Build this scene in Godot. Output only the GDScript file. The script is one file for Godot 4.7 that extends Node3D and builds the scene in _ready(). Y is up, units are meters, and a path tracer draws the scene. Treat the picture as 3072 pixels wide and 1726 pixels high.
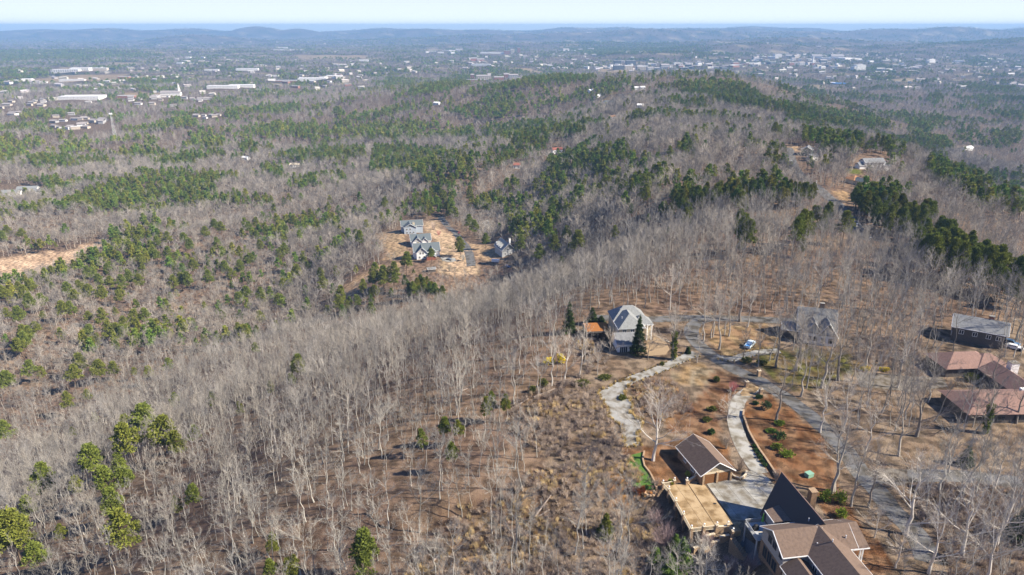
extends Node3D
# A wooded ridge above a wide plain: houses and lanes on the crest, bare late-winter woods below, a town in the haze.

const CREST = [[75, -160, -4, 40, 200], [72, 30, 0, 52, 200], [73, 112, 0, 55, 200], [76, 155, 0, 52, 135], [100, 200, -1, 42, 118], [150, 290, -8, 30, 140], [190, 420, -14, 28, 190], [224, 560, -15, 24, 200], [235, 800, -30, 20, 230], [300, 1100, -26, 20, 260], [345, 1380, -14, 20, 300], [170, 1560, -30, 20, 300], [-160, 1750, -64, 20, 260]]
const SPUR = [[-14, 330, -76, 8, 55], [-46, 430, -70, 20, 75], [-70, 560, -82, 16, 80], [-60, 700, -92, 10, 90]]
const SPUR_FAR = [[-30, 760, -66, 10, 130], [90, 900, -52, 10, 150], [200, 1050, -40, 10, 150]]
const HILLS = [[900, 4300, 45, 700, 260], [1700, 5200, 60, 900, 350], [-200, 5000, 25, 700, 300], [600, 6500, 55, 1500, 400], [2600, 6400, 85, 1500, 500], [3900, 5200, 110, 1400, 700], [-2500, 5200, 30, 1500, 300], [1500, 8800, 140, 2600, 600], [4800, 9000, 158, 2800, 700], [2300, 10500, 158, 2500, 700], [6500, 9800, 160, 3200, 800], [-700, 10800, 150, 1900, 600], [-3600, 8600, 95, 700, 450], [-6000, 11000, 162, 1300, 600], [-3900, 11300, 164, 650, 450], [-3200, 11200, 148, 500, 400], [-7600, 11500, 148, 3400, 700], [-4900, 11600, 145, 1600, 600], [-1500, 11800, 140, 2500, 600], [3000, 12000, 160, 6000, 700]]
const SCALE = 1.17
const PLAIN = -112.0
const CAMERA_AT = Vector3(0, 91.26, 0)
const PITCH = 20.7614

var rng = RandomNumberGenerator.new()
var names = {}
var M = {}
var noise_a = FastNoiseLite.new()
var noise_b = FastNoiseLite.new()
var pine_zones = []
var clear_zones = []
var paint_zones = []
var roads = []
var pads = []

func _ready():
	var camera = Camera3D.new()
	camera.name = "camera"
	camera.position = CAMERA_AT
	camera.rotation_degrees = Vector3(-PITCH, 0, 0)
	camera.fov = 45.2
	camera.near = 1.0
	camera.far = 60000.0
	add_child(camera)
	camera.current = true
	var sky_stuff = ProceduralSkyMaterial.new()
	sky_stuff.sky_top_color = Color(0.26, 0.42, 0.70)
	sky_stuff.sky_horizon_color = Color(0.93, 0.975, 1.0)
	sky_stuff.sky_curve = 0.11
	sky_stuff.ground_horizon_color = Color(0.93, 0.975, 1.0)
	sky_stuff.ground_curve = 0.02
	sky_stuff.ground_bottom_color = Color(0.3, 0.3, 0.3)
	sky_stuff.sun_angle_max = 1.0
	var sky = Sky.new()
	sky.sky_material = sky_stuff
	var env = Environment.new()
	env.background_mode = Environment.BG_SKY
	env.sky = sky
	env.background_energy_multiplier = 0.53
	env.tonemap_mode = Environment.TONE_MAPPER_LINEAR
	env.tonemap_exposure = 2.25
	env.sdfgi_enabled = true
	env.ssao_enabled = true
	env.ssil_enabled = true
	env.fog_enabled = true
	env.fog_density = 0.00009
	env.fog_light_color = Color(0.62, 0.80, 1.0)
	var around = WorldEnvironment.new()
	around.name = "world_environment"
	around.environment = env
	add_child(around)
	var sun = DirectionalLight3D.new()
	sun.name = "sun"
	sun.light_energy = 1.6
	sun.light_color = Color(1.0, 0.955, 0.88)
	sun.light_angular_distance = 0.5
	sun.shadow_enabled = true
	add_child(sun)
	sun.look_at_from_position(Vector3.ZERO, Vector3(-0.765, -0.616, -0.19))
	rng.seed = 20240
	noise_a.seed = 3
	noise_a.frequency = 1.0
	noise_a.fractal_octaves = 4
	noise_b.seed = 11
	noise_b.frequency = 1.0
	noise_b.fractal_octaves = 3
	make_materials()
	lay_out()
	build_ground()
	build_roads()
	build_estate()
	build_houses()
	build_small_things()
	build_far_places()
	build_woods()

# ---------- the lie of the land ----------
func ridge(line, x: float, d: float) -> float:
	var best := -1e9
	for i in line.size() - 1:
		var a = line[i]
		var b = line[i + 1]
		var dx: float = b[0] - a[0]
		var dz: float = b[1] - a[1]
		var t: float = clampf(((x - a[0]) * dx + (d - a[1]) * dz) / (dx * dx + dz * dz), 0.0, 1.0)
		var ex: float = x - a[0] - dx * t
		var ez: float = d - a[1] - dz * t
		var away: float = sqrt(ex * ex + ez * ez)
		var e: float = maxf(0.0, away - (a[3] + (b[3] - a[3]) * t)) / (a[4] + (b[4] - a[4]) * t)
		if e < 3.5:
			best = maxf(best, (a[2] + (b[2] - a[2]) * t - PLAIN) * exp(-e * e))
	return maxf(best, 0.0)

func smooth_max(a: float, b: float, k: float) -> float:
	var h: float = maxf(k - absf(a - b), 0.0) / k
	return maxf(a, b) + h * h * k * 0.25

func ground(x0: float, z0: float) -> float:
	var x := x0 / SCALE
	var d := -z0 / SCALE
	var r := 0.0
	var k := 1.0
	if d < 2800.0:
		r = ridge(CREST, x, d)
		k = clampf((0.93 - r / 112.0) * 6.0, 0.0, 1.0)
	r = smooth_max(r, ridge(SPUR, x, d) if d < 1200.0 else 0.0, 10.0)
	r = smooth_max(r, ridge(SPUR_FAR, x, d) if d < 2000.0 else 0.0, 14.0)
	var u := sin(x * 0.021 + d * 0.013) * sin(d * 0.017 - x * 0.009 + 1.3) * 4.5 + sin(x * 0.051 - d * 0.037 + 0.5) * 1.4
	var y := PLAIN + r + u * k
	if d > 1500.0:
		var hill := 0.0
		for q in HILLS:
			var a: float = (x - q[0]) / q[3]
			var b: float = (d - q[1]) / q[4]
			var s: float = a * a + b * b
			if s < 6.0:
				hill = smooth_max(hill, q[2] * exp(-s) * (1.0 + 0.12 * sin(x * 0.0021 + q[1]) + 0.06 * sin(x * 0.0061 + q[0])), 25.0)
		y += hill - minf(hill, 6.25)
	y *= SCALE
	if -z0 < 130.0 and x0 < 60.0:
		var cut_a := smoothstep(0.0, 5.0, 38.0 - x0) * smoothstep(0.0, 4.0, 122.0 + z0)
		var cut_b := smoothstep(0.0, 3.0, 109.0 + z0) * smoothstep(0.0, 2.0, 46.5 - x0)
		y -= 3.6 * maxf(cut_a, cut_b)
	return y

func at(p, lift := 0.0) -> Vector3:
	return Vector3(p.x, ground(p.x, p.y) + lift, p.y)

# ---------- names and labels ----------
func numbered(called: String) -> String:
	names[called] = names.get(called, -1) + 1
	return called if names[called] == 0 else "%s_%03d" % [called, names[called]]

func tag(o: Node, label: String, category: String, group := "", kind := "") -> Node:
	o.set_meta("label", label)
	if category:
		o.set_meta("category", category)
	if group:
		o.set_meta("group", group)
	if kind:
		o.set_meta("kind", kind)
	return o

func thing(called: String, label: String, category: String, where: Vector3, turn := 0.0, group := "") -> Node3D:
	var o := Node3D.new()
	o.name = numbered(called)
	add_child(o)
	o.position = where
	o.rotation.y = turn
	tag(o, label, category, group)
	return o

func part(called: String, shape, material: Material, parent: Node, where := Vector3.ZERO) -> MeshInstance3D:
	var o := MeshInstance3D.new()
	o.name = called
	o.mesh = shape.done(material) if shape is Shape else shape
	if not shape is Shape and material:
		o.material_override = material
	o.position = where
	parent.add_child(o, true)
	return o

func structure(called: String, shape, material: Material) -> MeshInstance3D:
	var o := part(numbered(called), shape, material, self)
	o.set_meta("kind", "structure")
	return o

# where a point stands in the photograph, for labels only
func in_photo(p: Vector3) -> Vector2:
	var d := p - CAMERA_AT
	var c := cos(deg_to_rad(PITCH))
	var s := sin(deg_to_rad(PITCH))
	var deep := -d.z * c - d.y * s
	if deep < 1.0:
		return Vector2(-9, -9)
	return Vector2(0.5 + d.x / deep * 2076.0 / 3072.0, 0.5 - (-d.z * s + d.y * c) / deep * 2076.0 / 1726.0)

const ONES = ["", "first", "second", "third", "fourth", "fifth", "sixth", "seventh", "eighth", "ninth", "tenth", "eleventh", "twelfth", "thirteenth", "fourteenth", "fifteenth", "sixteenth", "seventeenth", "eighteenth", "nineteenth"]
const TENS = ["", "", "twenty", "thirty", "forty", "fifty", "sixty", "seventy", "eighty"]
const TENTHS = ["", "", "twentieth", "thirtieth", "fortieth", "fiftieth", "sixtieth", "seventieth", "eightieth"]

func ordinal(n: int) -> String:   # 1 is left out
	if n < 2:
		return ""
	if n < 20:
		return ONES[n] + " "
	return (TENTHS[n / 10] if n % 10 == 0 else TENS[n / 10] + " " + ONES[n % 10]) + " "

var landmarks = []
var label_uses = {}

func landmark(words: String, p: Vector3):
	landmarks.append([words, in_photo(p)])

# what something is, by its look and by the nearest thing that one can find; counted outward where two would read alike
func lone_label(look: String, p: Vector3) -> String:
	var q := in_photo(p)
	var best = landmarks[0]
	for m in landmarks:
		if (m[1] - q).length_squared() < (best[1] - q).length_squared():
			best = m
	var o: Vector2 = q - best[1]
	var side := "left of"
	if absf(o.x) * 1.6 > absf(o.y):
		side = "left of" if o.x < 0 else "right of"
	else:
		side = "behind" if o.y < 0 else "in front of"
	var words := "%s %s %s" % [look, side, best[0]]
	label_uses[words] = label_uses.get(words, -1) + 1
	return ordinal(label_uses[words] + 1) + words

# ---------- shapes ----------
class Shape:
	var v := PackedVector3Array()
	var n := PackedVector3Array()
	var c := PackedColorArray()
	var t := PackedVector2Array()
	var ink := Color.WHITE
	func tri(a: Vector3, b: Vector3, d: Vector3):   # counterclockwise as seen from outside
		var f := (b - a).cross(d - a)
		if f.length_squared() < 1e-12:
			return
		f = f.normalized()
		v.append(a); v.append(d); v.append(b)
		for i in 3:
			n.append(f)
			c.append(ink)
		var e := (b - a).normalized()
		var g := f.cross(e)
		t.append(Vector2.ZERO); t.append(Vector2((d - a).dot(e), (d - a).dot(g))); t.append(Vector2((b - a).dot(e), 0))
	func quad(a: Vector3, b: Vector3, d: Vector3, e: Vector3):
		var f := (b - a).cross(d - a) + (d - a).cross(e - a)
		if f.length_squared() < 1e-12:
			return
		f = f.normalized()
		var u := (b - a).normalized()
		var w := f.cross(u)
		for p in [a, d, b, a, e, d]:
			v.append(p)
			n.append(f)
			c.append(ink)
			t.append(Vector2((p - a).dot(u), (p - a).dot(w)))
	func poly(points):   # convex, counterclockwise from outside
		for i in range(1, points.size() - 1):
			tri(points[0], points[i], points[i + 1])
	func box(lo: Vector3, hi: Vector3, x := Transform3D.IDENTITY):
		var p = []
		for i in 8:
			p.append(x * Vector3(hi.x if i & 1 else lo.x, hi.y if i & 2 else lo.y, hi.z if i & 4 else lo.z))
		quad(p[4], p[5], p[7], p[6]); quad(p[1], p[0], p[2], p[3])
		quad(p[5], p[1], p[3], p[7]); quad(p[0], p[4], p[6], p[2])
		quad(p[6], p[7], p[3], p[2]); quad(p[0], p[1], p[5], p[4])
	func slab(a: Vector3, b: Vector3, d: Vector3, e: Vector3, thick: float):   # a sheet with thickness below
		var f := ((b - a).cross(d - a) + (d - a).cross(e - a)).normalized() * -thick
		quad(a, b, d, e)
		quad(e + f, d + f, b + f, a + f)
		quad(a + f, b + f, b, a); quad(b + f, d + f, d, b); quad(d + f, e + f, e, d); quad(e + f, a + f, a, e)
	func prism(points, low: float, high: float):   # outline of Vector2 (x, z) that is convex, raised
		var area := 0.0
		for i in points.size():
			var p = points[i]
			var q = points[(i + 1) % points.size()]
			area += p.x * q.y - q.x * p.y
		var ring = points.duplicate()
		if area > 0:
			ring.reverse()
		var top = []
		for p in ring:
			top.append(Vector3(p.x, high, p.y))
		for tri_at in range(0, 3 * (ring.size() - 2), 3):
			tri(top[0], top[tri_at / 3 + 1], top[tri_at / 3 + 2])
		for i in ring.size():
			var p = ring[i]
			var q = ring[(i + 1) % ring.size()]
			quad(Vector3(p.x, low, p.y), Vector3(q.x, low, q.y), Vector3(q.x, high, q.y), Vector3(p.x, high, p.y))
	func tube(a: Vector3, b: Vector3, ra: float, rb: float, sides: int, cap := false):
		var along := (b - a).normalized()
		var x := along.cross(Vector3(0.31, 0.17, 0.93)).normalized()
		var y := along.cross(x)
		var ring_a = []
		var ring_b = []
		for i in sides:
			var w := TAU * i / sides
			var o := x * cos(w) + y * sin(w)
			ring_a.append(a + o * ra)
			ring_b.append(b + o * rb)
		for i in sides:
			var j := (i + 1) % sides
			quad(ring_a[i], ring_a[j], ring_b[j], ring_b[i])
		if cap:
			poly(ring_b)
	func spike(a: Vector3, b: Vector3, r: float):
		var along := (b - a).normalized()
		var x := along.cross(Vector3(0.31, 0.17, 0.93)).normalized() * r
		var y := along.cross(x)
		var p := [a + x, a - x * 0.5 + y * 0.87, a - x * 0.5 - y * 0.87]
		for i in 3:
			tri(p[i], p[(i + 1) % 3], b)
	func ball(at: Vector3, r: Vector3, rings: int, around: int):
		for i in rings:
			for j in around:
				var q = []
				for k in [[i, j], [i, j + 1], [i + 1, j + 1], [i + 1, j]]:
					var a: float = PI * k[0] / rings
					var b: float = -TAU * k[1] / around
					q.append(at + r * Vector3(sin(a) * cos(b), cos(a), sin(a) * sin(b)))
				if i == 0:
					tri(q[0], q[3], q[2])
				elif i == rings - 1:
					tri(q[0], q[3], q[1])
				else:
					quad(q[0], q[3], q[2], q[1])
	func done(material: Material) -> ArrayMesh:
		var m := ArrayMesh.new()
		if v.is_empty():
			return m
		var a = []
		a.resize(Mesh.ARRAY_MAX)
		a[Mesh.ARRAY_VERTEX] = v
		a[Mesh.ARRAY_NORMAL] = n
		a[Mesh.ARRAY_COLOR] = c
		a[Mesh.ARRAY_TEX_UV] = t
		m.add_surface_from_arrays(Mesh.PRIMITIVE_TRIANGLES, a)
		m.surface_set_material(0, material)
		return m

# ---------- materials ----------
func ramp(stops) -> Gradient:
	var g := Gradient.new()
	g.offsets = PackedFloat32Array(stops.keys())
	var colours = PackedColorArray()
	for k in stops.values():
		colours.append(k if k is Color else Color(k, k, k))
	g.colors = colours
	return g

func grain(seed_number: int, frequency: float, octaves: int, stops, size := 512, cellular := false) -> NoiseTexture2D:
	var f := FastNoiseLite.new()
	f.seed = seed_number
	f.frequency = frequency
	f.fractal_octaves = octaves
	if cellular:
		f.noise_type = FastNoiseLite.TYPE_CELLULAR
		f.cellular_return_type = FastNoiseLite.RETURN_CELL_VALUE
		f.fractal_type = FastNoiseLite.FRACTAL_NONE
	var x := NoiseTexture2D.new()
	x.width = size
	x.height = size
	x.seamless = true
	x.noise = f
	x.color_ramp = ramp(stops)
	return x

func paint(key: String, linear: Color, rough := 0.9, texture: Texture2D = null, metres := 4.0, vertex := false) -> StandardMaterial3D:
	var m := StandardMaterial3D.new()
	m.resource_name = key
	m.albedo_color = linear.linear_to_srgb()
	m.roughness = rough
	m.metallic_specular = 0.3
	m.vertex_color_use_as_albedo = vertex
	if texture:
		m.albedo_texture = texture
		m.uv1_triplanar = true
		m.uv1_world_triplanar = true
		m.uv1_scale = Vector3.ONE / metres
	M[key] = m
	return m

# a second, larger pattern of dirt and wear laid over the first
func wear(m: StandardMaterial3D, texture: Texture2D, metres: float):
	m.detail_enabled = true
	m.detail_blend_mode = BaseMaterial3D.BLEND_MODE_MUL
	m.detail_uv_layer = BaseMaterial3D.DETAIL_UV_2
	m.uv2_triplanar = true
	m.uv2_world_triplanar = true
	m.uv2_scale = Vector3.ONE / metres
	m.detail_albedo = texture

func make_materials():
	var litter := grain(1, 0.035, 5, {0.0: Color(0.42, 0.40, 0.40), 0.35: Color(0.70, 0.67, 0.65), 0.55: Color(0.92, 0.88, 0.84), 0.75: Color(1.0, 0.97, 0.9), 1.0: Color(1, 1, 1)}, 1024)
	var patches := grain(2, 0.012, 4, {0.0: 0.55, 0.4: 0.80, 0.6: 0.98, 1.0: 1.0}, 512)
	var stain := grain(5, 0.02, 5, {0.0: 0.78, 0.4: 0.92, 0.6: 0.97, 1.0: 1.0}, 512)
	var worn_look := grain(8, 0.012, 6, {0.0: Color(0.62, 0.58, 0.52), 0.3: Color(0.80, 0.77, 0.72), 0.5: Color(0.93, 0.92, 0.90), 0.7: Color(1, 1, 1), 1.0: Color(1, 1, 1)}, 512)
	var speck := grain(6, 0.12, 3, {0.0: 0.6, 0.5: 0.85, 1.0: 1.0}, 512)
	var stones := grain(7, 0.06, 1, {0.0: Color(0.42, 0.36, 0.32), 0.3: Color(0.95, 0.86, 0.75), 0.5: Color(0.68, 0.6, 0.54), 0.7: Color(1, 0.95, 0.88), 1.0: Color(0.55, 0.5, 0.47)}, 512, true)
	var soil := paint("soil", Color(1, 1, 1), 0.95, litter, 9.0, true)
	soil.detail_enabled = true
	soil.detail_blend_mode = BaseMaterial3D.BLEND_MODE_MUL
	soil.detail_uv_layer = BaseMaterial3D.DETAIL_UV_2
	soil.uv2_triplanar = true
	soil.uv2_world_triplanar = true
	soil.uv2_scale = Vector3.ONE / 26.0
	soil.detail_albedo = patches
	soil.metallic_specular = 0.1
	paint("asphalt", Color(0.15, 0.155, 0.165), 0.9, stain, 5.0)
	wear(paint("lane", Color(0.205, 0.205, 0.205), 0.9, speck, 2.6), worn_look, 27.0)
	wear(paint("concrete", Color(0.42, 0.41, 0.38), 0.85, speck, 1.7), worn_look, 23.0)
	wear(paint("pale_concrete", Color(0.50, 0.49, 0.45), 0.85, speck, 1.7), worn_look, 23.0)
	wear(paint("tan_concrete", Color(0.57, 0.42, 0.245), 0.85, speck, 1.9), worn_look, 21.0)
	wear(paint("gravel", Color(0.43, 0.425, 0.40), 0.95, speck, 2.1), worn_look, 19.0)
	wear(paint("old_gravel", Color(0.25, 0.225, 0.19), 0.95, speck, 2.1), worn_look, 12.0)
	paint("lawn", Color(0.10, 0.20, 0.035), 0.95, speck, 2.0)
	paint("mulch", Color(0.34, 0.16, 0.055), 0.95, litter, 3.0)
	paint("sand", Color(0.40, 0.32, 0.22), 0.95, litter, 5.0)
	paint("stone", Color(0.42, 0.34, 0.27), 0.9, stones, 1.3)
	paint("pale_stone", Color(0.58, 0.5, 0.4), 0.9, stones, 1.2)
	wear(paint("brown_shingle", Color(0.25, 0.178, 0.138), 0.9, speck, 1.6), stain, 7.0)
	paint("dark_shingle", Color(0.10, 0.085, 0.08), 0.9, speck, 1.6)
	wear(paint("grey_shingle", Color(0.37, 0.385, 0.385), 0.9, speck, 2.0), stain, 7.0)
	paint("slate_shingle", Color(0.17, 0.20, 0.215), 0.9, speck, 2.0)
	wear(paint("red_shingle", Color(0.38, 0.24, 0.20), 0.9, speck, 2.0), stain, 7.0)
	wear(paint("silver_shingle", Color(0.33, 0.34, 0.35), 0.9, speck, 2.0), stain, 7.0)
	paint("rust_leaves", Color(0.42, 0.19, 0.06), 0.95, litter, 2.0)
	paint("cream", Color(0.66, 0.57, 0.42), 0.8, stain, 3.0)
	paint("taupe", Color(0.38, 0.36, 0.34), 0.8, stain, 3.0)
	paint("white_paint", Color(0.80, 0.80, 0.79), 0.6)
	paint("grey_paint", Color(0.42, 0.43, 0.44), 0.7, stain, 3.0)
	paint("blue_siding", Color(0.42, 0.48, 0.55), 0.7, stain, 3.0)
	paint("dark_wall", Color(0.12, 0.105, 0.095), 0.8, stain, 3.0)
	paint("green_siding", Color(0.13, 0.20, 0.12), 0.8, stain, 3.0)
	paint("brick", Color(0.30, 0.11, 0.075), 0.85, stain, 2.0)
	paint("wood", Color(0.20, 0.095, 0.04), 0.55, stain, 2.0)
	paint("orange_roof", Color(0.48, 0.25, 0.12), 0.85, speck, 2.0)
	paint("iron", Color(0.05, 0.045, 0.04), 0.5)
	paint("steel", Color(0.55, 0.56, 0.58), 0.4)
	paint("black", Color(0.02, 0.02, 0.022), 0.6)
	paint("glass_globe", Color(0.82, 0.82, 0.80), 0.25)
	paint("window_glass", Color(0.03, 0.035, 0.045), 0.08)
	paint("utility_green", Color(0.20, 0.36, 0.27), 0.6)
	paint("umbrella_green", Color(0.16, 0.40, 0.07), 0.8)
	paint("blue_tarp", Color(0.05, 0.22, 0.55), 0.6)
	paint("bright_orange", Color(0.75, 0.28, 0.03), 0.6)
	paint("tyre", Color(0.025, 0.025, 0.025), 0.9)
	var car := paint("car", Color(1, 1, 1), 0.25, null, 1.0, true)
	car.clearcoat_enabled = true
	paint("far_wall", Color(1, 1, 1), 0.85, stain, 60.0, true)
	paint("bark", Color(1, 1, 1), 0.9, null, 1.0, true)
	var needles := paint("needles", Color(1, 1, 1), 0.75, null, 1.0, true)
	needles.metallic_specular = 0.2
	needles.backlight_enabled = true
	needles.backlight = Color(0.5, 0.5, 0.5)
	var straw := paint("straw", Color(1, 1, 1), 0.9, null, 1.0, true)
	straw.backlight_enabled = true
	straw.backlight = Color(0.25, 0.25, 0.25)

# ---------- the ground ----------
func inside(zone, x: float, z: float) -> bool:
	return zone.box.has_point(Vector2(x, z)) and Geometry2D.is_point_in_polygon(Vector2(x, z), zone.ring)

func zone(points, extra = {}) -> Dictionary:
	var ring := PackedVector2Array(points)
	var area := Rect2(ring[0], Vector2.ZERO)
	for p in ring:
		area = area.expand(p)
	var d := {"ring": ring, "box": area}
	d.merge(extra)
	return d

func road_distance(x: float, z: float) -> float:
	var best := 1e9
	for r in roads:
		if not r.box.grow(12.0).has_point(Vector2(x, z)):
			continue
		for i in r.line.size() - 1:
			var p := Geometry2D.get_closest_point_to_segment(Vector2(x, z), r.line[i], r.line[i + 1])
			best = minf(best, p.distance_to(Vector2(x, z)) - r.width * 0.5)
	return best

# share of evergreens in the far woods, in long patches
func pine_share(x: float, z: float) -> float:
	var s := noise_a.get_noise_2d(x * 0.0021, z * 0.0036) + 0.35 * noise_b.get_noise_2d(x * 0.009, z * 0.012)
	return clampf((s - 0.05) * 3.2, 0.05, 0.9)

func is_field(x: float, z: float) -> bool:   # open fields out on the plain
	return -z > 2600.0 and noise_b.get_noise_2d(x * 0.0022 + 40.0, z * 0.0045) > 0.40

func ground_colour(x: float, z: float) -> Color:
	var far := -z
	var litter := Color(0.285, 0.21, 0.165)
	if far < 2600.0:
		var wob := noise_b.get_noise_2d(x * 0.12, z * 0.12) * 2.6
		var wob2 := noise_b.get_noise_2d(x * 0.12 + 90.0, z * 0.12) * 2.6
		litter = litter.lerp(Color(0.36, 0.275, 0.205), clampf(0.5 + noise_a.get_noise_2d(x * 0.02, z * 0.02) * 1.4, 0, 1))
		if far > 500.0:
			litter = litter.lerp(Color(0.24, 0.195, 0.16), clampf((far - 500.0) / 700.0, 0, 1))
		for q in paint_zones:
			if inside(q, x + wob * q.wobble, z + wob2 * q.wobble):
				litter = q.colour
				if q.has("second"):
					litter = litter.lerp(q.second, clampf(0.5 + noise_a.get_noise_2d(x * q.grain, z * q.grain) * 2.4, 0, 1))
		return litter
	var s := pine_share(x, z)
	var bare := Color(0.185, 0.155, 0.145).lerp(Color(0.24, 0.20, 0.17), clampf(0.5 + noise_b.get_noise_2d(x * 0.004, z * 0.006) * 1.5, 0, 1))
	var out := bare.lerp(Color(0.035, 0.06, 0.04), s)
	for q in paint_zones:
		if q.get("far", false) and inside(q, x, z):
			out = q.colour
	if is_field(x, z):
		out = Color(0.46, 0.40, 0.28)
	return out

func build_ground():
	var rows := 484
	var columns := 300
	var v := PackedVector3Array()
	var c := PackedColorArray()
	var index := PackedInt32Array()
	v.resize(rows * columns)
	c.resize(rows * columns)
	var r := 30.0
	for i in rows:
		for j in columns:
			var w := deg_to_rad(-62.0 + 124.0 * j / (columns - 1))
			var x := r * sin(w)
			var z := -r * cos(w)
			var y := ground(x, z)
			v[i * columns + j] = Vector3(x, y, z)
			c[i * columns + j] = ground_colour(x, z)
		r *= 1.0131
	for i in rows - 1:
		for j in columns - 1:
			var a := i * columns + j
			index.append_array(PackedInt32Array([a, a + columns, a + 1, a + 1, a + columns, a + columns + 1]))
	var n := PackedVector3Array()
	n.resize(v.size())
	for i in rows:
		for j in columns:
			var e: Vector3 = v[i * columns + mini(j + 1, columns - 1)] - v[i * columns + maxi(j - 1, 0)]
			var g: Vector3 = v[mini(i + 1, rows - 1) * columns + j] - v[maxi(i - 1, 0) * columns + j]
			n[i * columns + j] = e.cross(g).normalized()
	var a = []
	a.resize(Mesh.ARRAY_MAX)
	a[Mesh.ARRAY_VERTEX] = v
	a[Mesh.ARRAY_NORMAL] = n
	a[Mesh.ARRAY_COLOR] = c
	a[Mesh.ARRAY_INDEX] = index
	var m := ArrayMesh.new()
	m.add_surface_from_arrays(Mesh.PRIMITIVE_TRIANGLES, a)
	structure("ground", m, M.soil)

func add_road(points, width: float):
	var curve := Curve2D.new()
	for i in points.size():
		var slope: Vector2 = (points[mini(i + 1, points.size() - 1)] - points[maxi(i - 1, 0)]) / 6.0
		curve.add_point(points[i], -slope, slope)
	curve.bake_interval = 2.0
	var line := curve.get_baked_points()
	var area := Rect2(line[0], Vector2.ZERO)
	for p in line:
		area = area.expand(p)
	roads.append({"line": line, "width": width, "box": area.grow(width)})
	return line

func ribbon(line, width: float, lift: float, across := 4) -> Shape:
	var s := Shape.new()
	var last = []
	for i in line.size():
		var along: Vector2 = (line[mini(i + 1, line.size() - 1)] - line[maxi(i - 1, 0)]).normalized()
		var side := Vector2(-along.y, along.x)
		var row = []
		for k in across + 1:
			var p: Vector2 = line[i] + side * width * (float(k) / across - 0.5) * (1.0 + 0.07 * noise_b.get_noise_2d(line[i].x * 0.4 + k * 7.0, line[i].y * 0.4))
			row.append(at(p, lift))
		if i:
			for k in across:
				s.quad(last[k + 1], last[k], row[k], row[k + 1])
		last = row
	return s

func sheet(points, lift: float, cell := 3.0) -> Shape:   # a flat-lying patch of any outline that follows the ground
	var s := Shape.new()
	var ring := PackedVector2Array(points)
	var flat := true
	for p in ring:
		flat = flat and absf(ground(p.x, p.y)) < 0.01
	var pieces = [ring]
	if not flat:
		pieces = []
		var area := Rect2(ring[0], Vector2.ZERO)
		for p in ring:
			area = area.expand(p)
		for i in int(area.size.x / cell) + 1:
			for j in int(area.size.y / cell) + 1:
				var o := area.position + Vector2(i, j) * cell
				pieces.append_array(Geometry2D.intersect_polygons(ring, PackedVector2Array([o, o + Vector2(cell, 0), o + Vector2(cell, cell), o + Vector2(0, cell)])))
	for piece in pieces:
		var index := Geometry2D.triangulate_polygon(piece)
		for i in range(0, index.size(), 3):
			var a := at(piece[index[i]], lift)
			var b := at(piece[index[i + 1]], lift)
			var c := at(piece[index[i + 2]], lift)
			if (b - a).cross(c - a).y > 0:
				s.tri(a, b, c)
			else:
				s.tri(a, c, b)
	return s

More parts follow.
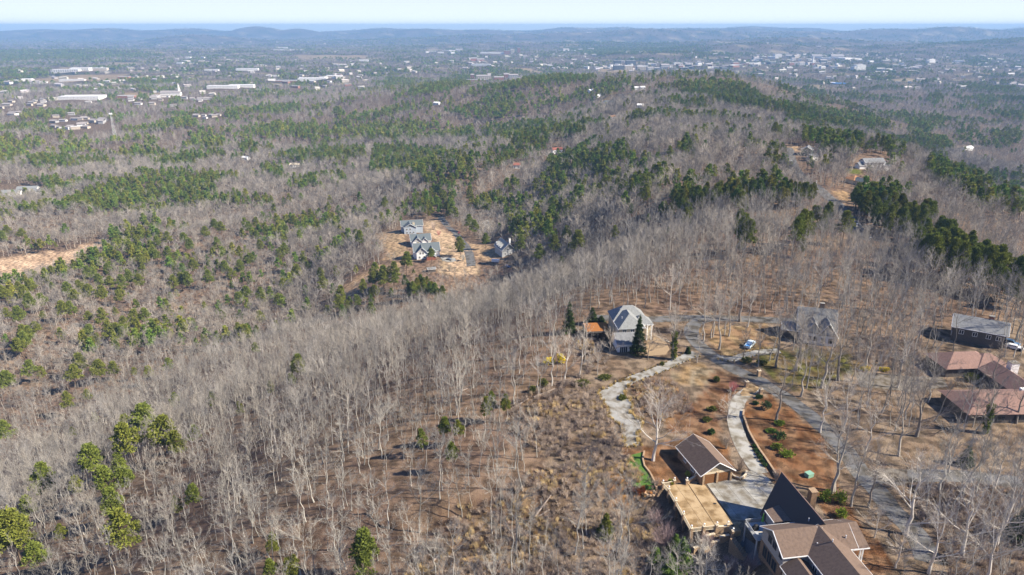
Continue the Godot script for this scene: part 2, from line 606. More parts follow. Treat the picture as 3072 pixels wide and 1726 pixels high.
func lay_out():
	pads.append_array([Vector3(49, -96, 9), Vector3(58, -86, 12), Vector3(55, -74, 13), Vector3(64, -78, 9), Vector3(47, -86, 8)])
	add_road([Vector2(75.75, -99.69), Vector2(77.38, -105.4), Vector2(77.27, -110.3), Vector2(76.55, -114.0), Vector2(76.56, -116.9), Vector2(76.74, -120.3), Vector2(76.36, -123.1), Vector2(76.10, -126.7), Vector2(76.41, -131.4), Vector2(76.61, -135.4), Vector2(76.14, -139.2), Vector2(75.90, -143.2), Vector2(75.31, -146.0)] + [Vector2(74.45, -151.2), Vector2(73.08, -155.8), Vector2(71.71, -160.0), Vector2(69.80, -163.9), Vector2(68.38, -168.0)] + [Vector2(67.50, -169.2), Vector2(63.86, -174.1), Vector2(60.93, -179.2), Vector2(59.21, -183.9), Vector2(57.72, -188.8), Vector2(56.80, -193.9), Vector2(56.83, -199.3), Vector2(58.53, -204.9), Vector2(61.60, -209.1), Vector2(64.90, -211.3)], 4.6)
	add_road([Vector2(27.28, -213.5), Vector2(30.61, -212.5), Vector2(37.35, -211.3), Vector2(45.85, -210.7), Vector2(54.63, -211.5), Vector2(61.61, -211.9), Vector2(68.52, -211.9), Vector2(75.24, -211.3), Vector2(84.24, -210.4), Vector2(90.10, -209.5), Vector2(98.14, -208.3)], 5.0)
	add_road([Vector2(77.06, -124.5), Vector2(80.33, -125.3), Vector2(83.46, -125.3), Vector2(88.14, -125.6), Vector2(92.63, -125.6), Vector2(97.01, -125.4), Vector2(102.0, -124.5), Vector2(109.1, -123.1)], 4.5)
	add_road([Vector2(65.79, -164.8), Vector2(63.84, -163.0), Vector2(61.18, -160.5), Vector2(59.17, -157.9), Vector2(57.86, -155.3), Vector2(56.84, -152.8), Vector2(55.49, -149.2), Vector2(54.56, -145.7), Vector2(54.10, -142.6)] + [Vector2(53.81, -141.0), Vector2(53.56, -136.7), Vector2(53.57, -132.5), Vector2(53.81, -129.0), Vector2(54.29, -126.4)], 3.6)
	add_road([Vector2(54.96, -185.3), Vector2(50.59, -182.4), Vector2(45.74, -178.2), Vector2(38.80, -173.0), Vector2(33.91, -169.8), Vector2(30.55, -166.5)], 3.4)
	add_road([Vector2(60.21, -183.1), Vector2(64.62, -181.5), Vector2(70.14, -184.6), Vector2(76.03, -186.5), Vector2(80.24, -187.0)], 3.2)
	add_road([Vector2(-31.49, -504.6), Vector2(-33.23, -521.7), Vector2(-39.49, -567.5), Vector2(-44.85, -593.0), Vector2(-53.28, -629.5), Vector2(-61.01, -651.0), Vector2(-66.90, -671.1), Vector2(-73.53, -706.2), Vector2(-77.15, -726.0)], 7.0)
	add_road([Vector2(179.2, -330.3), Vector2(181.1, -345.9), Vector2(186.1, -365.7), Vector2(192.6, -387.7), Vector2(203.7, -422.3), Vector2(208.6, -450.0), Vector2(215.9, -483.7), Vector2(221.1, -516.5), Vector2(232.3, -562.5), Vector2(242.4, -596.1), Vector2(252.8, -627.6), Vector2(261.5, -653.8), Vector2(264.8, -667.0)], 7.5)
	var estate := [Vector2(2.05, -154.3), Vector2(13.87, -165.2), Vector2(20.04, -173.3), Vector2(18.74, -191.3), Vector2(22.12, -211.9), Vector2(33.34, -217.1), Vector2(61.45, -216.2), Vector2(91.42, -214.8), Vector2(93.37, -199.9), Vector2(108.2, -199.9), Vector2(119.1, -192.5), Vector2(138.2, -202.5), Vector2(155.3, -212.4), Vector2(174.2, -215.1), Vector2(132.7, -142.4), Vector2(96.44, -94.08), Vector2(26.75, -97.79), Vector2(1.46, -98.81), Vector2(-2.37, -109.6), Vector2(11.51, -120.9), Vector2(5.02, -139.2)]
	clear_zones.append(zone(estate))
	clear_zones.append(zone([Vector2(-14.69, -101.0), Vector2(-13.71, -118.3), Vector2(-3.93, -119.9), Vector2(9.17, -129.5), Vector2(-2.92, -144.8), Vector2(2.05, -154.3), Vector2(21.95, -150.0), Vector2(11.51, -120.9), Vector2(3.89, -98.58)]))
	clear_zones.append(zone([Vector2(-137.4, -647.1), Vector2(-104.7, -622.0), Vector2(-117.1, -719.2), Vector2(-96.79, -717.3), Vector2(-80.21, -707.4), Vector2(-62.81, -683.7), Vector2(-56.74, -660.4), Vector2(-45.56, -630.7), Vector2(-16.29, -565.4), Vector2(-15.47, -604.5), Vector2(1.39, -555.7), Vector2(3.68, -507.8), Vector2(1.25, -490.9), Vector2(-14.48, -495.8), Vector2(-22.16, -490.7), Vector2(-45.35, -487.9), Vector2(-57.55, -493.6), Vector2(-76.67, -490.2), Vector2(-99.54, -503.8), Vector2(-110.8, -490.1), Vector2(-120.2, -470.5), Vector2(-130.8, -492.2), Vector2(-121.3, -521.5), Vector2(-110.2, -525.6), Vector2(-89.60, -523.4), Vector2(-101.3, -543.5), Vector2(-107.0, -572.5)]))
	clear_zones.append(zone([Vector2(-517.2, -654.5), Vector2(-499.3, -669.5), Vector2(-466.0, -680.9), Vector2(-446.0, -706.0), Vector2(-433.5, -712.8), Vector2(-424.4, -714.5), Vector2(-429.5, -702.9), Vector2(-443.2, -678.7), Vector2(-440.0, -660.7), Vector2(-431.2, -645.8), Vector2(-449.6, -630.5), Vector2(-464.5, -615.5), Vector2(-485.2, -607.5)]))
	clear_zones.append(zone([Vector2(274.7, -670.3), Vector2(293.1, -670.0), Vector2(275.1, -626.1), Vector2(261.4, -617.0), Vector2(261.5, -632.9)]))
	clear_zones.append(zone([Vector2(312.0, -628.9), Vector2(347.3, -641.2), Vector2(306.7, -561.4), Vector2(270.5, -547.6)]))
	clear_zones.append(zone([Vector2(263.7, -542.6), Vector2(280.6, -544.2), Vector2(246.4, -473.8), Vector2(232.0, -460.0), Vector2(216.6, -430.2), Vector2(204.5, -425.6), Vector2(221.1, -466.5), Vector2(235.5, -480.9)]))
	clear_zones.append(zone([Vector2(-755.9, -1009.6), Vector2(-727.1, -1010.4), Vector2(-676.6, -986.6), Vector2(-661.3, -961.5), Vector2(-680.3, -935.7), Vector2(-704.3, -934.5)]))
	# colours of the ground: painted where the thing itself has that colour
	var tan_grass := Color(0.44, 0.33, 0.20)
	paint_zones.append(zone([Vector2(-22.49, -102.5), Vector2(-15.17, -119.0), Vector2(-3.94, -120.7), Vector2(9.24, -130.8), Vector2(-1.31, -146.0), Vector2(0.35, -160.9), Vector2(15.12, -169.9), Vector2(26.97, -169.1), Vector2(28.33, -138.2), Vector2(32.00, -125.4), Vector2(27.95, -97.79)], {"colour": Color(0.235, 0.165, 0.125), "second": Color(0.36, 0.275, 0.18), "grain": 0.13, "wobble": 1.0}))
	paint_zones.append(zone(estate, {"colour": Color(0.265, 0.205, 0.155), "second": Color(0.335, 0.28, 0.22), "grain": 0.09, "wobble": 1.0}))
	paint_zones.append(zone([Vector2(73.61, -188.0), Vector2(85.47, -188.0), Vector2(100.1, -188.0), Vector2(99.75, -179.8), Vector2(93.32, -170.9), Vector2(83.36, -165.1), Vector2(74.32, -163.3), Vector2(70.73, -174.0)], {"colour": Color(0.17, 0.18, 0.06), "second": Color(0.27, 0.21, 0.12), "grain": 0.16, "wobble": 1.0}))
	paint_zones.append(zone([Vector2(59.00, -204.1), Vector2(82.93, -206.6), Vector2(82.74, -193.9), Vector2(76.32, -187.4), Vector2(63.40, -182.5), Vector2(60.01, -193.9)], {"colour": Color(0.36, 0.25, 0.16), "second": Color(0.42, 0.33, 0.20), "grain": 0.12, "wobble": 0.7}))
	paint_zones.append(zone([Vector2(53.31, -179.9), Vector2(57.48, -175.3), Vector2(55.03, -167.4), Vector2(49.92, -165.1), Vector2(44.84, -167.4), Vector2(44.16, -172.2), Vector2(48.36, -176.6)], {"colour": Color(0.37, 0.33, 0.25), "second": Color(0.42, 0.31, 0.18), "grain": 0.2, "wobble": 0.6}))
	paint_zones.append(zone([Vector2(33.97, -167.5), Vector2(43.34, -169.2), Vector2(44.91, -163.8), Vector2(45.37, -157.2), Vector2(40.45, -149.7), Vector2(36.20, -147.4), Vector2(33.31, -152.1), Vector2(32.23, -161.1)], {"colour": Color(0.42, 0.27, 0.13), "second": Color(0.30, 0.18, 0.11), "grain": 0.2, "wobble": 0.8}))
	paint_zones.append(zone([Vector2(57.48, -175.3), Vector2(63.22, -169.2), Vector2(62.71, -164.0), Vector2(59.19, -160.6), Vector2(51.12, -149.3), Vector2(49.79, -142.7), Vector2(35.88, -142.7), Vector2(38.24, -149.3), Vector2(48.13, -157.9), Vector2(54.46, -167.4)], {"colour": Color(0.32, 0.215, 0.14), "second": Color(0.24, 0.14, 0.085), "grain": 0.2, "wobble": 0.8}))
	paint_zones.append(zone([Vector2(62.63, -158.4), Vector2(65.99, -160.5), Vector2(67.81, -160.0), Vector2(69.44, -155.3), Vector2(71.37, -153.6), Vector2(73.31, -143.5), Vector2(73.33, -137.0), Vector2(55.03, -135.0), Vector2(56.78, -145.7), Vector2(58.13, -151.6)] , {"colour": Color(0.345, 0.215, 0.125), "second": Color(0.27, 0.14, 0.07), "grain": 0.22, "wobble": 0.5}))
	paint_zones.append(zone([Vector2(56.98, -143.2), Vector2(70.51, -146.0), Vector2(72.75, -132.9), Vector2(68.25, -118.2), Vector2(69.22, -103.1), Vector2(67.84, -96.73), Vector2(60.48, -96.73), Vector2(62.31, -111.8), Vector2(63.21, -121.7), Vector2(56.06, -123.1), Vector2(56.04, -132.9)], {"colour": Color(0.325, 0.21, 0.13), "second": Color(0.25, 0.13, 0.07), "grain": 0.22, "wobble": 0.5}))
	paint_zones.append(zone([Vector2(25.56, -136.2), Vector2(31.30, -136.2), Vector2(38.66, -139.2), Vector2(43.07, -142.3), Vector2(49.26, -142.3), Vector2(49.47, -132.9), Vector2(48.77, -126.0), Vector2(40.97, -124.5), Vector2(31.71, -121.7), Vector2(27.24, -121.0), Vector2(24.48, -123.1)], {"colour": Color(0.34, 0.215, 0.13), "second": Color(0.26, 0.14, 0.07), "grain": 0.2, "wobble": 0.5}))
	paint_zones.append(zone([Vector2(22.95, -126.4), Vector2(25.81, -124.5), Vector2(25.88, -120.5), Vector2(30.28, -120.9), Vector2(27.97, -119.5), Vector2(23.64, -119.7), Vector2(20.43, -120.3)], {"colour": Color(0.46, 0.28, 0.12), "second": Color(0.36, 0.22, 0.12), "grain": 0.2, "wobble": 0.8}))
	paint_zones.append(zone([Vector2(-140.6, -642.6), Vector2(-103.8, -616.2), Vector2(-95.12, -602.6), Vector2(-88.61, -533.2), Vector2(-104.4, -530.8), Vector2(-104.8, -559.1)], {"colour": Color(0.45, 0.36, 0.24), "second": Color(0.62, 0.47, 0.31), "grain": 0.08, "wobble": 1.2}))
	paint_zones.append(zone([Vector2(-90.10, -658.0), Vector2(-81.33, -707.6), Vector2(-62.92, -618.0), Vector2(-56.56, -622.2), Vector2(-44.14, -582.9), Vector2(-33.23, -521.7), Vector2(-25.87, -504.2), Vector2(-22.01, -486.6), Vector2(-54.62, -487.7), Vector2(-57.13, -513.6), Vector2(-60.31, -562.1)], {"colour": Color(0.78, 0.61, 0.44), "second": Color(0.52, 0.42, 0.29), "grain": 0.1, "wobble": 1.0}))
	paint_zones.append(zone([Vector2(-131.9, -496.9), Vector2(-120.3, -516.6), Vector2(-106.3, -522.9), Vector2(-84.60, -523.4), Vector2(-77.84, -510.4), Vector2(-99.07, -501.1), Vector2(-112.2, -493.3), Vector2(-120.0, -469.6)], {"colour": Color(0.78, 0.57, 0.36), "second": Color(0.62, 0.46, 0.3), "grain": 0.1, "wobble": 1.0}))
	paint_zones.append(zone([Vector2(-42.12, -593.6), Vector2(-16.15, -560.5), Vector2(-10.13, -518.0), Vector2(-16.48, -511.3), Vector2(-26.63, -521.3), Vector2(-35.94, -553.0)], {"colour": Color(0.62, 0.47, 0.31), "wobble": 1.0}))
	paint_zones.append(zone([Vector2(-518.4, -656.2), Vector2(-499.3, -669.5), Vector2(-466.0, -680.9), Vector2(-446.0, -706.0), Vector2(-433.5, -712.8), Vector2(-424.4, -714.5), Vector2(-427.7, -699.5), Vector2(-441.5, -675.7), Vector2(-435.9, -653.7), Vector2(-449.6, -630.5), Vector2(-464.5, -615.5), Vector2(-484.2, -606.1)], {"colour": Color(0.92, 0.72, 0.53), "second": Color(0.66, 0.5, 0.36), "grain": 0.045, "wobble": 2.0}))
	paint_zones.append(zone([Vector2(219.3, -462.4), Vector2(231.3, -471.7), Vector2(228.5, -455.8), Vector2(215.8, -430.2), Vector2(208.3, -432.6)], {"colour": Color(0.58, 0.42, 0.25), "wobble": 1.0}))
	paint_zones.append(zone([Vector2(265.6, -677.9), Vector2(279.2, -679.0), Vector2(268.6, -651.3), Vector2(260.0, -651.0)], {"colour": Color(0.58, 0.45, 0.30), "wobble": 1.0}))
	paint_zones.append(zone([Vector2(273.3, -563.7), Vector2(285.3, -559.8), Vector2(274.2, -540.3), Vector2(264.6, -542.6)], {"colour": Color(0.20, 0.24, 0.06), "wobble": 1.0}))
	paint_zones.append(zone([Vector2(190.4, -1562.2), Vector2(221.8, -1573.7), Vector2(204.5, -1422.9), Vector2(186.6, -1420.2), Vector2(179.7, -1389.2), Vector2(167.0, -1387.4), Vector2(170.6, -1433.7)], {"colour": Color(0.42, 0.33, 0.2), "wobble": 3.0}))
	for far_field in [[Vector2(-2037.1, -3031.6), Vector2(-2095.6, -3360.4), Vector2(-1942.4, -3429.3), Vector2(-1848.6, -3475.2), Vector2(-1660.9, -3113.4), Vector2(-1707.6, -2940.9), Vector2(-1832.7, -2937.8), Vector2(-1963.4, -2945.5)], [Vector2(-2516.7, -3946.0), Vector2(-2322.6, -3917.5), Vector2(-2181.1, -3861.2), Vector2(-2131.6, -3757.5), Vector2(-2121.2, -3570.2), Vector2(-2299.8, -3622.4)], [Vector2(-1493.5, -2387.2), Vector2(-1372.2, -2372.8), Vector2(-1309.9, -2277.8), Vector2(-1348.6, -2239.7), Vector2(-1423.2, -2294.0)], [Vector2(-1336.4, -2451.4), Vector2(-1271.3, -2491.9), Vector2(-1101.0, -2396.7), Vector2(-1091.0, -2361.8), Vector2(-1154.6, -2304.3), Vector2(-1251.4, -2325.4)], [Vector2(-2481.0, -4468.8), Vector2(-2445.6, -4660.1), Vector2(-2250.4, -4404.6), Vector2(-2281.5, -4325.7), Vector2(-2341.2, -4228.1)], [Vector2(-31.30, -3997.4), Vector2(36.51, -3960.2), Vector2(101.6, -3866.1), Vector2(96.35, -3662.1), Vector2(20.27, -3729.1)], [Vector2(464.5, -3939.5), Vector2(613.8, -3710.4), Vector2(541.8, -3470.4), Vector2(472.9, -3368.5), Vector2(436.4, -3696.3)], [Vector2(-1341.9, -5478.9), Vector2(-1220.1, -5618.0), Vector2(-1112.7, -5345.2), Vector2(-1244.7, -5153.0)], [Vector2(-913.6, -7021.2), Vector2(-738.8, -7079.3), Vector2(-552.6, -6561.6), Vector2(-744.4, -6442.3)], [Vector2(3002.4, -6878.9), Vector2(2708.5, -5841.1), Vector2(2584.1, -5834.6)], [Vector2(1640.6, -2518.6), Vector2(1807.8, -2700.7), Vector2(1663.3, -2516.1)], [Vector2(-1677.7, -5586.4), Vector2(-1107.7, -5560.8), Vector2(-1015.7, -5091.8), Vector2(-1450.4, -4980.0)]]:
		paint_zones.append(zone(far_field, {"colour": Color(0.46, 0.38, 0.27), "wobble": 0.0, "far": true}))
		clear_zones.append(zone(far_field, {"far": true}))
	for dark_wood in [[Vector2(-4860.5, -6944.9), Vector2(-3551.0, -6091.8), Vector2(-2867.5, -5905.1), Vector2(-2599.6, -5450.1), Vector2(-2940.9, -5202.0), Vector2(-3197.8, -4814.0), Vector2(-3166.4, -4494.6)], [Vector2(-2745.0, -3885.5), Vector2(-2337.6, -3687.1), Vector2(-2123.8, -3330.2), Vector2(-2042.0, -3044.1), Vector2(-2180.0, -3068.5)], [Vector2(-2840.8, -11689.8), Vector2(-1365.5, -11901.1), Vector2(-140.3, -9881.3), Vector2(-223.5, -9555.1), Vector2(-1061.1, -9214.6), Vector2(-2069.1, -9186.7)], [Vector2(477.5, -9573.1), Vector2(1185.9, -9636.6), Vector2(2163.8, -9463.6), Vector2(1134.6, -4930.1), Vector2(609.5, -4910.7), Vector2(484.2, -6227.1)], [Vector2(1511.6, -7162.2), Vector2(1535.8, -5936.0), Vector2(1433.4, -4878.1), Vector2(1198.1, -4787.5), Vector2(1047.8, -4944.6)], [Vector2(2644.3, -9932.0), Vector2(3890.2, -10267.6), Vector2(4106.5, -9833.5), Vector2(2438.3, -7106.6), Vector2(2610.2, -9574.9)], [Vector2(5313.2, -9843.2), Vector2(7194.0, -10365.7), Vector2(4125.9, -5917.2), Vector2(3417.7, -5988.4)], [Vector2(-1728.5, -3159.2), Vector2(-1423.6, -3119.0), Vector2(-1277.7, -2755.7), Vector2(-1499.3, -2812.0)]]:
		pine_zones.append(zone(dark_wood, {"share": 0.93}))
	lay_out_pines()

# ---------- building pieces ----------
func plate(s: Shape, points, low: float, high: float):   # a flat piece of any outline (Vector2 x, z) with thickness
	var ring := PackedVector2Array(points)
	if Geometry2D.is_polygon_clockwise(ring):
		ring.reverse()
	var index := Geometry2D.triangulate_polygon(ring)
	for i in range(0, index.size(), 3):
		var a := Vector3(ring[index[i]].x, high, ring[index[i]].y)
		var b := Vector3(ring[index[i + 1]].x, high, ring[index[i + 1]].y)
		var c := Vector3(ring[index[i + 2]].x, high, ring[index[i + 2]].y)
		if (b - a).cross(c - a).y > 0:
			s.tri(a, b, c)
		else:
			s.tri(a, c, b)
	for i in ring.size():
		var p := ring[i]
		var q := ring[(i + 1) % ring.size()]
		s.quad(Vector3(q.x, low, q.y), Vector3(p.x, low, p.y), Vector3(p.x, high, p.y), Vector3(q.x, high, q.y))

func turned(off: Vector3, yaw: float) -> Transform3D:
	return Transform3D(Basis(Vector3.UP, yaw), off)

func roof_slab(s: Shape, x: Transform3D, a: Vector3, b: Vector3, c: Vector3, d: Vector3, thick := 0.16):
	s.slab(x * a, x * b, x * c, x * d, thick)

func roof_tri(s: Shape, x: Transform3D, a: Vector3, b: Vector3, c: Vector3):
	s.tri(x * a, x * b, x * c)

# a block with a gable or hip roof whose ridge runs along its own x; low is where its walls start
func block(o: Node3D, off: Vector3, yaw: float, l: float, w: float, low: float, h: float, rise: float, wall: Material, roof: Material, over := 0.45, hip := false, gable: Material = null, trim: Material = null):
	var x := turned(off, yaw)
	var walls := Shape.new()
	walls.box(Vector3(-l / 2, low, -w / 2), Vector3(l / 2, h, w / 2), x)
	if not hip:
		for e in [-1.0, 1.0]:
			var ends := walls if gable == null else Shape.new()
			var xx: float = e * (l / 2 - 0.004)
			var p := [x * Vector3(xx, h, -e * -w / 2), x * Vector3(xx, h, -e * w / 2), x * Vector3(xx, h + rise, 0)]
			ends.tri(p[0], p[1], p[2])
			ends.tri(p[1], p[0], p[2])
			if gable:
				part("gable_wall", ends, gable, o)
	part("wall", walls, wall, o)
	var s := Shape.new()
	var drop := rise * over / (w / 2)
	var a := l / 2 + over
	var b := w / 2 + over
	var top := h + rise + 0.14
	var eave := h - drop + 0.14
	if hip:
		var r := maxf(l / 2 - w / 2, 0.05)
		roof_slab(s, x, Vector3(-a, eave, b), Vector3(a, eave, b), Vector3(r, top, 0), Vector3(-r, top, 0))
		roof_slab(s, x, Vector3(a, eave, -b), Vector3(-a, eave, -b), Vector3(-r, top, 0), Vector3(r, top, 0))
		roof_tri(s, x, Vector3(a, eave, b), Vector3(a, eave, -b), Vector3(r, top, 0))
		roof_tri(s, x, Vector3(-a, eave, -b), Vector3(-a, eave, b), Vector3(-r, top, 0))
	else:
		roof_slab(s, x, Vector3(-a, eave, b), Vector3(a, eave, b), Vector3(a, top, 0), Vector3(-a, top, 0))
		roof_slab(s, x, Vector3(a, eave, -b), Vector3(-a, eave, -b), Vector3(-a, top, 0), Vector3(a, top, 0))
	part("roof", s, roof, o)
	if trim:
		var f := Shape.new()
		for e in [-1.0, 1.0]:
			f.box(Vector3(-a, eave - 0.2, e * b - 0.07), Vector3(a, eave - 0.015, e * b + 0.07), x)
			if not hip:
				for k in [-1.0, 1.0]:
					var p := x * Vector3(e * (a + 0.03), eave - 0.10, k * b)
					var q := x * Vector3(e * (a + 0.03), top - 0.10, 0)
					f.tube(p, q, 0.10, 0.10, 4)
		part("fascia", f, trim, o)

# a window or door set 4 cm proud of a wall: p is its foot in the thing's own axes, face the way it looks (0 is +z)
func window(o: Node3D, p: Vector3, face: float, w: float, h: float, frame: Material = null, called := "window", bars := 1):
	var x := turned(p, face)
	var s := Shape.new()
	for k in bars + 2:
		var at_x := -w / 2 + w * k / (bars + 1.0)
		s.box(Vector3(at_x - 0.05, 0, -0.02), Vector3(at_x + 0.05, h, 0.07), x)
	s.box(Vector3(-w / 2, -0.03, -0.02), Vector3(w / 2, 0.07, 0.075), x)
	s.box(Vector3(-w / 2, h - 0.07, -0.02), Vector3(w / 2, h + 0.03, 0.075), x)
	var f := part(called, s, frame if frame else M.white_paint, o)
	var g := Shape.new()
	g.box(Vector3(-w / 2, 0, -0.02), Vector3(w / 2, h, 0.035), x)
	part("pane", g, M.window_glass, f)

func slabs(parent: Node3D, points, origin: Vector2, turn: float, cell: Vector2, low: float, high: float, kinds, called := "slab"):
	var ring := PackedVector2Array(points)
	var ux := Vector2(cos(turn), -sin(turn))
	var uz := Vector2(sin(turn), cos(turn))
	var n := 0
	for i in range(-12, 13):
		for j in range(-12, 13):
			var o := origin + ux * cell.x * i + uz * cell.y * j
			var g := 0.025
			var square := PackedVector2Array([o + ux * g + uz * g, o + ux * (cell.x - g) + uz * g, o + ux * (cell.x - g) + uz * (cell.y - g), o + ux * g + uz * (cell.y - g)])
			for piece in Geometry2D.intersect_polygons(ring, square):
				if piece.size() < 3:
					continue
				var s := Shape.new()
				plate(s, piece, low, high + 0.004 * ((i + j) % 2))
				part(called, s, kinds[(i * 3 + j * 5 + 40) % kinds.size()], parent)
				n += 1

func low_wall(called: String, label: String, line, thick: float, high: float, material: Material, cap: Material = null, category := "retaining wall") -> Node3D:
	var o := thing(called, label, category, Vector3.ZERO)
	var s := Shape.new()
	var c := Shape.new()
	for i in line.size() - 1:
		var p := at(line[i])
		var q := at(line[i + 1])
		var along := (q - p)
		var len := Vector2(along.x, along.z).length()
		var x := turned(Vector3(p.x, minf(p.y, q.y), p.z), atan2(-along.z, along.x))
		s.box(Vector3(-0.02, -0.3, -thick / 2), Vector3(len + 0.02, high + absf(along.y), thick / 2), x)
		if cap:
			c.box(Vector3(-0.05, high + absf(along.y), -thick * 0.62), Vector3(len + 0.05, high + absf(along.y) + 0.09, thick * 0.62), x)
	part("stonework", s, material, o)
	if cap:
		part("coping", c, cap, o)
	return o

func pillar(p: Vector3, label: String, low := 0.0, lamp := true):
	var o := thing("stone_pillar", label, "pillar", p, 0.15, "stone pillars with globe lamps")
	var s := Shape.new()
	s.box(Vector3(-0.21, low, -0.21), Vector3(0.21, 1.1, 0.21))
	s.box(Vector3(-0.26, low, -0.26), Vector3(0.26, 0.16, 0.26))
	part("shaft", s, M.pale_stone, o)
	s = Shape.new()
	s.box(Vector3(-0.28, 1.1, -0.28), Vector3(0.28, 1.2, 0.28))
	part("cap", s, M.cream, o)
	if lamp:
		s = Shape.new()
		s.tube(Vector3(0, 1.2, 0), Vector3(0, 1.5, 0), 0.06, 0.05, 8)
		var post := part("lamp_post", s, M.iron, o)
		s = Shape.new()
		s.ball(Vector3(0, 1.66, 0), Vector3(0.18, 0.18, 0.18), 7, 12)
		part("globe", s, M.glass_globe, post)

func railing(p: Vector3, q: Vector3, label: String, material: Material):
	var along := q - p
	var len := along.length()
	var o := thing("railing", label, "railing", p, atan2(-along.z, along.x), "railings round the terrace")
	var s := Shape.new()
	s.box(Vector3(0.3, 0.92, -0.06), Vector3(len - 0.3, 1.0, 0.06))
	part("top_rail", s, material, o)
	s = Shape.new()
	s.box(Vector3(0.3, 0.12, -0.05), Vector3(len - 0.3, 0.19, 0.05))
	part("bottom_rail", s, material, o)
	s = Shape.new()
	var n := int(len / 0.16)
	for i in n:
		var at_x := 0.35 + (len - 0.7) * i / (n - 1.0)
		s.box(Vector3(at_x - 0.022, 0.19, -0.022), Vector3(at_x + 0.022, 0.92, 0.022))
	part("balusters", s, material, o).set_meta("kind", "stuff")

func bush(p: Vector3, size: Vector3, a: Color, b: Color, label: String, called := "shrub", leaf := 0.3, count := 260, group := ""):
	var o := thing(called, label, "shrub", p, 0.0, group)
	var r := RandomNumberGenerator.new()
	r.seed = int(absf(p.x * 31.0 + p.z * 17.0)) + 5
	var s := Shape.new()
	for k in 5:
		var off := slant(r.randf() * TAU, 0) * r.randf_range(0.0, 0.45) * size
		tufts(s, r, Vector3(off.x, size.y * r.randf_range(0.35, 0.55), off.z), size * Vector3(0.6, 0.45, 0.6), count / 5, leaf, a, b)
	part("foliage", s, M.needles, o)
	s = Shape.new()
	s.ink = Color(0.16, 0.12, 0.09)
	for k in 4:
		s.spike(Vector3(0, -0.2, 0), Vector3(0, size.y * 0.6, 0) + slant(r.randf() * TAU, 0.2) * size.x * 0.3, 0.05)
	part("stems", s, M.bark, o)

func twig_bush(p: Vector3, high: float, wide: float, tone: Color, label: String, many := 90, group := ""):
	var o := thing("bare_shrub", label, "shrub", p, 0.0, group)
	var r := RandomNumberGenerator.new()
	r.seed = int(absf(p.x * 37.0 + p.z * 13.0)) + 9
	part("branches", twiggy(r, high, wide, tone, many), M.bark, o)

func twiggy(r: RandomNumberGenerator, high: float, wide: float, tone: Color, many: int) -> Shape:
	var s := Shape.new()
	for i in many / 7 + 2:
		var d := slant(r.randf() * TAU, r.randf_range(0.7, 1.4))
		var tip := Vector3(d.x * wide * 0.5, d.y * high * r.randf_range(0.7, 1.0), d.z * wide * 0.5)
		s.ink = tone * r.randf_range(0.8, 1.15)
		s.tube(Vector3(d.x, 0, d.z) * 0.15 - Vector3(0, 0.2, 0), tip * 0.5, 0.022 + high * 0.006, 0.016 + high * 0.003, 3)
		s.spike(tip * 0.5, tip, 0.016 + high * 0.003)
		for k in 6:
			var f := tip * r.randf_range(0.35, 0.95)
			s.ink = tone * r.randf_range(0.8, 1.2)
			s.spike(f, f + (d + slant(r.randf() * TAU, r.randf_range(-0.4, 1.0)) * 0.9).normalized() * high * r.randf_range(0.18, 0.38), 0.014 + high * 0.002)
	return s

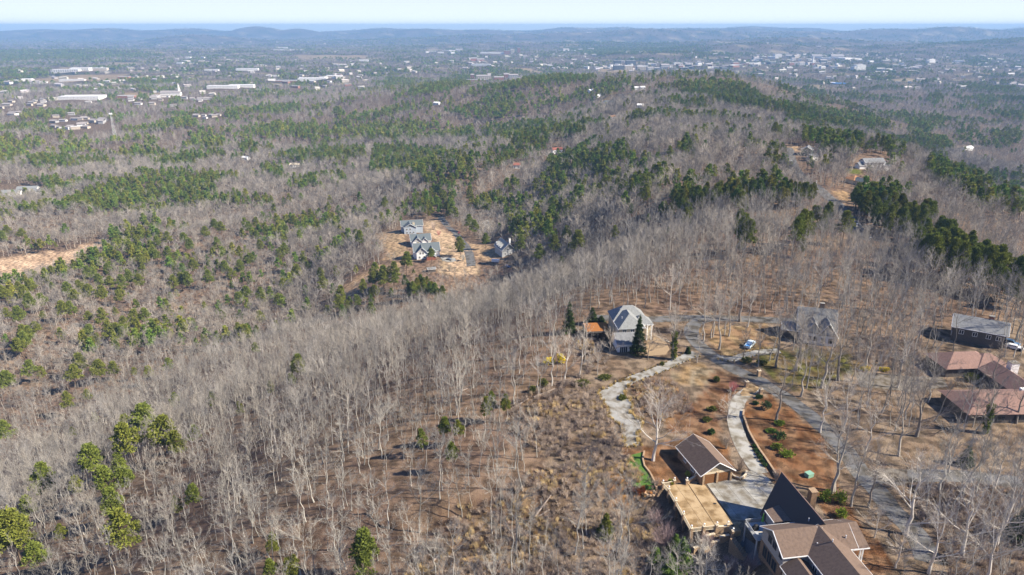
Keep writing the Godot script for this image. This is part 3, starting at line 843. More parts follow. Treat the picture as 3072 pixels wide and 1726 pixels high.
# ---------- roads and paving ----------
func build_roads():
	var looks = [["lane", M.lane], ["cross_lane", M.lane], ["side_lane", M.lane], ["driveway", M.pale_concrete], ["gravel_track", M.gravel], ["gravel_drive", M.gravel], ["subdivision_street", M.lane], ["ridge_road", M.lane]]
	for i in roads.size():
		structure(looks[i][0], ribbon(roads[i].line, roads[i].width, 0.035 + 0.006 * i), looks[i][1])
	structure("gravel_pad", sheet([Vector2(23.25, -162.2), Vector2(26.03, -164.9), Vector2(29.21, -168.1), Vector2(31.29, -168.9), Vector2(33.85, -169.2), Vector2(31.63, -165.8), Vector2(30.02, -162.5), Vector2(29.96, -160.3), Vector2(31.05, -157.2), Vector2(31.08, -154.1), Vector2(29.83, -151.2), Vector2(31.41, -148.5), Vector2(32.33, -148.1), Vector2(31.19, -145.1), Vector2(30.19, -142.8), Vector2(29.88, -139.6), Vector2(29.87, -137.5), Vector2(27.60, -136.5), Vector2(26.12, -136.9), Vector2(26.36, -140.0), Vector2(26.55, -142.8), Vector2(26.52, -146.0), Vector2(25.08, -148.1), Vector2(24.17, -149.7), Vector2(24.29, -152.6), Vector2(24.16, -155.6), Vector2(23.26, -159.0)], 0.03), M.gravel)
	structure("apron", sheet([Vector2(63.27, -166.3), Vector2(64.27, -166.9), Vector2(65.30, -166.7), Vector2(66.69, -164.2), Vector2(65.06, -162.2), Vector2(63.41, -160.0), Vector2(60.48, -160.0), Vector2(60.41, -161.1), Vector2(61.67, -163.0)], 0.09), M.tan_concrete)
	structure("sandy_yard", sheet([Vector2(42.31, -197.0), Vector2(45.36, -199.3), Vector2(47.52, -193.9), Vector2(47.55, -188.1), Vector2(45.58, -184.6), Vector2(40.17, -183.6), Vector2(40.38, -188.1)], 0.03), M.sand)
	structure("parking_pad", sheet([Vector2(80.27, -127.9), Vector2(83.42, -128.3), Vector2(86.67, -127.5), Vector2(84.76, -123.1), Vector2(81.37, -121.7), Vector2(78.67, -124.2)], 0.075), M.old_gravel)
	structure("wide_drive", sheet([Vector2(96.77, -173.4), Vector2(103.5, -172.8), Vector2(111.2, -170.9), Vector2(119.8, -170.9), Vector2(117.8, -165.1), Vector2(106.5, -162.2), Vector2(100.4, -163.9), Vector2(94.00, -165.1)], 0.03), M.old_gravel)
	structure("lawn", sheet([Vector2(27.23, -133.3), Vector2(28.76, -134.0), Vector2(30.22, -134.5), Vector2(29.43, -131.7), Vector2(29.29, -129.0), Vector2(29.94, -126.4), Vector2(30.35, -123.8), Vector2(30.39, -121.2), Vector2(28.15, -121.3), Vector2(25.63, -122.0), Vector2(25.42, -123.4), Vector2(26.16, -126.0), Vector2(25.62, -129.0), Vector2(25.35, -131.0)], 0.05, 1.5), M.lawn)
	var court := Node3D.new()
	court.name = "court"
	add_child(court)
	court.set_meta("kind", "structure")
	slabs(court, [Vector2(41.16, -124.0), Vector2(44.14, -124.7), Vector2(46.95, -125.6), Vector2(47.38, -124.4), Vector2(48.93, -123.6), Vector2(50.50, -125.1), Vector2(51.58, -126.9), Vector2(52.85, -127.5), Vector2(54.29, -126.4), Vector2(55.23, -124.5), Vector2(55.68, -122.0), Vector2(53.67, -117.6), Vector2(50.63, -113.1), Vector2(48.67, -110.9), Vector2(47.40, -110.8), Vector2(45.56, -111.1), Vector2(43.51, -111.4)], Vector2(49, -135), 0.22, Vector2(3.0, 3.3), -0.1, 0.11, [M.pale_concrete, M.concrete, M.pale_concrete, M.pale_concrete, M.concrete])
	structure("lower_court", sheet([Vector2(43.76, -107.1), Vector2(45.05, -107.7), Vector2(46.03, -104.7), Vector2(45.69, -100.5), Vector2(44.91, -102.6), Vector2(44.58, -106.1)], 0.06), M.asphalt)

# ---------- the house with the terrace, and its garage ----------
func build_estate():
	build_terrace()
	build_garage()
	build_main_house()
	build_yard()

func build_terrace():
	var o := thing("terrace", "tan concrete parking terrace on stone posts beside the garage", "terrace", Vector3.ZERO)
	slabs(o, [Vector2(32.48, -122.0), Vector2(37.34, -122.7), Vector2(39.60, -109.3), Vector2(34.50, -108.1)], Vector2(39.5, -126.7), 0.20, Vector2(2.75, 5.6), -0.32, 0.10, [M.tan_concrete], "deck_panel")
	var s := Shape.new()
	plate(s, [Vector2(37.54, -122.7), Vector2(39.01, -123.8), Vector2(40.69, -122.7), Vector2(41.01, -121.8), Vector2(43.24, -110.6), Vector2(45.15, -110.5), Vector2(44.04, -109.5), Vector2(44.26, -108.1), Vector2(43.08, -107.9), Vector2(39.72, -109.2)], -4.0, 0.105)
	part("tan_paving", s, M.tan_concrete, o)
	s = Shape.new()
	for p in [Vector3(34.47, 0.00, -107.8), Vector3(37.00, 0.00, -108.2), Vector3(33.88, 0.00, -111.7), Vector3(33.29, 0.00, -115.6), Vector3(32.71, 0.00, -119.5), Vector3(38.00, 0.00, -112.3), Vector3(37.32, 0.00, -117.0)]:
		var post := Shape.new()
		post.box(Vector3(p.x + 0.1, -5.0, p.z - 0.35), Vector3(p.x + 0.5, -0.32, p.z + 0.05))
		part("support_post", post, M.stone, o)
	for p in [Vector3(39.64, 0.00, -122.6), Vector3(41.37, 0.00, -116.1), Vector3(43.11, 0.00, -109.6)]:
		var grate := Shape.new()
		grate.box(Vector3(p.x - 0.3, 0.09, p.z - 0.22), Vector3(p.x + 0.3, 0.118, p.z + 0.22))
		part("drain_grate", grate, M.black, o)
	var spots := [Vector2(31.84, -121.5), Vector2(32.65, -119.5), Vector2(33.27, -115.7), Vector2(33.86, -111.6), Vector2(34.43, -107.5), Vector2(36.99, -108.0), Vector2(39.56, -108.4), Vector2(41.75, -108.6), Vector2(42.16, -106.7), Vector2(34.44, -122.4), Vector2(37.09, -122.4)] + [Vector2(39.36, -124.2)]
	var words := ["at the far left corner of the terrace", "second along the left rail of the terrace", "halfway along the left rail of the terrace", "last but one along the left rail of the terrace", "at the near left corner of the terrace", "next to the near left corner on the front rail", "in the middle of the terrace front", "at the right end of the terrace front rail", "at the head of the steps below the terrace", "second along the back edge of the terrace", "at the back edge where the two tan slabs meet", "beside the near left corner of the garage"]
	for i in spots.size():
		pillar(Vector3(spots[i].x, 0.1, spots[i].y), "tan stone pillar with white globe lamp " + words[i], -1.2)
	var runs := [[0, 1, "far left"], [1, 2, "second left"], [2, 3, "third left"], [3, 4, "near left"], [4, 5, "front left"], [5, 6, "front middle"], [0, 9, "back left"]]
	for q in runs:
		railing(Vector3(spots[q[0]].x, 0.1, spots[q[0]].y), Vector3(spots[q[1]].x, 0.1, spots[q[1]].y), "cream and iron railing of the terrace, %s stretch between two pillars" % q[2], M.cream)
	low_wall("parapet", "tan stone parapet between two pillars left of the garage", [spots[10], spots[11]], 0.35, 0.95, M.pale_stone, M.cream, "wall")
	low_wall("parapet", "tan stone parapet at the right end of the terrace front", [spots[6], spots[7]], 0.35, 0.95, M.pale_stone, M.cream, "wall")
	var steps := thing("garden_steps", "stone steps going down from the terrace toward the lower court", "steps", Vector3(41.89, 0.00, -106.5), 0.9)
	for i in 10:
		s = Shape.new()
		s.box(Vector3(-0.7, -4.5, i * 0.32), Vector3(0.7, -0.05 - i * 0.3, i * 0.32 + 0.34))
		part("step", s, M.pale_stone, steps)
	low_wall("stair_wall", "long pale stone wall sloping below the terrace front", [Vector2(41.92, -107.8), Vector2(39.96, -107.3), Vector2(38.11, -106.7), Vector2(36.65, -105.7)], 0.4, 0.6, M.pale_stone, M.cream, "wall")
	low_wall("stair_wall", "second pale stone wall below the terrace, nearer the support posts", [Vector2(39.13, -107.9), Vector2(37.43, -107.4), Vector2(35.98, -106.8), Vector2(34.84, -106.1)], 0.4, 0.6, M.pale_stone, M.cream, "wall")
	low_wall("lawn_edging", "pale stone edging along the right side of the small green lawn", [Vector2(30.27, -134.5), Vector2(29.43, -131.7), Vector2(29.32, -128.9), Vector2(30.06, -126.4), Vector2(30.41, -123.6), Vector2(30.49, -121.2)], 0.35, 0.4, M.pale_stone)
	low_wall("bed_wall", "curved pale stone wall round the planting bed right of the garage", [Vector2(47.42, -126.4), Vector2(47.70, -125.4), Vector2(48.15, -124.7), Vector2(48.90, -124.2), Vector2(49.79, -124.6), Vector2(50.57, -125.4), Vector2(51.23, -126.7)], 0.35, 0.45, M.pale_stone, M.cream)
	low_wall("driveway_wall", "long low dark stone wall along the right side of the driveway", [Vector2(58.61, -152.3), Vector2(57.65, -149.7), Vector2(57.32, -146.6), Vector2(56.77, -142.6)] + [Vector2(56.68, -139.2), Vector2(56.72, -135.0), Vector2(56.97, -131.6), Vector2(57.17, -127.5), Vector2(57.24, -124.5)], 0.35, 0.55, M.stone, M.pale_stone)
	var ring := thing("fire_pit", "low ring of pale stones below the small lawn", "fire pit", Vector3(29.08, -0.89, -120.7))
	for i in 11:
		var w := TAU * i / 11.0
		s = Shape.new()
		s.ball(Vector3(cos(w) * 1.15, 0.18, sin(w) * 1.0), Vector3(0.38, 0.3, 0.33), 4, 6)
		part("stone", s, M.pale_stone, ring)
	s = Shape.new()
	s.ball(Vector3(0.1, 0.2, 0.2), Vector3(0.45, 0.35, 0.4), 4, 7)
	part("ash_heap", s, M.rust_leaves, ring)

func build_garage():
	var o := thing("garage", "detached stone garage with brown shingle roof and two wooden doors", "garage", (Vector3(43.52, 5.34, -122.8) + Vector3(41.00, 5.34, -133.7)) * Vector3(0.5, 0, 0.5), 0.2535)
	landmark("the detached garage", o.position)
	block(o, Vector3.ZERO, PI / 2, 10.4, 7.3, -0.5, 2.85, 2.35, M.stone, M.brown_shingle, 0.5, false, M.cream, M.white_paint)
	for x in [-1.47, 1.55]:
		var s := Shape.new()
		s.box(Vector3(x - 1.32, 0.1, 5.15), Vector3(x + 1.32, 2.38, 5.225))
		var d := part("garage_door", s, M.wood, o)
		for k in 4:
			s = Shape.new()
			s.box(Vector3(x - 1.25, 0.17 + k * 0.55, 5.22), Vector3(x + 1.25, 0.67 + k * 0.55, 5.26))
			part("panel", s, M.wood, d)
	for x in [-3.2, 0.04, 3.3]:
		var s := Shape.new()
		s.box(Vector3(x - 0.22, -0.2, 5.2), Vector3(x + 0.22, 2.7, 5.5))
		part("stone_pier", s, M.pale_stone, o)
	var v := Shape.new()
	v.box(Vector3(-3.66, 2.44, 5.19), Vector3(3.66, 2.9, 5.24))
	part("lintel", v, M.cream, o)
	window(o, Vector3(-3.66, 1.0, 1.5), -PI / 2, 1.2, 1.1)
	window(o, Vector3(-3.66, 1.0, -2.0), -PI / 2, 1.2, 1.1)

func build_main_house():
	var o := thing("main_house", "large stone and stucco house with brown shingle roofs and steep dark A-frame", "house", Vector3(54.48, 8.35, -99.69) * Vector3(1, 0, 1), deg_to_rad(8.4))
	landmark("the large brown roofed house", o.position)
	var brown: Material = M.brown_shingle
	# west wing
	block(o, Vector3(-4.1, 0, 0), 0, 8.3, 7.4, -4.2, 5.95, 2.2, M.taupe, brown, 0.42, false, null, M.white_paint)
	var s := Shape.new()
	s.box(Vector3(-8.31, -4.3, -3.75), Vector3(-8.0, 3.2, 3.75))
	part("stone_facing", s, M.stone, o)
	# south wing, toward the camera
	block(o, Vector3(0, 0.02, 8.6), PI / 2, 17.0, 7.3, -4.2, 5.95, 2.22, M.taupe, brown, 0.42, false, null, M.white_paint)
	# east wing and its porch
	block(o, Vector3(2.6, 0.01, 0.0), 0, 5.2, 6.9, -1.0, 5.95, 2.2, M.cream, brown, 0.42, false, null, M.white_paint)
	s = Shape.new()
	roof_slab(s, Transform3D.IDENTITY, Vector3(5.0, 5.78, 3.87), Vector3(7.7, 5.78, 3.87), Vector3(7.2, 8.3, 0), Vector3(5.0, 8.3, 0))
	roof_slab(s, Transform3D.IDENTITY, Vector3(7.7, 5.78, -3.87), Vector3(5.0, 5.78, -3.87), Vector3(5.0, 8.3, 0), Vector3(7.2, 8.3, 0))
	part("porch_roof", s, brown, o)
	s = Shape.new()
	s.box(Vector3(4.6, 5.55, 3.8), Vector3(7.75, 5.74, 3.95))
	part("porch_gutter", s, M.white_paint, o)
	for x in [6.6, 7.1]:
		s = Shape.new()
		s.tube(Vector3(x, -0.6, 3.2), Vector3(x, 5.7, 3.2), 0.16, 0.13, 10)
		part("column", s, M.white_paint, o)
	# the A-frame
	s = Shape.new()
	roof_slab(s, Transform3D.IDENTITY, Vector3(-4.85, 2.55, -10.95), Vector3(-4.85, 2.55, -2.0), Vector3(0.88, 8.85, 0.2), Vector3(0.88, 8.85, -14.9))
	roof_slab(s, Transform3D.IDENTITY, Vector3(6.6, 2.55, -2.0), Vector3(6.6, 2.55, -10.95), Vector3(0.88, 8.85, -14.9), Vector3(0.88, 8.85, 0.2))
	part("steep_roof", s, M.dark_shingle, o)
	s = Shape.new()
	s.tube(Vector3(0.88, 8.92, -14.9), Vector3(0.88, 8.92, 0.0), 0.09, 0.09, 5)
	part("ridge_cap", s, M.red_shingle, o)
	s = Shape.new()
	s.box(Vector3(-4.2, -1.0, -10.4), Vector3(6.0, 2.6, -2.0))
	part("hall_wall", s, M.stone, o)
	s = Shape.new()
	for k in [-1.0, 1.0]:
		s.tri(Vector3(-4.2, 2.6, -10.35), Vector3(0.88, 8.4, -10.35), Vector3(6.0, 2.6, -10.35))
		s.tri(Vector3(-4.2, 2.6, -10.35), Vector3(6.0, 2.6, -10.35), Vector3(0.88, 8.4, -10.35))
	part("gable_glazing", s, M.window_glass, o)
	# dormer
	s = Shape.new()
	roof_slab(s, Transform3D.IDENTITY, Vector3(-5.05, 5.05, -9.0), Vector3(-5.05, 5.05, -5.6), Vector3(-1.9, 5.62, -4.9), Vector3(-1.9, 5.62, -9.5))
	part("dormer_roof", s, brown, o)
	s = Shape.new()
	s.box(Vector3(-4.75, 2.3, -8.8), Vector3(-2.2, 5.0, -5.65))
	part("dormer_wall", s, M.taupe, o)
	s = Shape.new()
	s.box(Vector3(-5.14, 4.86, -9.05), Vector3(-5.06, 5.06, -5.55))
	part("dormer_gutter", s, M.white_paint, o)
	# small front gable on the left
	block(o, Vector3(-6.0, 0, 7.4), PI / 2, 6.6, 4.6, -4.2, 3.9, 1.5, M.cream, brown, 0.4, false, null, M.white_paint)
	# chimney
	s = Shape.new()
	s.box(Vector3(5.9, -1.0, -12.8), Vector3(7.1, 5.9, -11.5))
	var c := part("chimney", s, M.stone, o)
	s = Shape.new()
	s.box(Vector3(5.8, 5.9, -12.9), Vector3(7.2, 6.08, -11.4))
	part("chimney_cap", s, M.pale_stone, c)
	# windows of the left gable
	for q in [[-1.0, 4.75, 1.1, 1.25], [0.6, 4.75, 1.1, 1.25], [2.75, 4.5, 0.9, 1.2], [-1.9, 0.6, 1.3, 2.4], [-0.3, 0.6, 1.3, 2.4], [1.4, 0.6, 1.5, 2.2], [-1.5, -3.3, 1.6, 2.3], [0.7, -3.3, 1.6, 2.3], [2.8, -3.2, 1.0, 1.9]]:
		window(o, Vector3(-8.31 if q[1] < 3 else -8.26, q[1], q[0]), -PI / 2, q[2], q[3], M.dark_wall)
	for z in [6.0, 9.0, 12.0]:
		window(o, Vector3(-3.66, 3.6, z), -PI / 2, 1.3, 1.4)
	window(o, Vector3(5.22, 3.0, 1.0), PI / 2, 1.3, 1.5)
	# vents and a lightning rod on the roofs
	for p in [Vector3(-1.9, 6.8, 3.0), Vector3(4.0, 7.0, 2.2), Vector3(0.0, 8.35, 4.2), Vector3(-0.4, 7.5, -2.4)]:
		s = Shape.new()
		s.tube(p - Vector3(0, 0.4, 0), p + Vector3(0, 0.5, 0), 0.1, 0.1, 8, true)
		part("roof_vent", s, M.steel, o)
	# balcony on the left
	var b := thing("balcony", "grey balcony with white railing beside the dark A-frame", "balcony", o.to_global(Vector3(-8.7, 0, -4.4)), deg_to_rad(8.4))
	s = Shape.new()
	s.box(Vector3(0, 2.1, -4.8), Vector3(3.9, 2.3, 0))
	part("floor", s, M.grey_paint, b)
	s = Shape.new()
	for e in [[Vector3(0, 3.2, -4.8), Vector3(0, 3.2, 0)], [Vector3(0, 3.2, -4.8), Vector3(3.4, 3.2, -4.8)]]:
		s.tube(e[0], e[1], 0.06, 0.06, 4)
		for k in 17:
			var f: Vector3 = e[0].lerp(e[1], k / 16.0)
			s.box(f - Vector3(0.03, 0.95, 0.03), f + Vector3(0.03, 0, 0.03))
	part("railing", s, M.grey_paint, b)
	for q in [Vector3(0.15, 0, -4.65), Vector3(0.15, 0, -0.15)]:
		s = Shape.new()
		s.box(q + Vector3(-0.12, -4.4, -0.12), q + Vector3(0.12, 2.1, 0.12))
		part("post", s, M.grey_paint, b)
	var u := thing("patio_umbrella", "closed bright green umbrella standing on the balcony", "umbrella", o.to_global(Vector3(-5.6, 2.3, -8.4)))
	s = Shape.new()
	s.tube(Vector3.ZERO, Vector3(0, 2.7, 0), 0.04, 0.04, 6)
	part("pole", s, M.steel, u)
	s = Shape.new()
	s.tube(Vector3(0, 0.7, 0), Vector3(0, 1.6, 0), 0.24, 0.17, 8)
	s.tube(Vector3(0, 1.6, 0), Vector3(0, 2.65, 0), 0.17, 0.03, 8)
	part("canopy", s, M.umbrella_green, u)
	var g := thing("grill", "black barbecue grill on the balcony below the umbrella", "grill", o.to_global(Vector3(-7.6, 2.3, -7.2)), 0.4)
	s = Shape.new()
	s.box(Vector3(-0.6, 0.0, -0.3), Vector3(0.6, 0.85, 0.3))
	part("cart", s, M.black, g)
	s = Shape.new()
	s.ball(Vector3(0, 0.85, 0), Vector3(0.55, 0.4, 0.34), 6, 10)
	part("lid", s, M.black, g)
	var t := thing("patio_table", "pale round table on the balcony near the gable wall", "table", o.to_global(Vector3(-7.4, 2.3, -5.2)))
	s = Shape.new()
	s.tube(Vector3(0, 0.68, 0), Vector3(0, 0.74, 0), 0.6, 0.6, 14, true)
	part("tabletop", s, M.cream, t)
	s = Shape.new()
	s.tube(Vector3.ZERO, Vector3(0, 0.68, 0), 0.07, 0.07, 6)
	part("leg", s, M.steel, t)

func build_yard():
	# gate pillars at the end of the driveway and a mailbox pier
	for q in [[Vector3(63.24, -0.00, -164.9), "stone gate pillar with pale cap, left of the driveway mouth"], [Vector3(65.68, -0.00, -160.8), "stone gate pillar right of the driveway mouth beside the lane"], [Vector3(68.63, -0.00, -171.2), "grey stone mailbox pillar across the lane from the driveway"]]:
		var o := thing("gate_pillar", q[1], "pillar", q[0], 0.3, "stone gate pillars by the lane")
		var s := Shape.new()
		s.box(Vector3(-0.4, -0.2, -0.4), Vector3(0.4, 1.7, 0.4))
		part("shaft", s, M.pale_stone, o)
		s = Shape.new()
		s.box(Vector3(-0.5, 1.7, -0.5), Vector3(0.5, 1.85, 0.5))
		part("cap", s, M.cream, o)
		s = Shape.new()
		s.ball(Vector3(0, 2.0, 0), Vector3(0.2, 0.2, 0.2), 5, 8)
		part("finial", s, M.pale_stone, o)
	landmark("the gate pillars by the lane", Vector3(64.20, -0.00, -163.2))
	var box := thing("utility_box", "square green utility box in the mulch behind the chimney", "utility box", Vector3(64.29, -0.00, -125.4), 0.4)
	var s2 := Shape.new()
	s2.box(Vector3(-0.75, -0.1, -0.6), Vector3(0.75, 0.85, 0.6))
	part("cabinet", s2, M.utility_green, box)
	s2 = Shape.new()
	s2.box(Vector3(-0.8, 0.85, -0.65), Vector3(0.8, 0.93, 0.65))
	part("lid", s2, M.utility_green, box)
	var bright_a := Color(0.13, 0.20, 0.02)
	var bright_b := Color(0.30, 0.36, 0.05)
	var deep_a := Color(0.03, 0.06, 0.02)
	var deep_b := Color(0.09, 0.15, 0.04)
	bush(Vector3(64.12, -0.00, -117.0), Vector3(2.1, 2.6, 1.9), bright_a, bright_b, "bright green bush right of the chimney, nearest the twin trunks")
	bush(Vector3(67.08, -0.00, -116.4), Vector3(1.9, 2.8, 1.8), bright_a, bright_b, "bright green bush right of the chimney, farthest from it")
	bush(Vector3(65.54, -0.00, -112.3), Vector3(1.7, 2.0, 1.5), bright_a, bright_b, "bright green bush touching the brown porch roof")
	bush(Vector3(64.76, -0.00, -153.1), Vector3(1.7, 2.4, 1.7), deep_a, Color(0.10, 0.17, 0.08), "round blue green shrub in the mulch right of the driveway")
	bush(Vector3(64.79, -0.00, -158.9), Vector3(1.2, 1.0, 1.0), deep_a, deep_b, "small dark shrub beside the right gate pillar")
	bush(Vector3(62.71, -0.00, -155.8), Vector3(1.0, 0.9, 0.9), deep_a, deep_b, "small dark shrub at the driveway edge below the gate pillar")
	bush(Vector3(65.88, -0.00, -146.0), Vector3(1.8, 1.1, 1.6), bright_a, bright_b, "low bright green shrub by the trunk in the orange mulch")
	bush(Vector3(62.18, -0.00, -142.8), Vector3(2.0, 0.9, 1.2), bright_a, deep_b, "low spreading green shrub below the leaning tree in the mulch")
	bush(Vector3(63.32, -0.00, -140.1), Vector3(2.2, 1.8, 1.9), deep_a, deep_b, "upper dark green shrub of the row in the mulch bank")
	bush(Vector3(61.30, -0.00, -135.8), Vector3(1.8, 1.6, 1.6), deep_a, bright_b, "middle dark green shrub of the row in the mulch bank")
	bush(Vector3(62.38, -0.00, -132.9), Vector3(2.5, 1.4, 1.7), bright_a, bright_b, "lowest olive green shrub of the row in the mulch bank")
	for q in [[1680, 215], [1700, 290], [1735, 350], [1760, 400]]:
		pass
	var hedge := [Vector2(56.13, -136.4), Vector2(55.99, -134.8), Vector2(55.99, -133.4), Vector2(55.99, -131.9), Vector2(56.05, -130.6), Vector2(55.99, -129.0)]
	for i in hedge.size():
		bush(at(hedge[i]), Vector3(0.8, 0.8, 0.8), deep_a, deep_b, ["topmost", "second", "third", "fourth", "fifth", "lowest"][i] + " low hedge bush between the driveway and its dark wall", "hedge_bush", 0.22, 120, "hedge bushes along the driveway wall")
	bush(Vector3(33.75, -0.00, -122.6), Vector3(0.9, 1.2, 0.9), Color(0.24, 0.26, 0.03), Color(0.45, 0.42, 0.06), "small yellow green shrub behind the terrace back rail")
	bush(Vector3(38.11, -0.00, -125.6), Vector3(0.7, 1.1, 0.7), Color(0.24, 0.26, 0.03), Color(0.42, 0.40, 0.06), "small yellow green shrub in the garage shadow")
	bush(Vector3(47.71, -0.00, -142.1), Vector3(1.1, 1.5, 1.1), deep_a, deep_b, "round dark shrub behind the garage roof")
	for q in [[Vector3(25.32, -0.71, -120.9), "left"], [Vector3(26.57, -0.89, -120.7), "middle"], [Vector3(27.53, -0.71, -120.9), "right"]]:
		bush(q[0], Vector3(0.95, 1.5, 0.95), Color(0.16, 0.05, 0.02), Color(0.33, 0.12, 0.045), q[1] + " rust brown shrub below the small lawn", "rust_shrub", 0.25, 260, "rust shrubs below the lawn")
	bush(Vector3(28.40, -0.29, -121.3), Vector3(0.6, 1.0, 0.6), deep_a, deep_b, "small dark green shrub right of the rust brown shrubs")
	# tall evergreens below the terrace
	var leafy = [[Vector3(31.74, -3.60, -102.5), 7.0, 4.2, "tallest glossy evergreen below the terrace posts"], [Vector3(28.86, -3.60, -100.5), 5.0, 4.0, "broad glossy evergreen at the lower edge left of the tallest one"], [Vector3(27.06, -3.60, -103.2), 4.0, 3.0, "small glossy evergreen left of the broad one below the terrace"], [Vector3(31.31, -3.60, -106.1), 4.5, 3.0, "dark glossy evergreen in the shade of the terrace"]]
	for q in leafy:
		var pair = cone_tree(int(q[1] * 10), q[1], q[2] * 1.25, 1500, 0.42, Color(0.035, 0.07, 0.02), Color(0.14, 0.21, 0.04))
		tree_thing("evergreen_tree", q[3], "tree", "", [pair[0].done(M.bark), pair[1].done(M.needles)], q[0], 0, Vector3.ONE)
	var cedar = cone_tree(77, 5.6, 4.2, 1500, 0.4, Color(0.05, 0.07, 0.015), Color(0.17, 0.17, 0.035))
	tree_thing("cedar_tree", "dark olive cedar in the brush left of the terrace", "tree", "", [cedar[0].done(M.bark), cedar[1].done(M.needles)], Vector3(18.59, -3.62, -111.0), 0, Vector3.ONE)
	landmark("the dark cedar left of the terrace", Vector3(18.86, -3.62, -113.1))
	# purple twigged trees round the terrace
	var plum := Color(0.25, 0.185, 0.185)
	for q in [[Vector3(29.32, -3.60, -107.5), 6.0, 7.0, "wide purple twigged shrub left of the terrace"], [Vector3(28.90, -3.60, -114.0), 4.0, 5.0, "purple twigged shrub below the stone ring"], [Vector3(40.17, -3.60, -100.5), 4.5, 5.0, "purple twigged crape myrtle below the steps"], [Vector3(43.78, -3.60, -100.8), 4.5, 5.5, "purple twigged crape myrtle against the dark court"], [Vector3(37.75, -2.96, -106.8), 3.6, 4.5, "grey twiggy shrub among the stair walls"]]:
		twig_bush(q[0], q[1], q[2], plum, q[3], 420)
	twig_bush(Vector3(59.02, -0.00, -162.7), 3.2, 4.6, Color(0.42, 0.16, 0.16), "crimson twigged shrub left of the gate pillar", 420)
	twig_bush(Vector3(49.90, -0.00, -127.5), 3.4, 3.2, Color(0.30, 0.24, 0.19), "grey brown twiggy shrub in the walled bed right of the garage", 260)
	twig_bush(Vector3(49.36, -0.00, -135.8), 4.0, 2.6, Color(0.32, 0.27, 0.22), "slim twiggy shrub between garage and driveway", 200)
	twig_bush(Vector3(56.53, -0.00, -123.8), 3.0, 3.4, Color(0.28, 0.24, 0.22), "grey twiggy shrub at the foot of the A-frame ridge", 240)
	# trees that stand by themselves: [foot, height, reach, fork, kind of bark, words]
	var white_plan = NEAR_PLAN.duplicate()
	white_plan.bark = Color(0.52, 0.48, 0.43)
	white_plan.twig = Color(0.46, 0.42, 0.37)
	var grey_plan = NEAR_PLAN.duplicate()
	grey_plan.bark = Color(0.36, 0.33, 0.29)
	grey_plan.twig = Color(0.32, 0.28, 0.245)
	grey_plan.count = [1, 3, 4, 2]
	var dark_plan = grey_plan.duplicate()
	dark_plan.bark = Color(0.20, 0.175, 0.155)
	var oak_plan = white_plan.duplicate()
	oak_plan.limbs = 10
	oak_plan.bend = 0.32
	oak_plan.lift = 0.05
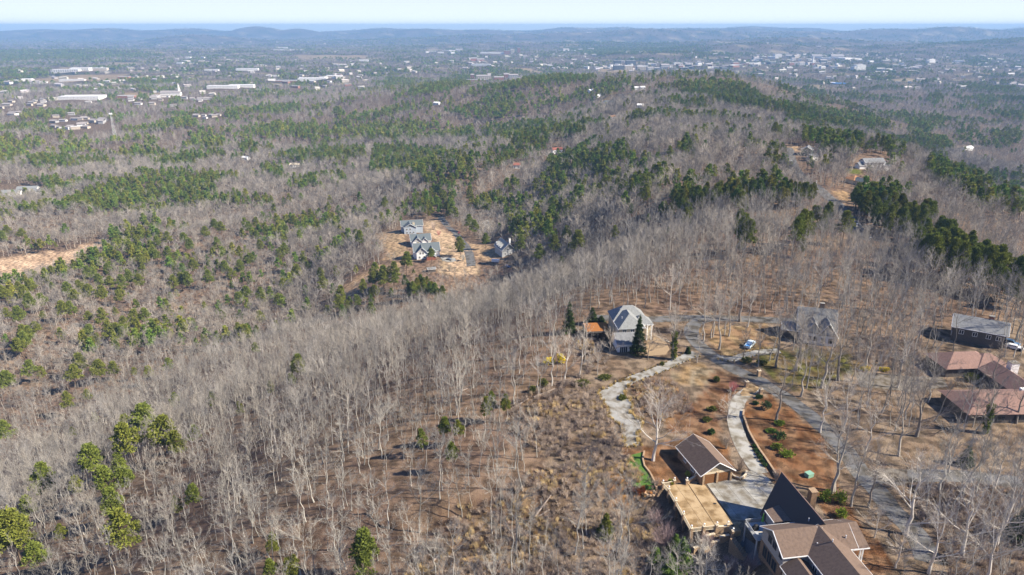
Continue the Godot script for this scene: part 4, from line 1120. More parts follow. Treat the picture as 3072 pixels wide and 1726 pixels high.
	var yard = [
		[Vector3(31.65, -0.00, -131.2), 15.0, 7.5, 0.30, oak_plan, 0.026, "great pale limbed oak leaning over the garage"],
		[Vector3(66.94, -0.00, -119.9), 20.0, 5.0, 0.42, grey_plan, 0.016, "left trunk of the tall twin trees behind the chimney"],
		[Vector3(67.67, -0.00, -120.3), 19.0, 5.0, 0.45, grey_plan, 0.015, "right trunk of the tall twin trees behind the chimney"],
		[Vector3(68.85, -0.00, -115.3), 16.0, 4.5, 0.40, grey_plan, 0.014, "bare tree between the bright green bushes and the lane"],
		[Vector3(72.05, -0.00, -115.1), 15.0, 4.5, 0.40, dark_plan, 0.013, "slim dark tree leaning toward the lane by the porch roof"],
		[Vector3(69.07, -0.00, -106.2), 6.0, 3.4, 0.35, white_plan, 0.014, "small pale ornamental tree in front of the east porch"],
		[Vector3(75.75, -0.00, -107.1), 16.0, 8.0, 0.28, oak_plan, 0.024, "broad white limbed tree over the lane at lower right"],
		[Vector3(82.60, -0.00, -100.7), 17.0, 7.0, 0.30, oak_plan, 0.020, "white limbed tree right of the lane near the lower edge"],
		[Vector3(90.79, -0.00, -103.7), 16.0, 6.5, 0.30, white_plan, 0.018, "pale tree near the right lower corner beside the dark pine"],
		[Vector3(74.18, -0.00, -96.91), 15.0, 6.0, 0.30, white_plan, 0.017, "pale tree at the lower edge right of the lane"],
		[Vector3(83.37, -0.00, -95.43), 15.0, 6.0, 0.30, white_plan, 0.017, "pale tree cut by the lower edge toward the right corner"],
		[Vector3(69.07, -0.00, -98.41), 8.0, 4.0, 0.30, white_plan, 0.016, "low pale tree in front of the east porch posts"],
		[Vector3(99.62, -0.00, -111.8), 15.0, 5.5, 0.35, grey_plan, 0.016, "grey tree at the right edge above the lower corner"],
		[Vector3(101.0, -0.00, -120.3), 14.0, 5.0, 0.35, white_plan, 0.014, "pale tree right of the side lane near the right edge"],
		[Vector3(87.71, -0.00, -132.9), 17.0, 5.0, 0.4, grey_plan, 0.016, "ivy footed grey tree where the wide drive meets the lane"],
		[Vector3(96.09, -0.00, -141.0), 17.0, 6.5, 0.36, dark_plan, 0.022, "stout dark tree left of the red roofed house front"],
		[Vector3(79.97, -0.00, -132.9), 15.0, 4.5, 0.4, white_plan, 0.013, "slender pale tree on the far side of the lane"],
		[Vector3(95.20, -0.00, -126.6), 12.0, 3.5, 0.4, grey_plan, 0.012, "thin tree beside the side lane"],
		[Vector3(65.21, -0.00, -147.8), 17.0, 4.0, 0.45, dark_plan, 0.018, "crooked dark tree in the orange mulch by the lane"],
		[Vector3(75.43, -0.00, -176.6), 18.0, 5.0, 0.4, dark_plan, 0.018, "dark trunk at the left side of the mossy grass"],
		[Vector3(80.50, -0.00, -174.3), 18.0, 5.0, 0.42, dark_plan, 0.020, "thick dark trunk in the middle of the mossy grass"],
		[Vector3(75.97, -0.00, -159.8), 18.0, 4.0, 0.45, grey_plan, 0.014, "straight grey trunk between the mossy grass and the lane"],
		[Vector3(83.40, -0.00, -164.5), 20.0, 6.0, 0.35, grey_plan, 0.019, "big grey tree right of the mossy grass"],
		[Vector3(89.81, -0.00, -168.5), 18.0, 6.5, 0.35, dark_plan, 0.022, "stout many limbed tree left of the wide gravel drive"],
		[Vector3(101.6, -0.00, -177.2), 17.0, 5.5, 0.38, grey_plan, 0.015, "grey tree beside the yellow forsythia"],
		[Vector3(107.9, -0.00, -171.6), 17.0, 6.0, 0.36, grey_plan, 0.017, "grey tree standing between forsythia and red roof"],
		[Vector3(93.24, -0.00, -167.7), 11.0, 3.0, 0.4, grey_plan, 0.012, "thin tree at the corner of the wide gravel drive"],
		[Vector3(103.9, -0.00, -164.5), 14.0, 5.0, 0.35, white_plan, 0.014, "pale tree in front of the wide gravel drive"],
		[Vector3(128.6, -0.00, -164.5), 13.0, 5.0, 0.3, dark_plan, 0.016, "dark tree rising before the red roofed courtyard"],
		[Vector3(112.0, -0.00, -145.0), 10.0, 3.5, 0.3, grey_plan, 0.012, "small grey tree below the red roofed house"],
		[Vector3(123.7, -0.00, -146.6), 15.0, 5.0, 0.35, dark_plan, 0.016, "dark tree at the right edge below the red roof"],
		[Vector3(79.74, -0.00, -142.7), 15.0, 5.5, 0.34, white_plan, 0.015, "pale tree between the lane and the wide gravel drive"],
		[Vector3(73.93, -0.00, -142.5), 15.0, 5.0, 0.36, white_plan, 0.014, "pale tree hiding the middle of the lane"],
		[Vector3(62.46, -0.00, -188.1), 20.0, 4.5, 0.4, grey_plan, 0.015, "tall twin stemmed tree by the lane near the pickup"],
		[Vector3(59.21, -0.00, -193.9), 18.0, 4.5, 0.42, grey_plan, 0.014, "tall grey tree at the bend of the lane"],
		[Vector3(62.22, -0.00, -196.2), 17.0, 4.0, 0.42, grey_plan, 0.012, "left of two slim trees in the tan clearing"],
		[Vector3(63.05, -0.00, -197.1), 16.0, 4.0, 0.42, grey_plan, 0.012, "right of two slim trees in the tan clearing"],
		[Vector3(68.12, -0.00, -197.6), 17.0, 4.5, 0.42, grey_plan, 0.014, "leaning tree in the tan clearing behind the pickup"],
		[Vector3(75.33, -0.00, -209.1), 21.0, 6.0, 0.4, dark_plan, 0.022, "largest dark trunk beside the cross lane"],
		[Vector3(67.86, -0.00, -182.2), 11.0, 2.5, 0.4, dark_plan, 0.011, "thin dark sapling in front of the pickup"],
		[Vector3(70.47, -0.00, -177.2), 13.0, 3.0, 0.4, grey_plan, 0.012, "thin grey tree right of the pale driveway branch"],
		[Vector3(53.68, -0.00, -179.5), 11.0, 1.6, 0.6, grey_plan, 0.011, "lone thin pole tree in the fork of lane and gravel track"],
		[Vector3(39.76, -0.00, -181.3), 8.0, 2.5, 0.4, dark_plan, 0.013, "small dark tree in front of the sandy yard"],
		[Vector3(14.43, -0.49, -168.6), 15.0, 4.5, 0.35, white_plan, 0.015, "pale tree in front of the yellow forsythia at the wood edge"],
		[Vector3(18.72, -0.22, -171.1), 16.0, 5.0, 0.36, white_plan, 0.014, "leaning pale tree left of the garage of the grey roofed house"],
		[Vector3(24.00, -0.02, -172.0), 9.0, 3.4, 0.3, grey_plan, 0.013, "low grey tree before the dull garage roof"],
		[Vector3(28.90, -0.00, -183.9), 8.0, 3.6, 0.25, grey_plan, 0.013, "twiggy tree before the dull garage roof, farther right"],
		[Vector3(54.13, -0.00, -218.9), 16.0, 6.0, 0.3, white_plan, 0.016, "fuzzy pale tree behind the ivy tree"],
		[Vector3(25.71, -0.00, -136.9), 5.0, 2.6, 0.25, grey_plan, 0.014, "small grey sapling at the left side of the gravel pad"],
		[Vector3(53.13, -0.00, -148.0), 8.0, 2.6, 0.25, white_plan, 0.012, "pale forked sapling left of the driveway"],
		[Vector3(35.82, -3.60, -100.7), 7.0, 4.0, 0.22, white_plan, 0.017, "white limbed small tree below the terrace front"],
	]
	for i in yard.size():
		var q = yard[i]
		var pair = bare_tree(900 + i, q[1], q[2], q[3], q[4], q[5])
		tree_thing("yard_tree", q[6], "tree", "bare trees round the houses", [pair[0].done(M.bark), pair[1].done(M.bark)], q[0], 0.0, Vector3.ONE)
	# two trees wrapped in ivy
	for q in [[Vector3(46.96, -0.00, -181.3), 17.0, 6.5, "ivy covered tree beside the sandy yard"], [Vector3(113.0, -0.00, -142.2), 15.0, 5.0, "ivy covered tree in front of the red roofed house"]]:
		var pair = bare_tree(990 + int(q[1]), q[1], q[2], 0.3, grey_plan, 0.024)
		var o := tree_thing("ivy_tree", q[3], "tree", "", [pair[0].done(M.bark), pair[1].done(M.bark)], q[0], 0.0, Vector3.ONE)
		var r := RandomNumberGenerator.new()
		r.seed = 41
		var s := Shape.new()
		for k in 9:
			tufts(s, r, Vector3(r.randf_range(-0.25, 0.25), 0.8 + q[1] * 0.055 * k, r.randf_range(-0.25, 0.25)), Vector3(0.75 + 0.15 * (k % 3), 0.8, 0.75), 90, 0.32, Color(0.05, 0.085, 0.015), Color(0.20, 0.24, 0.035))
		part("ivy", s, M.needles, o)
	landmark("the ivy tree by the sandy yard", Vector3(49.05, -0.00, -191.0))
	for q in [[Vector3(37.29, -0.00, -184.6), 13.0, 5.6, "dark spruce in front of the grey roofed house"], [Vector3(18.23, -0.86, -202.0), 11.0, 5.2, "conical dark conifer left of the orange leaf covered roof"], [Vector3(26.28, -0.26, -207.6), 6.0, 5.0, "rounded dark holly behind the orange leaf covered roof"], [Vector3(29.12, -0.10, -207.2), 3.0, 3.6, "low dark holly right of the rounded one"], [Vector3(52.34, -0.00, -185.3), 2.2, 1.2, "clipped dark topiary beside the lane"], [Vector3(100.6, -0.00, -129.4), 5.0, 3.4, "young dark cedar left of the ivy trunk at right"], [Vector3(95.81, -0.00, -105.1), 9.0, 6.0, "dark evergreen at the right edge near the lower corner"]]:
		var pair = cone_tree(int(q[1] * 7 + q[2]), q[1], q[2], 1400, 0.5, Color(0.03, 0.05, 0.025), Color(0.09, 0.125, 0.04))
		tree_thing("conifer", q[3], "tree", "", [pair[0].done(M.bark), pair[1].done(M.needles)], q[0], 0, Vector3.ONE)
	var gold_a := Color(0.45, 0.36, 0.01)
	var gold_b := Color(0.80, 0.66, 0.03)
	for q in [[Vector3(14.33, -0.81, -180.8), Vector3(2.0, 3.2, 2.0), "tall yellow forsythia at the wood edge"], [Vector3(11.05, -1.28, -181.4), Vector3(2.2, 1.6, 1.8), "lower yellow green forsythia left of the tall one"], [Vector3(23.52, -0.31, -202.0), Vector3(1.5, 1.3, 1.2), "small yellow forsythia left of the orange leaf covered roof"], [Vector3(99.70, -0.00, -174.7), Vector3(2.2, 1.3, 1.2), "left yellow forsythia beyond the wide gravel drive"], [Vector3(105.1, -0.00, -174.3), Vector3(1.7, 1.1, 1.0), "right yellow forsythia beyond the wide gravel drive"]]:
		bush(q[0], q[1], gold_a, gold_b, q[2], "forsythia", 0.3, 320)
	for q in [[Vector3(8.44, -0.98, -166.3), Vector3(1.5, 3.0, 1.5), "upright olive juniper left of the track"], [Vector3(5.71, -1.16, -164.3), Vector3(1.2, 2.0, 1.2), "grey green juniper left of the upright one"], [Vector3(-2.05, -1.75, -157.7), Vector3(1.7, 3.0, 1.7), "bright young pine at the brush edge left of the track"], [Vector3(25.82, -0.00, -169.2), Vector3(2.6, 1.2, 1.8), "mossy green shrub above the gravel track"], [Vector3(19.28, -0.14, -166.5), Vector3(3.0, 1.4, 2.2), "olive thicket above the gravel pad"], [Vector3(43.14, -0.00, -177.9), Vector3(0.9, 1.0, 0.9), "small dark green shrub beside the gravel track"], [Vector3(56.04, -0.00, -168.0), Vector3(1.3, 1.6, 1.2), "leaning green shrub left of the crimson shrub"], [Vector3(50.77, -0.00, -152.8), Vector3(1.5, 1.2, 1.3), "olive shrub left of the driveway bend"], [Vector3(48.42, -0.00, -147.8), Vector3(1.6, 1.0, 1.3), "lower olive shrub left of the driveway"], [Vector3(68.12, -0.00, -179.2), Vector3(2.0, 2.0, 1.6), "dark green shrub below the pale driveway branch"], [Vector3(71.57, -0.00, -177.9), Vector3(2.2, 1.6, 1.6), "second dark green shrub below the pale driveway branch"], [Vector3(28.92, -0.00, -158.5), Vector3(1.2, 0.8, 1.8), "olive weeds in the middle of the gravel pad"], [Vector3(126.3, -0.00, -168.2), Vector3(3.6, 2.4, 2.4), "dark evergreen shrubs filling the red roofed courtyard"]]:
		bush(q[0], q[1], Color(0.07, 0.085, 0.02), Color(0.19, 0.20, 0.05), q[2], "green_shrub", 0.32, 300)
	# brush and tall grass: nobody could count it
	var r2 := RandomNumberGenerator.new()
	r2.seed = 99
	var o1 := stuff("brush", "brown twiggy brush and brambles filling the clearing left of the terrace", "brush")
	var o2 := stuff("tall_grass", "golden broom grass growing in tufts round the gravel pad", "grass")
	var kinds := []
	for i in 4:
		kinds.append(twiggy(r2, 1.6, 2.0, Color(0.36, 0.30, 0.25), 80).done(M.bark))
	var blades := Shape.new()
	for i in 60:
		var f := slant(r2.randf() * TAU, 0) * r2.randf() * 0.4
		blades.ink = pick(Color(0.44, 0.33, 0.17), Color(0.64, 0.50, 0.29), r2)
		blades.spike(f, f * 1.9 + Vector3(0, r2.randf_range(0.6, 1.3), 0), 0.035)
	var grass: ArrayMesh = blades.done(M.straw)
	var lots := [[], [], [], []]
	var tufts_at := []
	var areas := [zone([Vector2(-22.49, -102.5), Vector2(-14.46, -118.9), Vector2(-3.94, -120.7), Vector2(9.24, -130.8), Vector2(-1.31, -146.0), Vector2(0.35, -160.9), Vector2(15.12, -169.9), Vector2(22.67, -163.5), Vector2(24.23, -148.4), Vector2(27.04, -130.3), Vector2(31.54, -123.1), Vector2(27.95, -97.79)]), zone([Vector2(33.97, -167.5), Vector2(43.34, -169.2), Vector2(44.91, -163.8), Vector2(46.68, -157.2), Vector2(45.46, -152.1), Vector2(40.45, -149.7), Vector2(36.20, -147.4), Vector2(33.31, -152.1), Vector2(32.23, -161.1)]), zone([Vector2(2.05, -154.3), Vector2(13.87, -165.2), Vector2(20.04, -173.3), Vector2(18.74, -191.3), Vector2(21.13, -201.0), Vector2(26.73, -190.2), Vector2(26.81, -175.0), Vector2(14.83, -166.0)]), zone([Vector2(85.97, -121.7), Vector2(97.79, -123.1), Vector2(108.1, -121.7), Vector2(91.56, -95.43), Vector2(73.35, -95.43), Vector2(76.32, -105.9)]), zone([Vector2(108.1, -198.5), Vector2(126.8, -193.9), Vector2(121.4, -179.8), Vector2(109.1, -175.3), Vector2(99.45, -179.8)])]
	for k in areas.size():
		var a = areas[k]
		for i in [3600, 480, 600, 1400, 600][k]:
			var p := Vector2(r2.randf_range(a.box.position.x, a.box.end.x), r2.randf_range(a.box.position.y, a.box.end.y))
			if not inside(a, p.x, p.y) or road_distance(p.x, p.y) < 1.0:
				continue
			var grown := noise_b.get_noise_2d(p.x * 0.07, p.y * 0.07)
			var tone := r2.randf_range(0.75, 1.2)
			if k < 3 and grown > 0.12 and r2.randf() < 0.4:
				for j in 3:
					var g := p + Vector2(r2.randf_range(-1, 1), r2.randf_range(-1, 1))
					tufts_at.append([at(g), r2.randf() * TAU, Vector3.ONE * r2.randf_range(0.45, 1.0), Color(tone, tone, tone)])
			else:
				lots[i % 4].append([at(p), r2.randf() * TAU, Vector3.ONE * r2.randf_range(0.5, 1.25), Color(tone, tone * 0.97, tone * 0.95)])
	var verges := [[0, 0.30], [3, 0.16], [4, 0.6], [5, 0.4], [1, 0.25]]
	for q in verges:
		var line = roads[q[0]].line
		for i in range(1, line.size()):
			for side in [-1.0, 1.0]:
				if r2.randf() > q[1] * 1.6:
					continue
				var along: Vector2 = (line[i] - line[i - 1]).normalized()
				var p: Vector2 = line[i] + Vector2(-along.y, along.x) * side * (roads[q[0]].width * 0.5 + r2.randf_range(-0.25, 0.5))
				var tone := r2.randf_range(0.6, 1.1)
				if q[0] >= 4:
					tufts_at.append([at(p), r2.randf() * TAU, Vector3.ONE * r2.randf_range(0.4, 0.8), Color(tone, tone, tone * 0.8)])
				else:
					lots[i % 4].append([at(p), r2.randf() * TAU, Vector3(0.5, 0.22, 0.5) * r2.randf_range(0.7, 1.4), Color(tone, tone * 0.95, tone * 0.9)])
	var rim := [Vector2(23.25, -162.2), Vector2(26.03, -164.9), Vector2(29.21, -168.1), Vector2(31.29, -168.9), Vector2(33.85, -169.2), Vector2(31.63, -165.8), Vector2(30.02, -162.5), Vector2(29.96, -160.3), Vector2(31.05, -157.2), Vector2(31.08, -154.1), Vector2(29.83, -151.2), Vector2(31.41, -148.5), Vector2(32.33, -148.1), Vector2(31.19, -145.1), Vector2(30.19, -142.8), Vector2(29.88, -139.6), Vector2(29.87, -137.5), Vector2(27.60, -136.5), Vector2(26.12, -136.9), Vector2(26.36, -140.0), Vector2(26.55, -142.8), Vector2(26.52, -146.0), Vector2(25.08, -148.1), Vector2(24.17, -149.7), Vector2(24.29, -152.6), Vector2(24.16, -155.6), Vector2(23.26, -159.0)]
	for i in rim.size():
		for k in 5:
			var p: Vector2 = rim[i].lerp(rim[(i + 1) % rim.size()], k / 5.0) + Vector2(r2.randf_range(-0.5, 0.5), r2.randf_range(-0.5, 0.5))
			var tone := r2.randf_range(0.6, 1.1)
			tufts_at.append([at(p), r2.randf() * TAU, Vector3.ONE * r2.randf_range(0.4, 0.9), Color(tone, tone * 0.98, tone * 0.75)])
	for i in 4:
		scatter(o1, "brush_clump", kinds[i], lots[i])
	scatter(o2, "grass_tuft", grass, tufts_at)
	# fallen trunks
	for q in [[Vector3(-0.38, -4.75, -111.2), Vector3(4.49, -4.28, -117.0), "long fallen trunk lying at the edge of the brush, lower half"], [Vector3(4.49, -4.29, -116.9), Vector3(8.33, -1.29, -120.7), "long fallen trunk lying at the edge of the brush, upper half"], [Vector3(4.28, -4.30, -116.2), Vector3(7.90, -3.66, -118.8), "short fallen trunk beside the long one"], [Vector3(-16.28, -4.57, -168.6), Vector3(-12.46, -4.05, -171.2), "fallen log in the woods above the young pines"], [Vector3(0.75, -1.38, -156.5), Vector3(4.31, -1.15, -160.5), "fallen log near the bright young pine"], [Vector3(5.74, -1.03, -161.0), Vector3(11.64, -0.66, -164.9), "thin fallen log below the forsythia"], [Vector3(-15.35, -6.84, -107.6), Vector3(-12.61, -6.37, -110.5), "fallen log near the lower edge in the middle"], [Vector3(75.75, -0.00, -99.69), Vector3(78.88, -0.00, -100.2), "fallen log in the lower right woods"]]:
		var o := thing("fallen_log", q[2], "log", q[0], 0.0, "fallen trunks")
		var s := Shape.new()
		s.ink = Color(0.30, 0.25, 0.215)
		var d: Vector3 = q[1] - q[0]
		s.tube(Vector3(0, 0.15, 0), d + Vector3(0, 0.15, 0), 0.22, 0.12, 6, true)
		part("trunk", s, M.bark, o)
		s = Shape.new()
		s.ink = Color(0.28, 0.235, 0.2)
		for k in 5:
			var f: Vector3 = d * (0.45 + 0.12 * k)
			s.spike(f + Vector3(0, 0.15, 0), f + Vector3(0.4 - 0.25 * k, 0.9, 0.9 - 0.4 * k), 0.06)
		part("broken_branches", s, M.bark, o)

# ---------- the other houses ----------
func chimney(o: Node3D, p: Vector3, high: float, material: Material, size := 0.6):
	var s := Shape.new()
	s.box(p - Vector3(size, 0.5, size * 0.8), p + Vector3(size, high, size * 0.8))
	var c := part("chimney", s, material, o)
	s = Shape.new()
	s.box(p + Vector3(-size - 0.08, high, -size * 0.8 - 0.08), p + Vector3(size + 0.08, high + 0.15, size * 0.8 + 0.08))
	part("chimney_cap", s, M.concrete, c)

func build_houses():
	var white: Material = M.white_paint
	# the grey hip roofed house by the lane
	var p := Vector3(35.82, -0.00, -197.4)
	var o := thing("hip_roofed_house", "two storey white house with pale grey hip roofs beside the lane bend", "house", p, 0.10)
	landmark("the grey hip roofed house", p + Vector3(0, 5, 0))
	block(o, Vector3(0, 0, 0.3), PI / 2, 11.0, 7.6, -1.0, 5.6, 2.9, M.cream, M.grey_shingle, 0.5, true, null, white)
	block(o, Vector3(1.0, 0.0, -3.8), 0, 10.0, 7.0, -1.0, 5.9, 3.0, M.cream, M.grey_shingle, 0.5, true, null, white)
	block(o, Vector3(4.4, 0, 0.2), 0, 5.6, 4.6, -1.0, 5.3, 1.8, M.cream, M.grey_shingle, 0.5, true, null, white)
	block(o, Vector3(-2.0, 0, 7.6), 0, 6.8, 6.4, -1.5, 2.8, 2.1, white, M.silver_shingle, 0.5, false, null, white)
	for x in [4.2, 5.6, 7.0]:
		var s := Shape.new()
		s.tube(Vector3(x, -0.4, 3.2), Vector3(x, 5.2, 3.2), 0.22, 0.18, 10)
		part("column", s, white, o)
	for q in [[-2.2, 1.0], [0.2, 1.0], [-2.2, 3.6], [0.2, 3.6], [2.4, 3.6]]:
		window(o, Vector3(q[0], q[1], 5.81), 0, 1.1, 1.5)
	for z in [-2.0, 0.5, 3.0]:
		window(o, Vector3(-3.81, 3.4, z), -PI / 2, 1.1, 1.5)
	for x in [-3.6, -0.6]:
		window(o, Vector3(x, -0.3, 10.81), 0, 2.3, 2.1, white, "garage_door", 3)
	for q in [Vector3(-1.6, 7.6, -3.0), Vector3(-2.2, 7.0, 1.8)]:
		var s := Shape.new()
		s.tube(q, q + Vector3(0, 0.7, 0), 0.12, 0.12, 7, true)
		part("roof_vent", s, M.steel, o)
	var c := thing("carport", "low carport with orange leaf covered roof left of the grey hip roofed house", "carport", Vector3(26.45, -0.08, -198.7), 0.1)
	var s2 := Shape.new()
	s2.box(Vector3(-3.6, 2.5, -3.4), Vector3(3.8, 2.75, 3.2))
	part("roof", s2, M.rust_leaves, c)
	s2 = Shape.new()
	s2.box(Vector3(-3.7, 2.2, 3.2), Vector3(3.9, 2.72, 3.35))
	part("fascia", s2, M.dark_wall, c)
	for q in [Vector3(-3.4, 0, 3.0), Vector3(0, 0, 3.0), Vector3(3.5, 0, 3.0), Vector3(-3.4, 0, -3.2), Vector3(3.5, 0, -3.2)]:
		s2 = Shape.new()
		s2.box(q + Vector3(-0.12, -0.4, -0.12), q + Vector3(0.12, 2.5, 0.12))
		part("post", s2, M.dark_wall, c)
	# the steep gabled house among the trees
	p = Vector3(93.83, -0.00, -197.0)
	o = thing("steep_gabled_house", "steep gabled grey and white half timbered house among bare trees", "house", p, -0.25)
	landmark("the steep half timbered house", p + Vector3(0, 5, 0))
	block(o, Vector3(0.8, 0, -1.5), 0, 10.5, 8.0, -1.0, 4.2, 5.0, M.grey_paint, M.silver_shingle, 0.5, false, white, white)
	block(o, Vector3(-0.6, 0, 2.6), PI / 2, 5.0, 4.8, -1.0, 3.6, 3.6, white, M.silver_shingle, 0.4, false, white, white)
	block(o, Vector3(3.4, 0, 3.0), PI / 2, 5.6, 5.4, -1.0, 3.4, 3.9, white, M.silver_shingle, 0.4, false, white, white)
	block(o, Vector3(-6.0, 0, -0.5), 0, 5.5, 5.0, -1.0, 2.8, 1.5, M.dark_wall, M.grey_shingle, 0.5, false, null, white)
	for q in [[-1.5, 1.0, 5.12], [0.2, 1.0, 5.12], [2.3, 0.9, 5.82], [4.4, 0.9, 5.82]]:
		window(o, Vector3(q[0], q[1], q[2]), 0, 1.1, 1.5, M.dark_wall)
	for q in [[-0.6, 5.12, 2.2, 3.4], [3.4, 5.82, 2.4, 3.2]]:
		for k in [-1.0, 1.0]:
			s2 = Shape.new()
			s2.tube(Vector3(q[0] + k * q[2], q[3], q[1] + 0.02), Vector3(q[0], q[3] + 3.4, q[1] + 0.02), 0.13, 0.13, 4)
			part("timber", s2, M.dark_wall, o)
		s2 = Shape.new()
		s2.box(Vector3(q[0] - q[2], q[3] + 0.1, q[1]), Vector3(q[0] + q[2], q[3] + 0.3, q[1] + 0.1))
		part("timber", s2, M.dark_wall, o)
	chimney(o, Vector3(2.2, 4, -3.0), 6.4, M.stone)
	# the two storey grey house at the right
	p = Vector3(144.3, -0.00, -195.1)
	o = thing("grey_gabled_house", "two storey dark walled house with pale grey roof behind the red roofed house", "house", p, -0.55)
	landmark("the dark walled grey roofed house", p + Vector3(0, 4, 0))
	block(o, Vector3.ZERO, 0, 13.5, 9.0, -1.5, 4.9, 2.3, M.dark_wall, M.silver_shingle, 0.6, false, M.dark_wall, white)
	for q in [[-2.4, 0.6], [1.4, 0.6], [-2.2, 3.2], [0.0, 3.2]]:
		window(o, Vector3(-6.76, q[1], q[0]), -PI / 2, 1.3, 1.2)
	for x in [-4.5, -1.0, 2.5, 5.0]:
		window(o, Vector3(x, 2.6, 4.51), 0, 1.2, 1.3)
	chimney(o, Vector3(2.6, 5.5, -0.8), 2.6, M.brick, 0.7)
	# the long red roofed house round a court
	p = Vector3(125.2, -0.00, -164.3)
	o = thing("red_roofed_house", "long low house with faded red hip roofs round a shrubby court", "house", p, 0.05)
	landmark("the red roofed house", p + Vector3(3, 3, 0))
	var rr: Material = M.red_shingle
	block(o, o.to_local(Vector3(127.3, -0.00, -175.5)), 0.03, 15.0, 9.0, -0.8, 3.0, 2.3, M.dark_wall, rr, 0.7, true, null, null)
	block(o, o.to_local(Vector3(133.4, -0.00, -174.9)), 0.03, 9.0, 7.5, -0.8, 3.02, 2.1, M.dark_wall, rr, 0.7, true, null, null)
	block(o, o.to_local(Vector3(122.4, -0.00, -152.4)), -0.02, 22.0, 11.0, -0.8, 3.0, 2.6, M.dark_wall, rr, 0.7, true, null, null)
	block(o, o.to_local(Vector3(133.1, -0.00, -162.0)), PI / 2, 16.0, 7.0, -0.8, 3.01, 2.0, M.dark_wall, rr, 0.7, false, null, null)
	var at_c: Vector3 = o.to_local(Vector3(136.2, -0.00, -168.0))
	chimney(o, at_c, 5.8, M.white_paint, 1.1)
	for x in [-3.0, 1.0, 5.0, 9.0]:
		window(o, o.to_local(Vector3(122.4, -0.00, -152.4)) + Vector3(x, 0.7, 5.55), -0.02, 1.8, 1.3, M.dark_wall)
	var v: Vector3 = o.to_local(Vector3(129.3, -0.00, -154.3))
	s2 = Shape.new()
	s2.box(v + Vector3(-0.6, 4.7, -0.45), v + Vector3(0.6, 5.5, 0.45))
	part("skylight", s2, white, o)
	# the subdivision on the spur
	p = Vector3(-93.01, -85.84, -607.1)
	o = thing("subdivision_house", "blue sided house with slate roof, farthest of the three in the row", "house", p, 0.22, "houses of the subdivision")
	landmark("the blue sided subdivision house", p + Vector3(0, 5, 0))
	block(o, Vector3(0, 0, -2.5), PI / 2, 11.0, 9.0, -2.0, 5.4, 2.6, M.blue_siding, M.slate_shingle, 0.5, false, null, white)
	block(o, Vector3(2.0, 0, -6.5), 0, 16.0, 8.0, -2.0, 5.2, 3.2, M.blue_siding, M.slate_shingle, 0.5, false, null, white)
	for q in [[-2.5, 0.6], [0.0, 0.6], [2.5, 0.6], [-2.5, 3.2], [0.0, 3.2]]:
		window(o, Vector3(q[0], q[1], 3.01), 0, 1.2, 1.5)
	chimney(o, Vector3(3.0, 5.0, -1.0), 3.2, M.cream, 0.8)
	p = Vector3(-78.62, -86.14, -570.0)
	o = thing("subdivision_house", "white house with slate roof in the middle of the row", "house", p, 0.22, "houses of the subdivision")
	block(o, Vector3(0, 0, -2.0), 0.0, 14.0, 9.5, -2.5, 4.6, 3.6, white, M.slate_shingle, 0.5, false, null, white)
	block(o, Vector3(-2.6, 0, 2.2), PI / 2, 6.5, 6.4, -2.5, 4.6, 3.0, white, M.slate_shingle, 0.5, false, null, white)
	block(o, Vector3(2.6, 0, 1.8), PI / 2, 5.0, 5.0, -2.5, 4.2, 2.6, white, M.slate_shingle, 0.4, false, null, white)
	for q in [[-4.0, 0.8], [-1.6, 0.8], [-2.8, 3.4]]:
		window(o, Vector3(q[0], q[1], 5.47), 0, 1.1, 1.4)
	for x in [5.0, 6.4, 7.8]:
		s2 = Shape.new()
		s2.tube(Vector3(x, -1.0, 3.4), Vector3(x, 2.8, 3.4), 0.14, 0.14, 6)
		part("porch_post", s2, white, o)
	chimney(o, Vector3(-5.6, 5.0, -3.0), 3.4, M.cream, 0.7)
	p = Vector3(-68.81, -82.34, -529.8)
	o = thing("subdivision_house", "nearest and largest white house of the row, with many gables and a brick wing", "house", p, 0.22, "houses of the subdivision")
	block(o, Vector3(0, 0, -2.0), 0.0, 17.0, 10.5, -2.5, 4.6, 4.0, white, M.slate_shingle, 0.5, false, null, white)
	block(o, Vector3(-3.6, 0, 2.6), PI / 2, 7.5, 7.0, -2.5, 4.6, 3.4, white, M.slate_shingle, 0.5, false, null, white)
	block(o, Vector3(3.2, 0, 2.0), PI / 2, 6.0, 5.4, -2.5, 4.4, 2.8, white, M.slate_shingle, 0.4, false, null, white)
	block(o, Vector3(2.0, 0, 6.8), PI / 2, 6.5, 6.0, -2.5, 2.6, 2.0, M.brick, M.slate_shingle, 0.4, false, M.cream, white)
	for q in [[-5.2, 0.6], [-2.0, 0.6], [-4.6, 3.4], [-2.8, 3.4]]:
		window(o, Vector3(q[0], q[1], 6.37), 0, 1.1, 1.5)
	for q in [[-6.9, -1.6], [-6.9, 1.8]]:
		window(o, Vector3(-8.51, 1.0, q[1]), -PI / 2, 1.4, 1.8)
	chimney(o, Vector3(-5.0, 5.0, -4.0), 3.8, M.cream, 0.8)
	for n in get_children():
		if n.has_meta("group") and n.get_meta("group") == "houses of the subdivision":
			n.scale = Vector3.ONE * 1.2
	p = Vector3(-5.23, -78.83, -526.7)
	o = thing("cape_house", "grey gabled white house with three dormers right of the subdivision street", "house", p, 0.36)
	landmark("the dormered subdivision house", p + Vector3(0, 5, 0))
	block(o, Vector3(0, 0, -1.0), PI / 2, 15.0, 9.6, -2.5, 4.4, 4.3, M.grey_paint, M.grey_shingle, 0.55, false, M.grey_paint, white)
	for z in [-5.5, -2.0, 1.5]:
		block(o, Vector3(-3.0, 0, z), 0, 3.2, 2.0, 4.0, 6.4, 1.0, white, M.grey_shingle, 0.25, false, null, white)
		window(o, Vector3(-4.61, 5.1, z), -PI / 2, 0.9, 1.2, white)
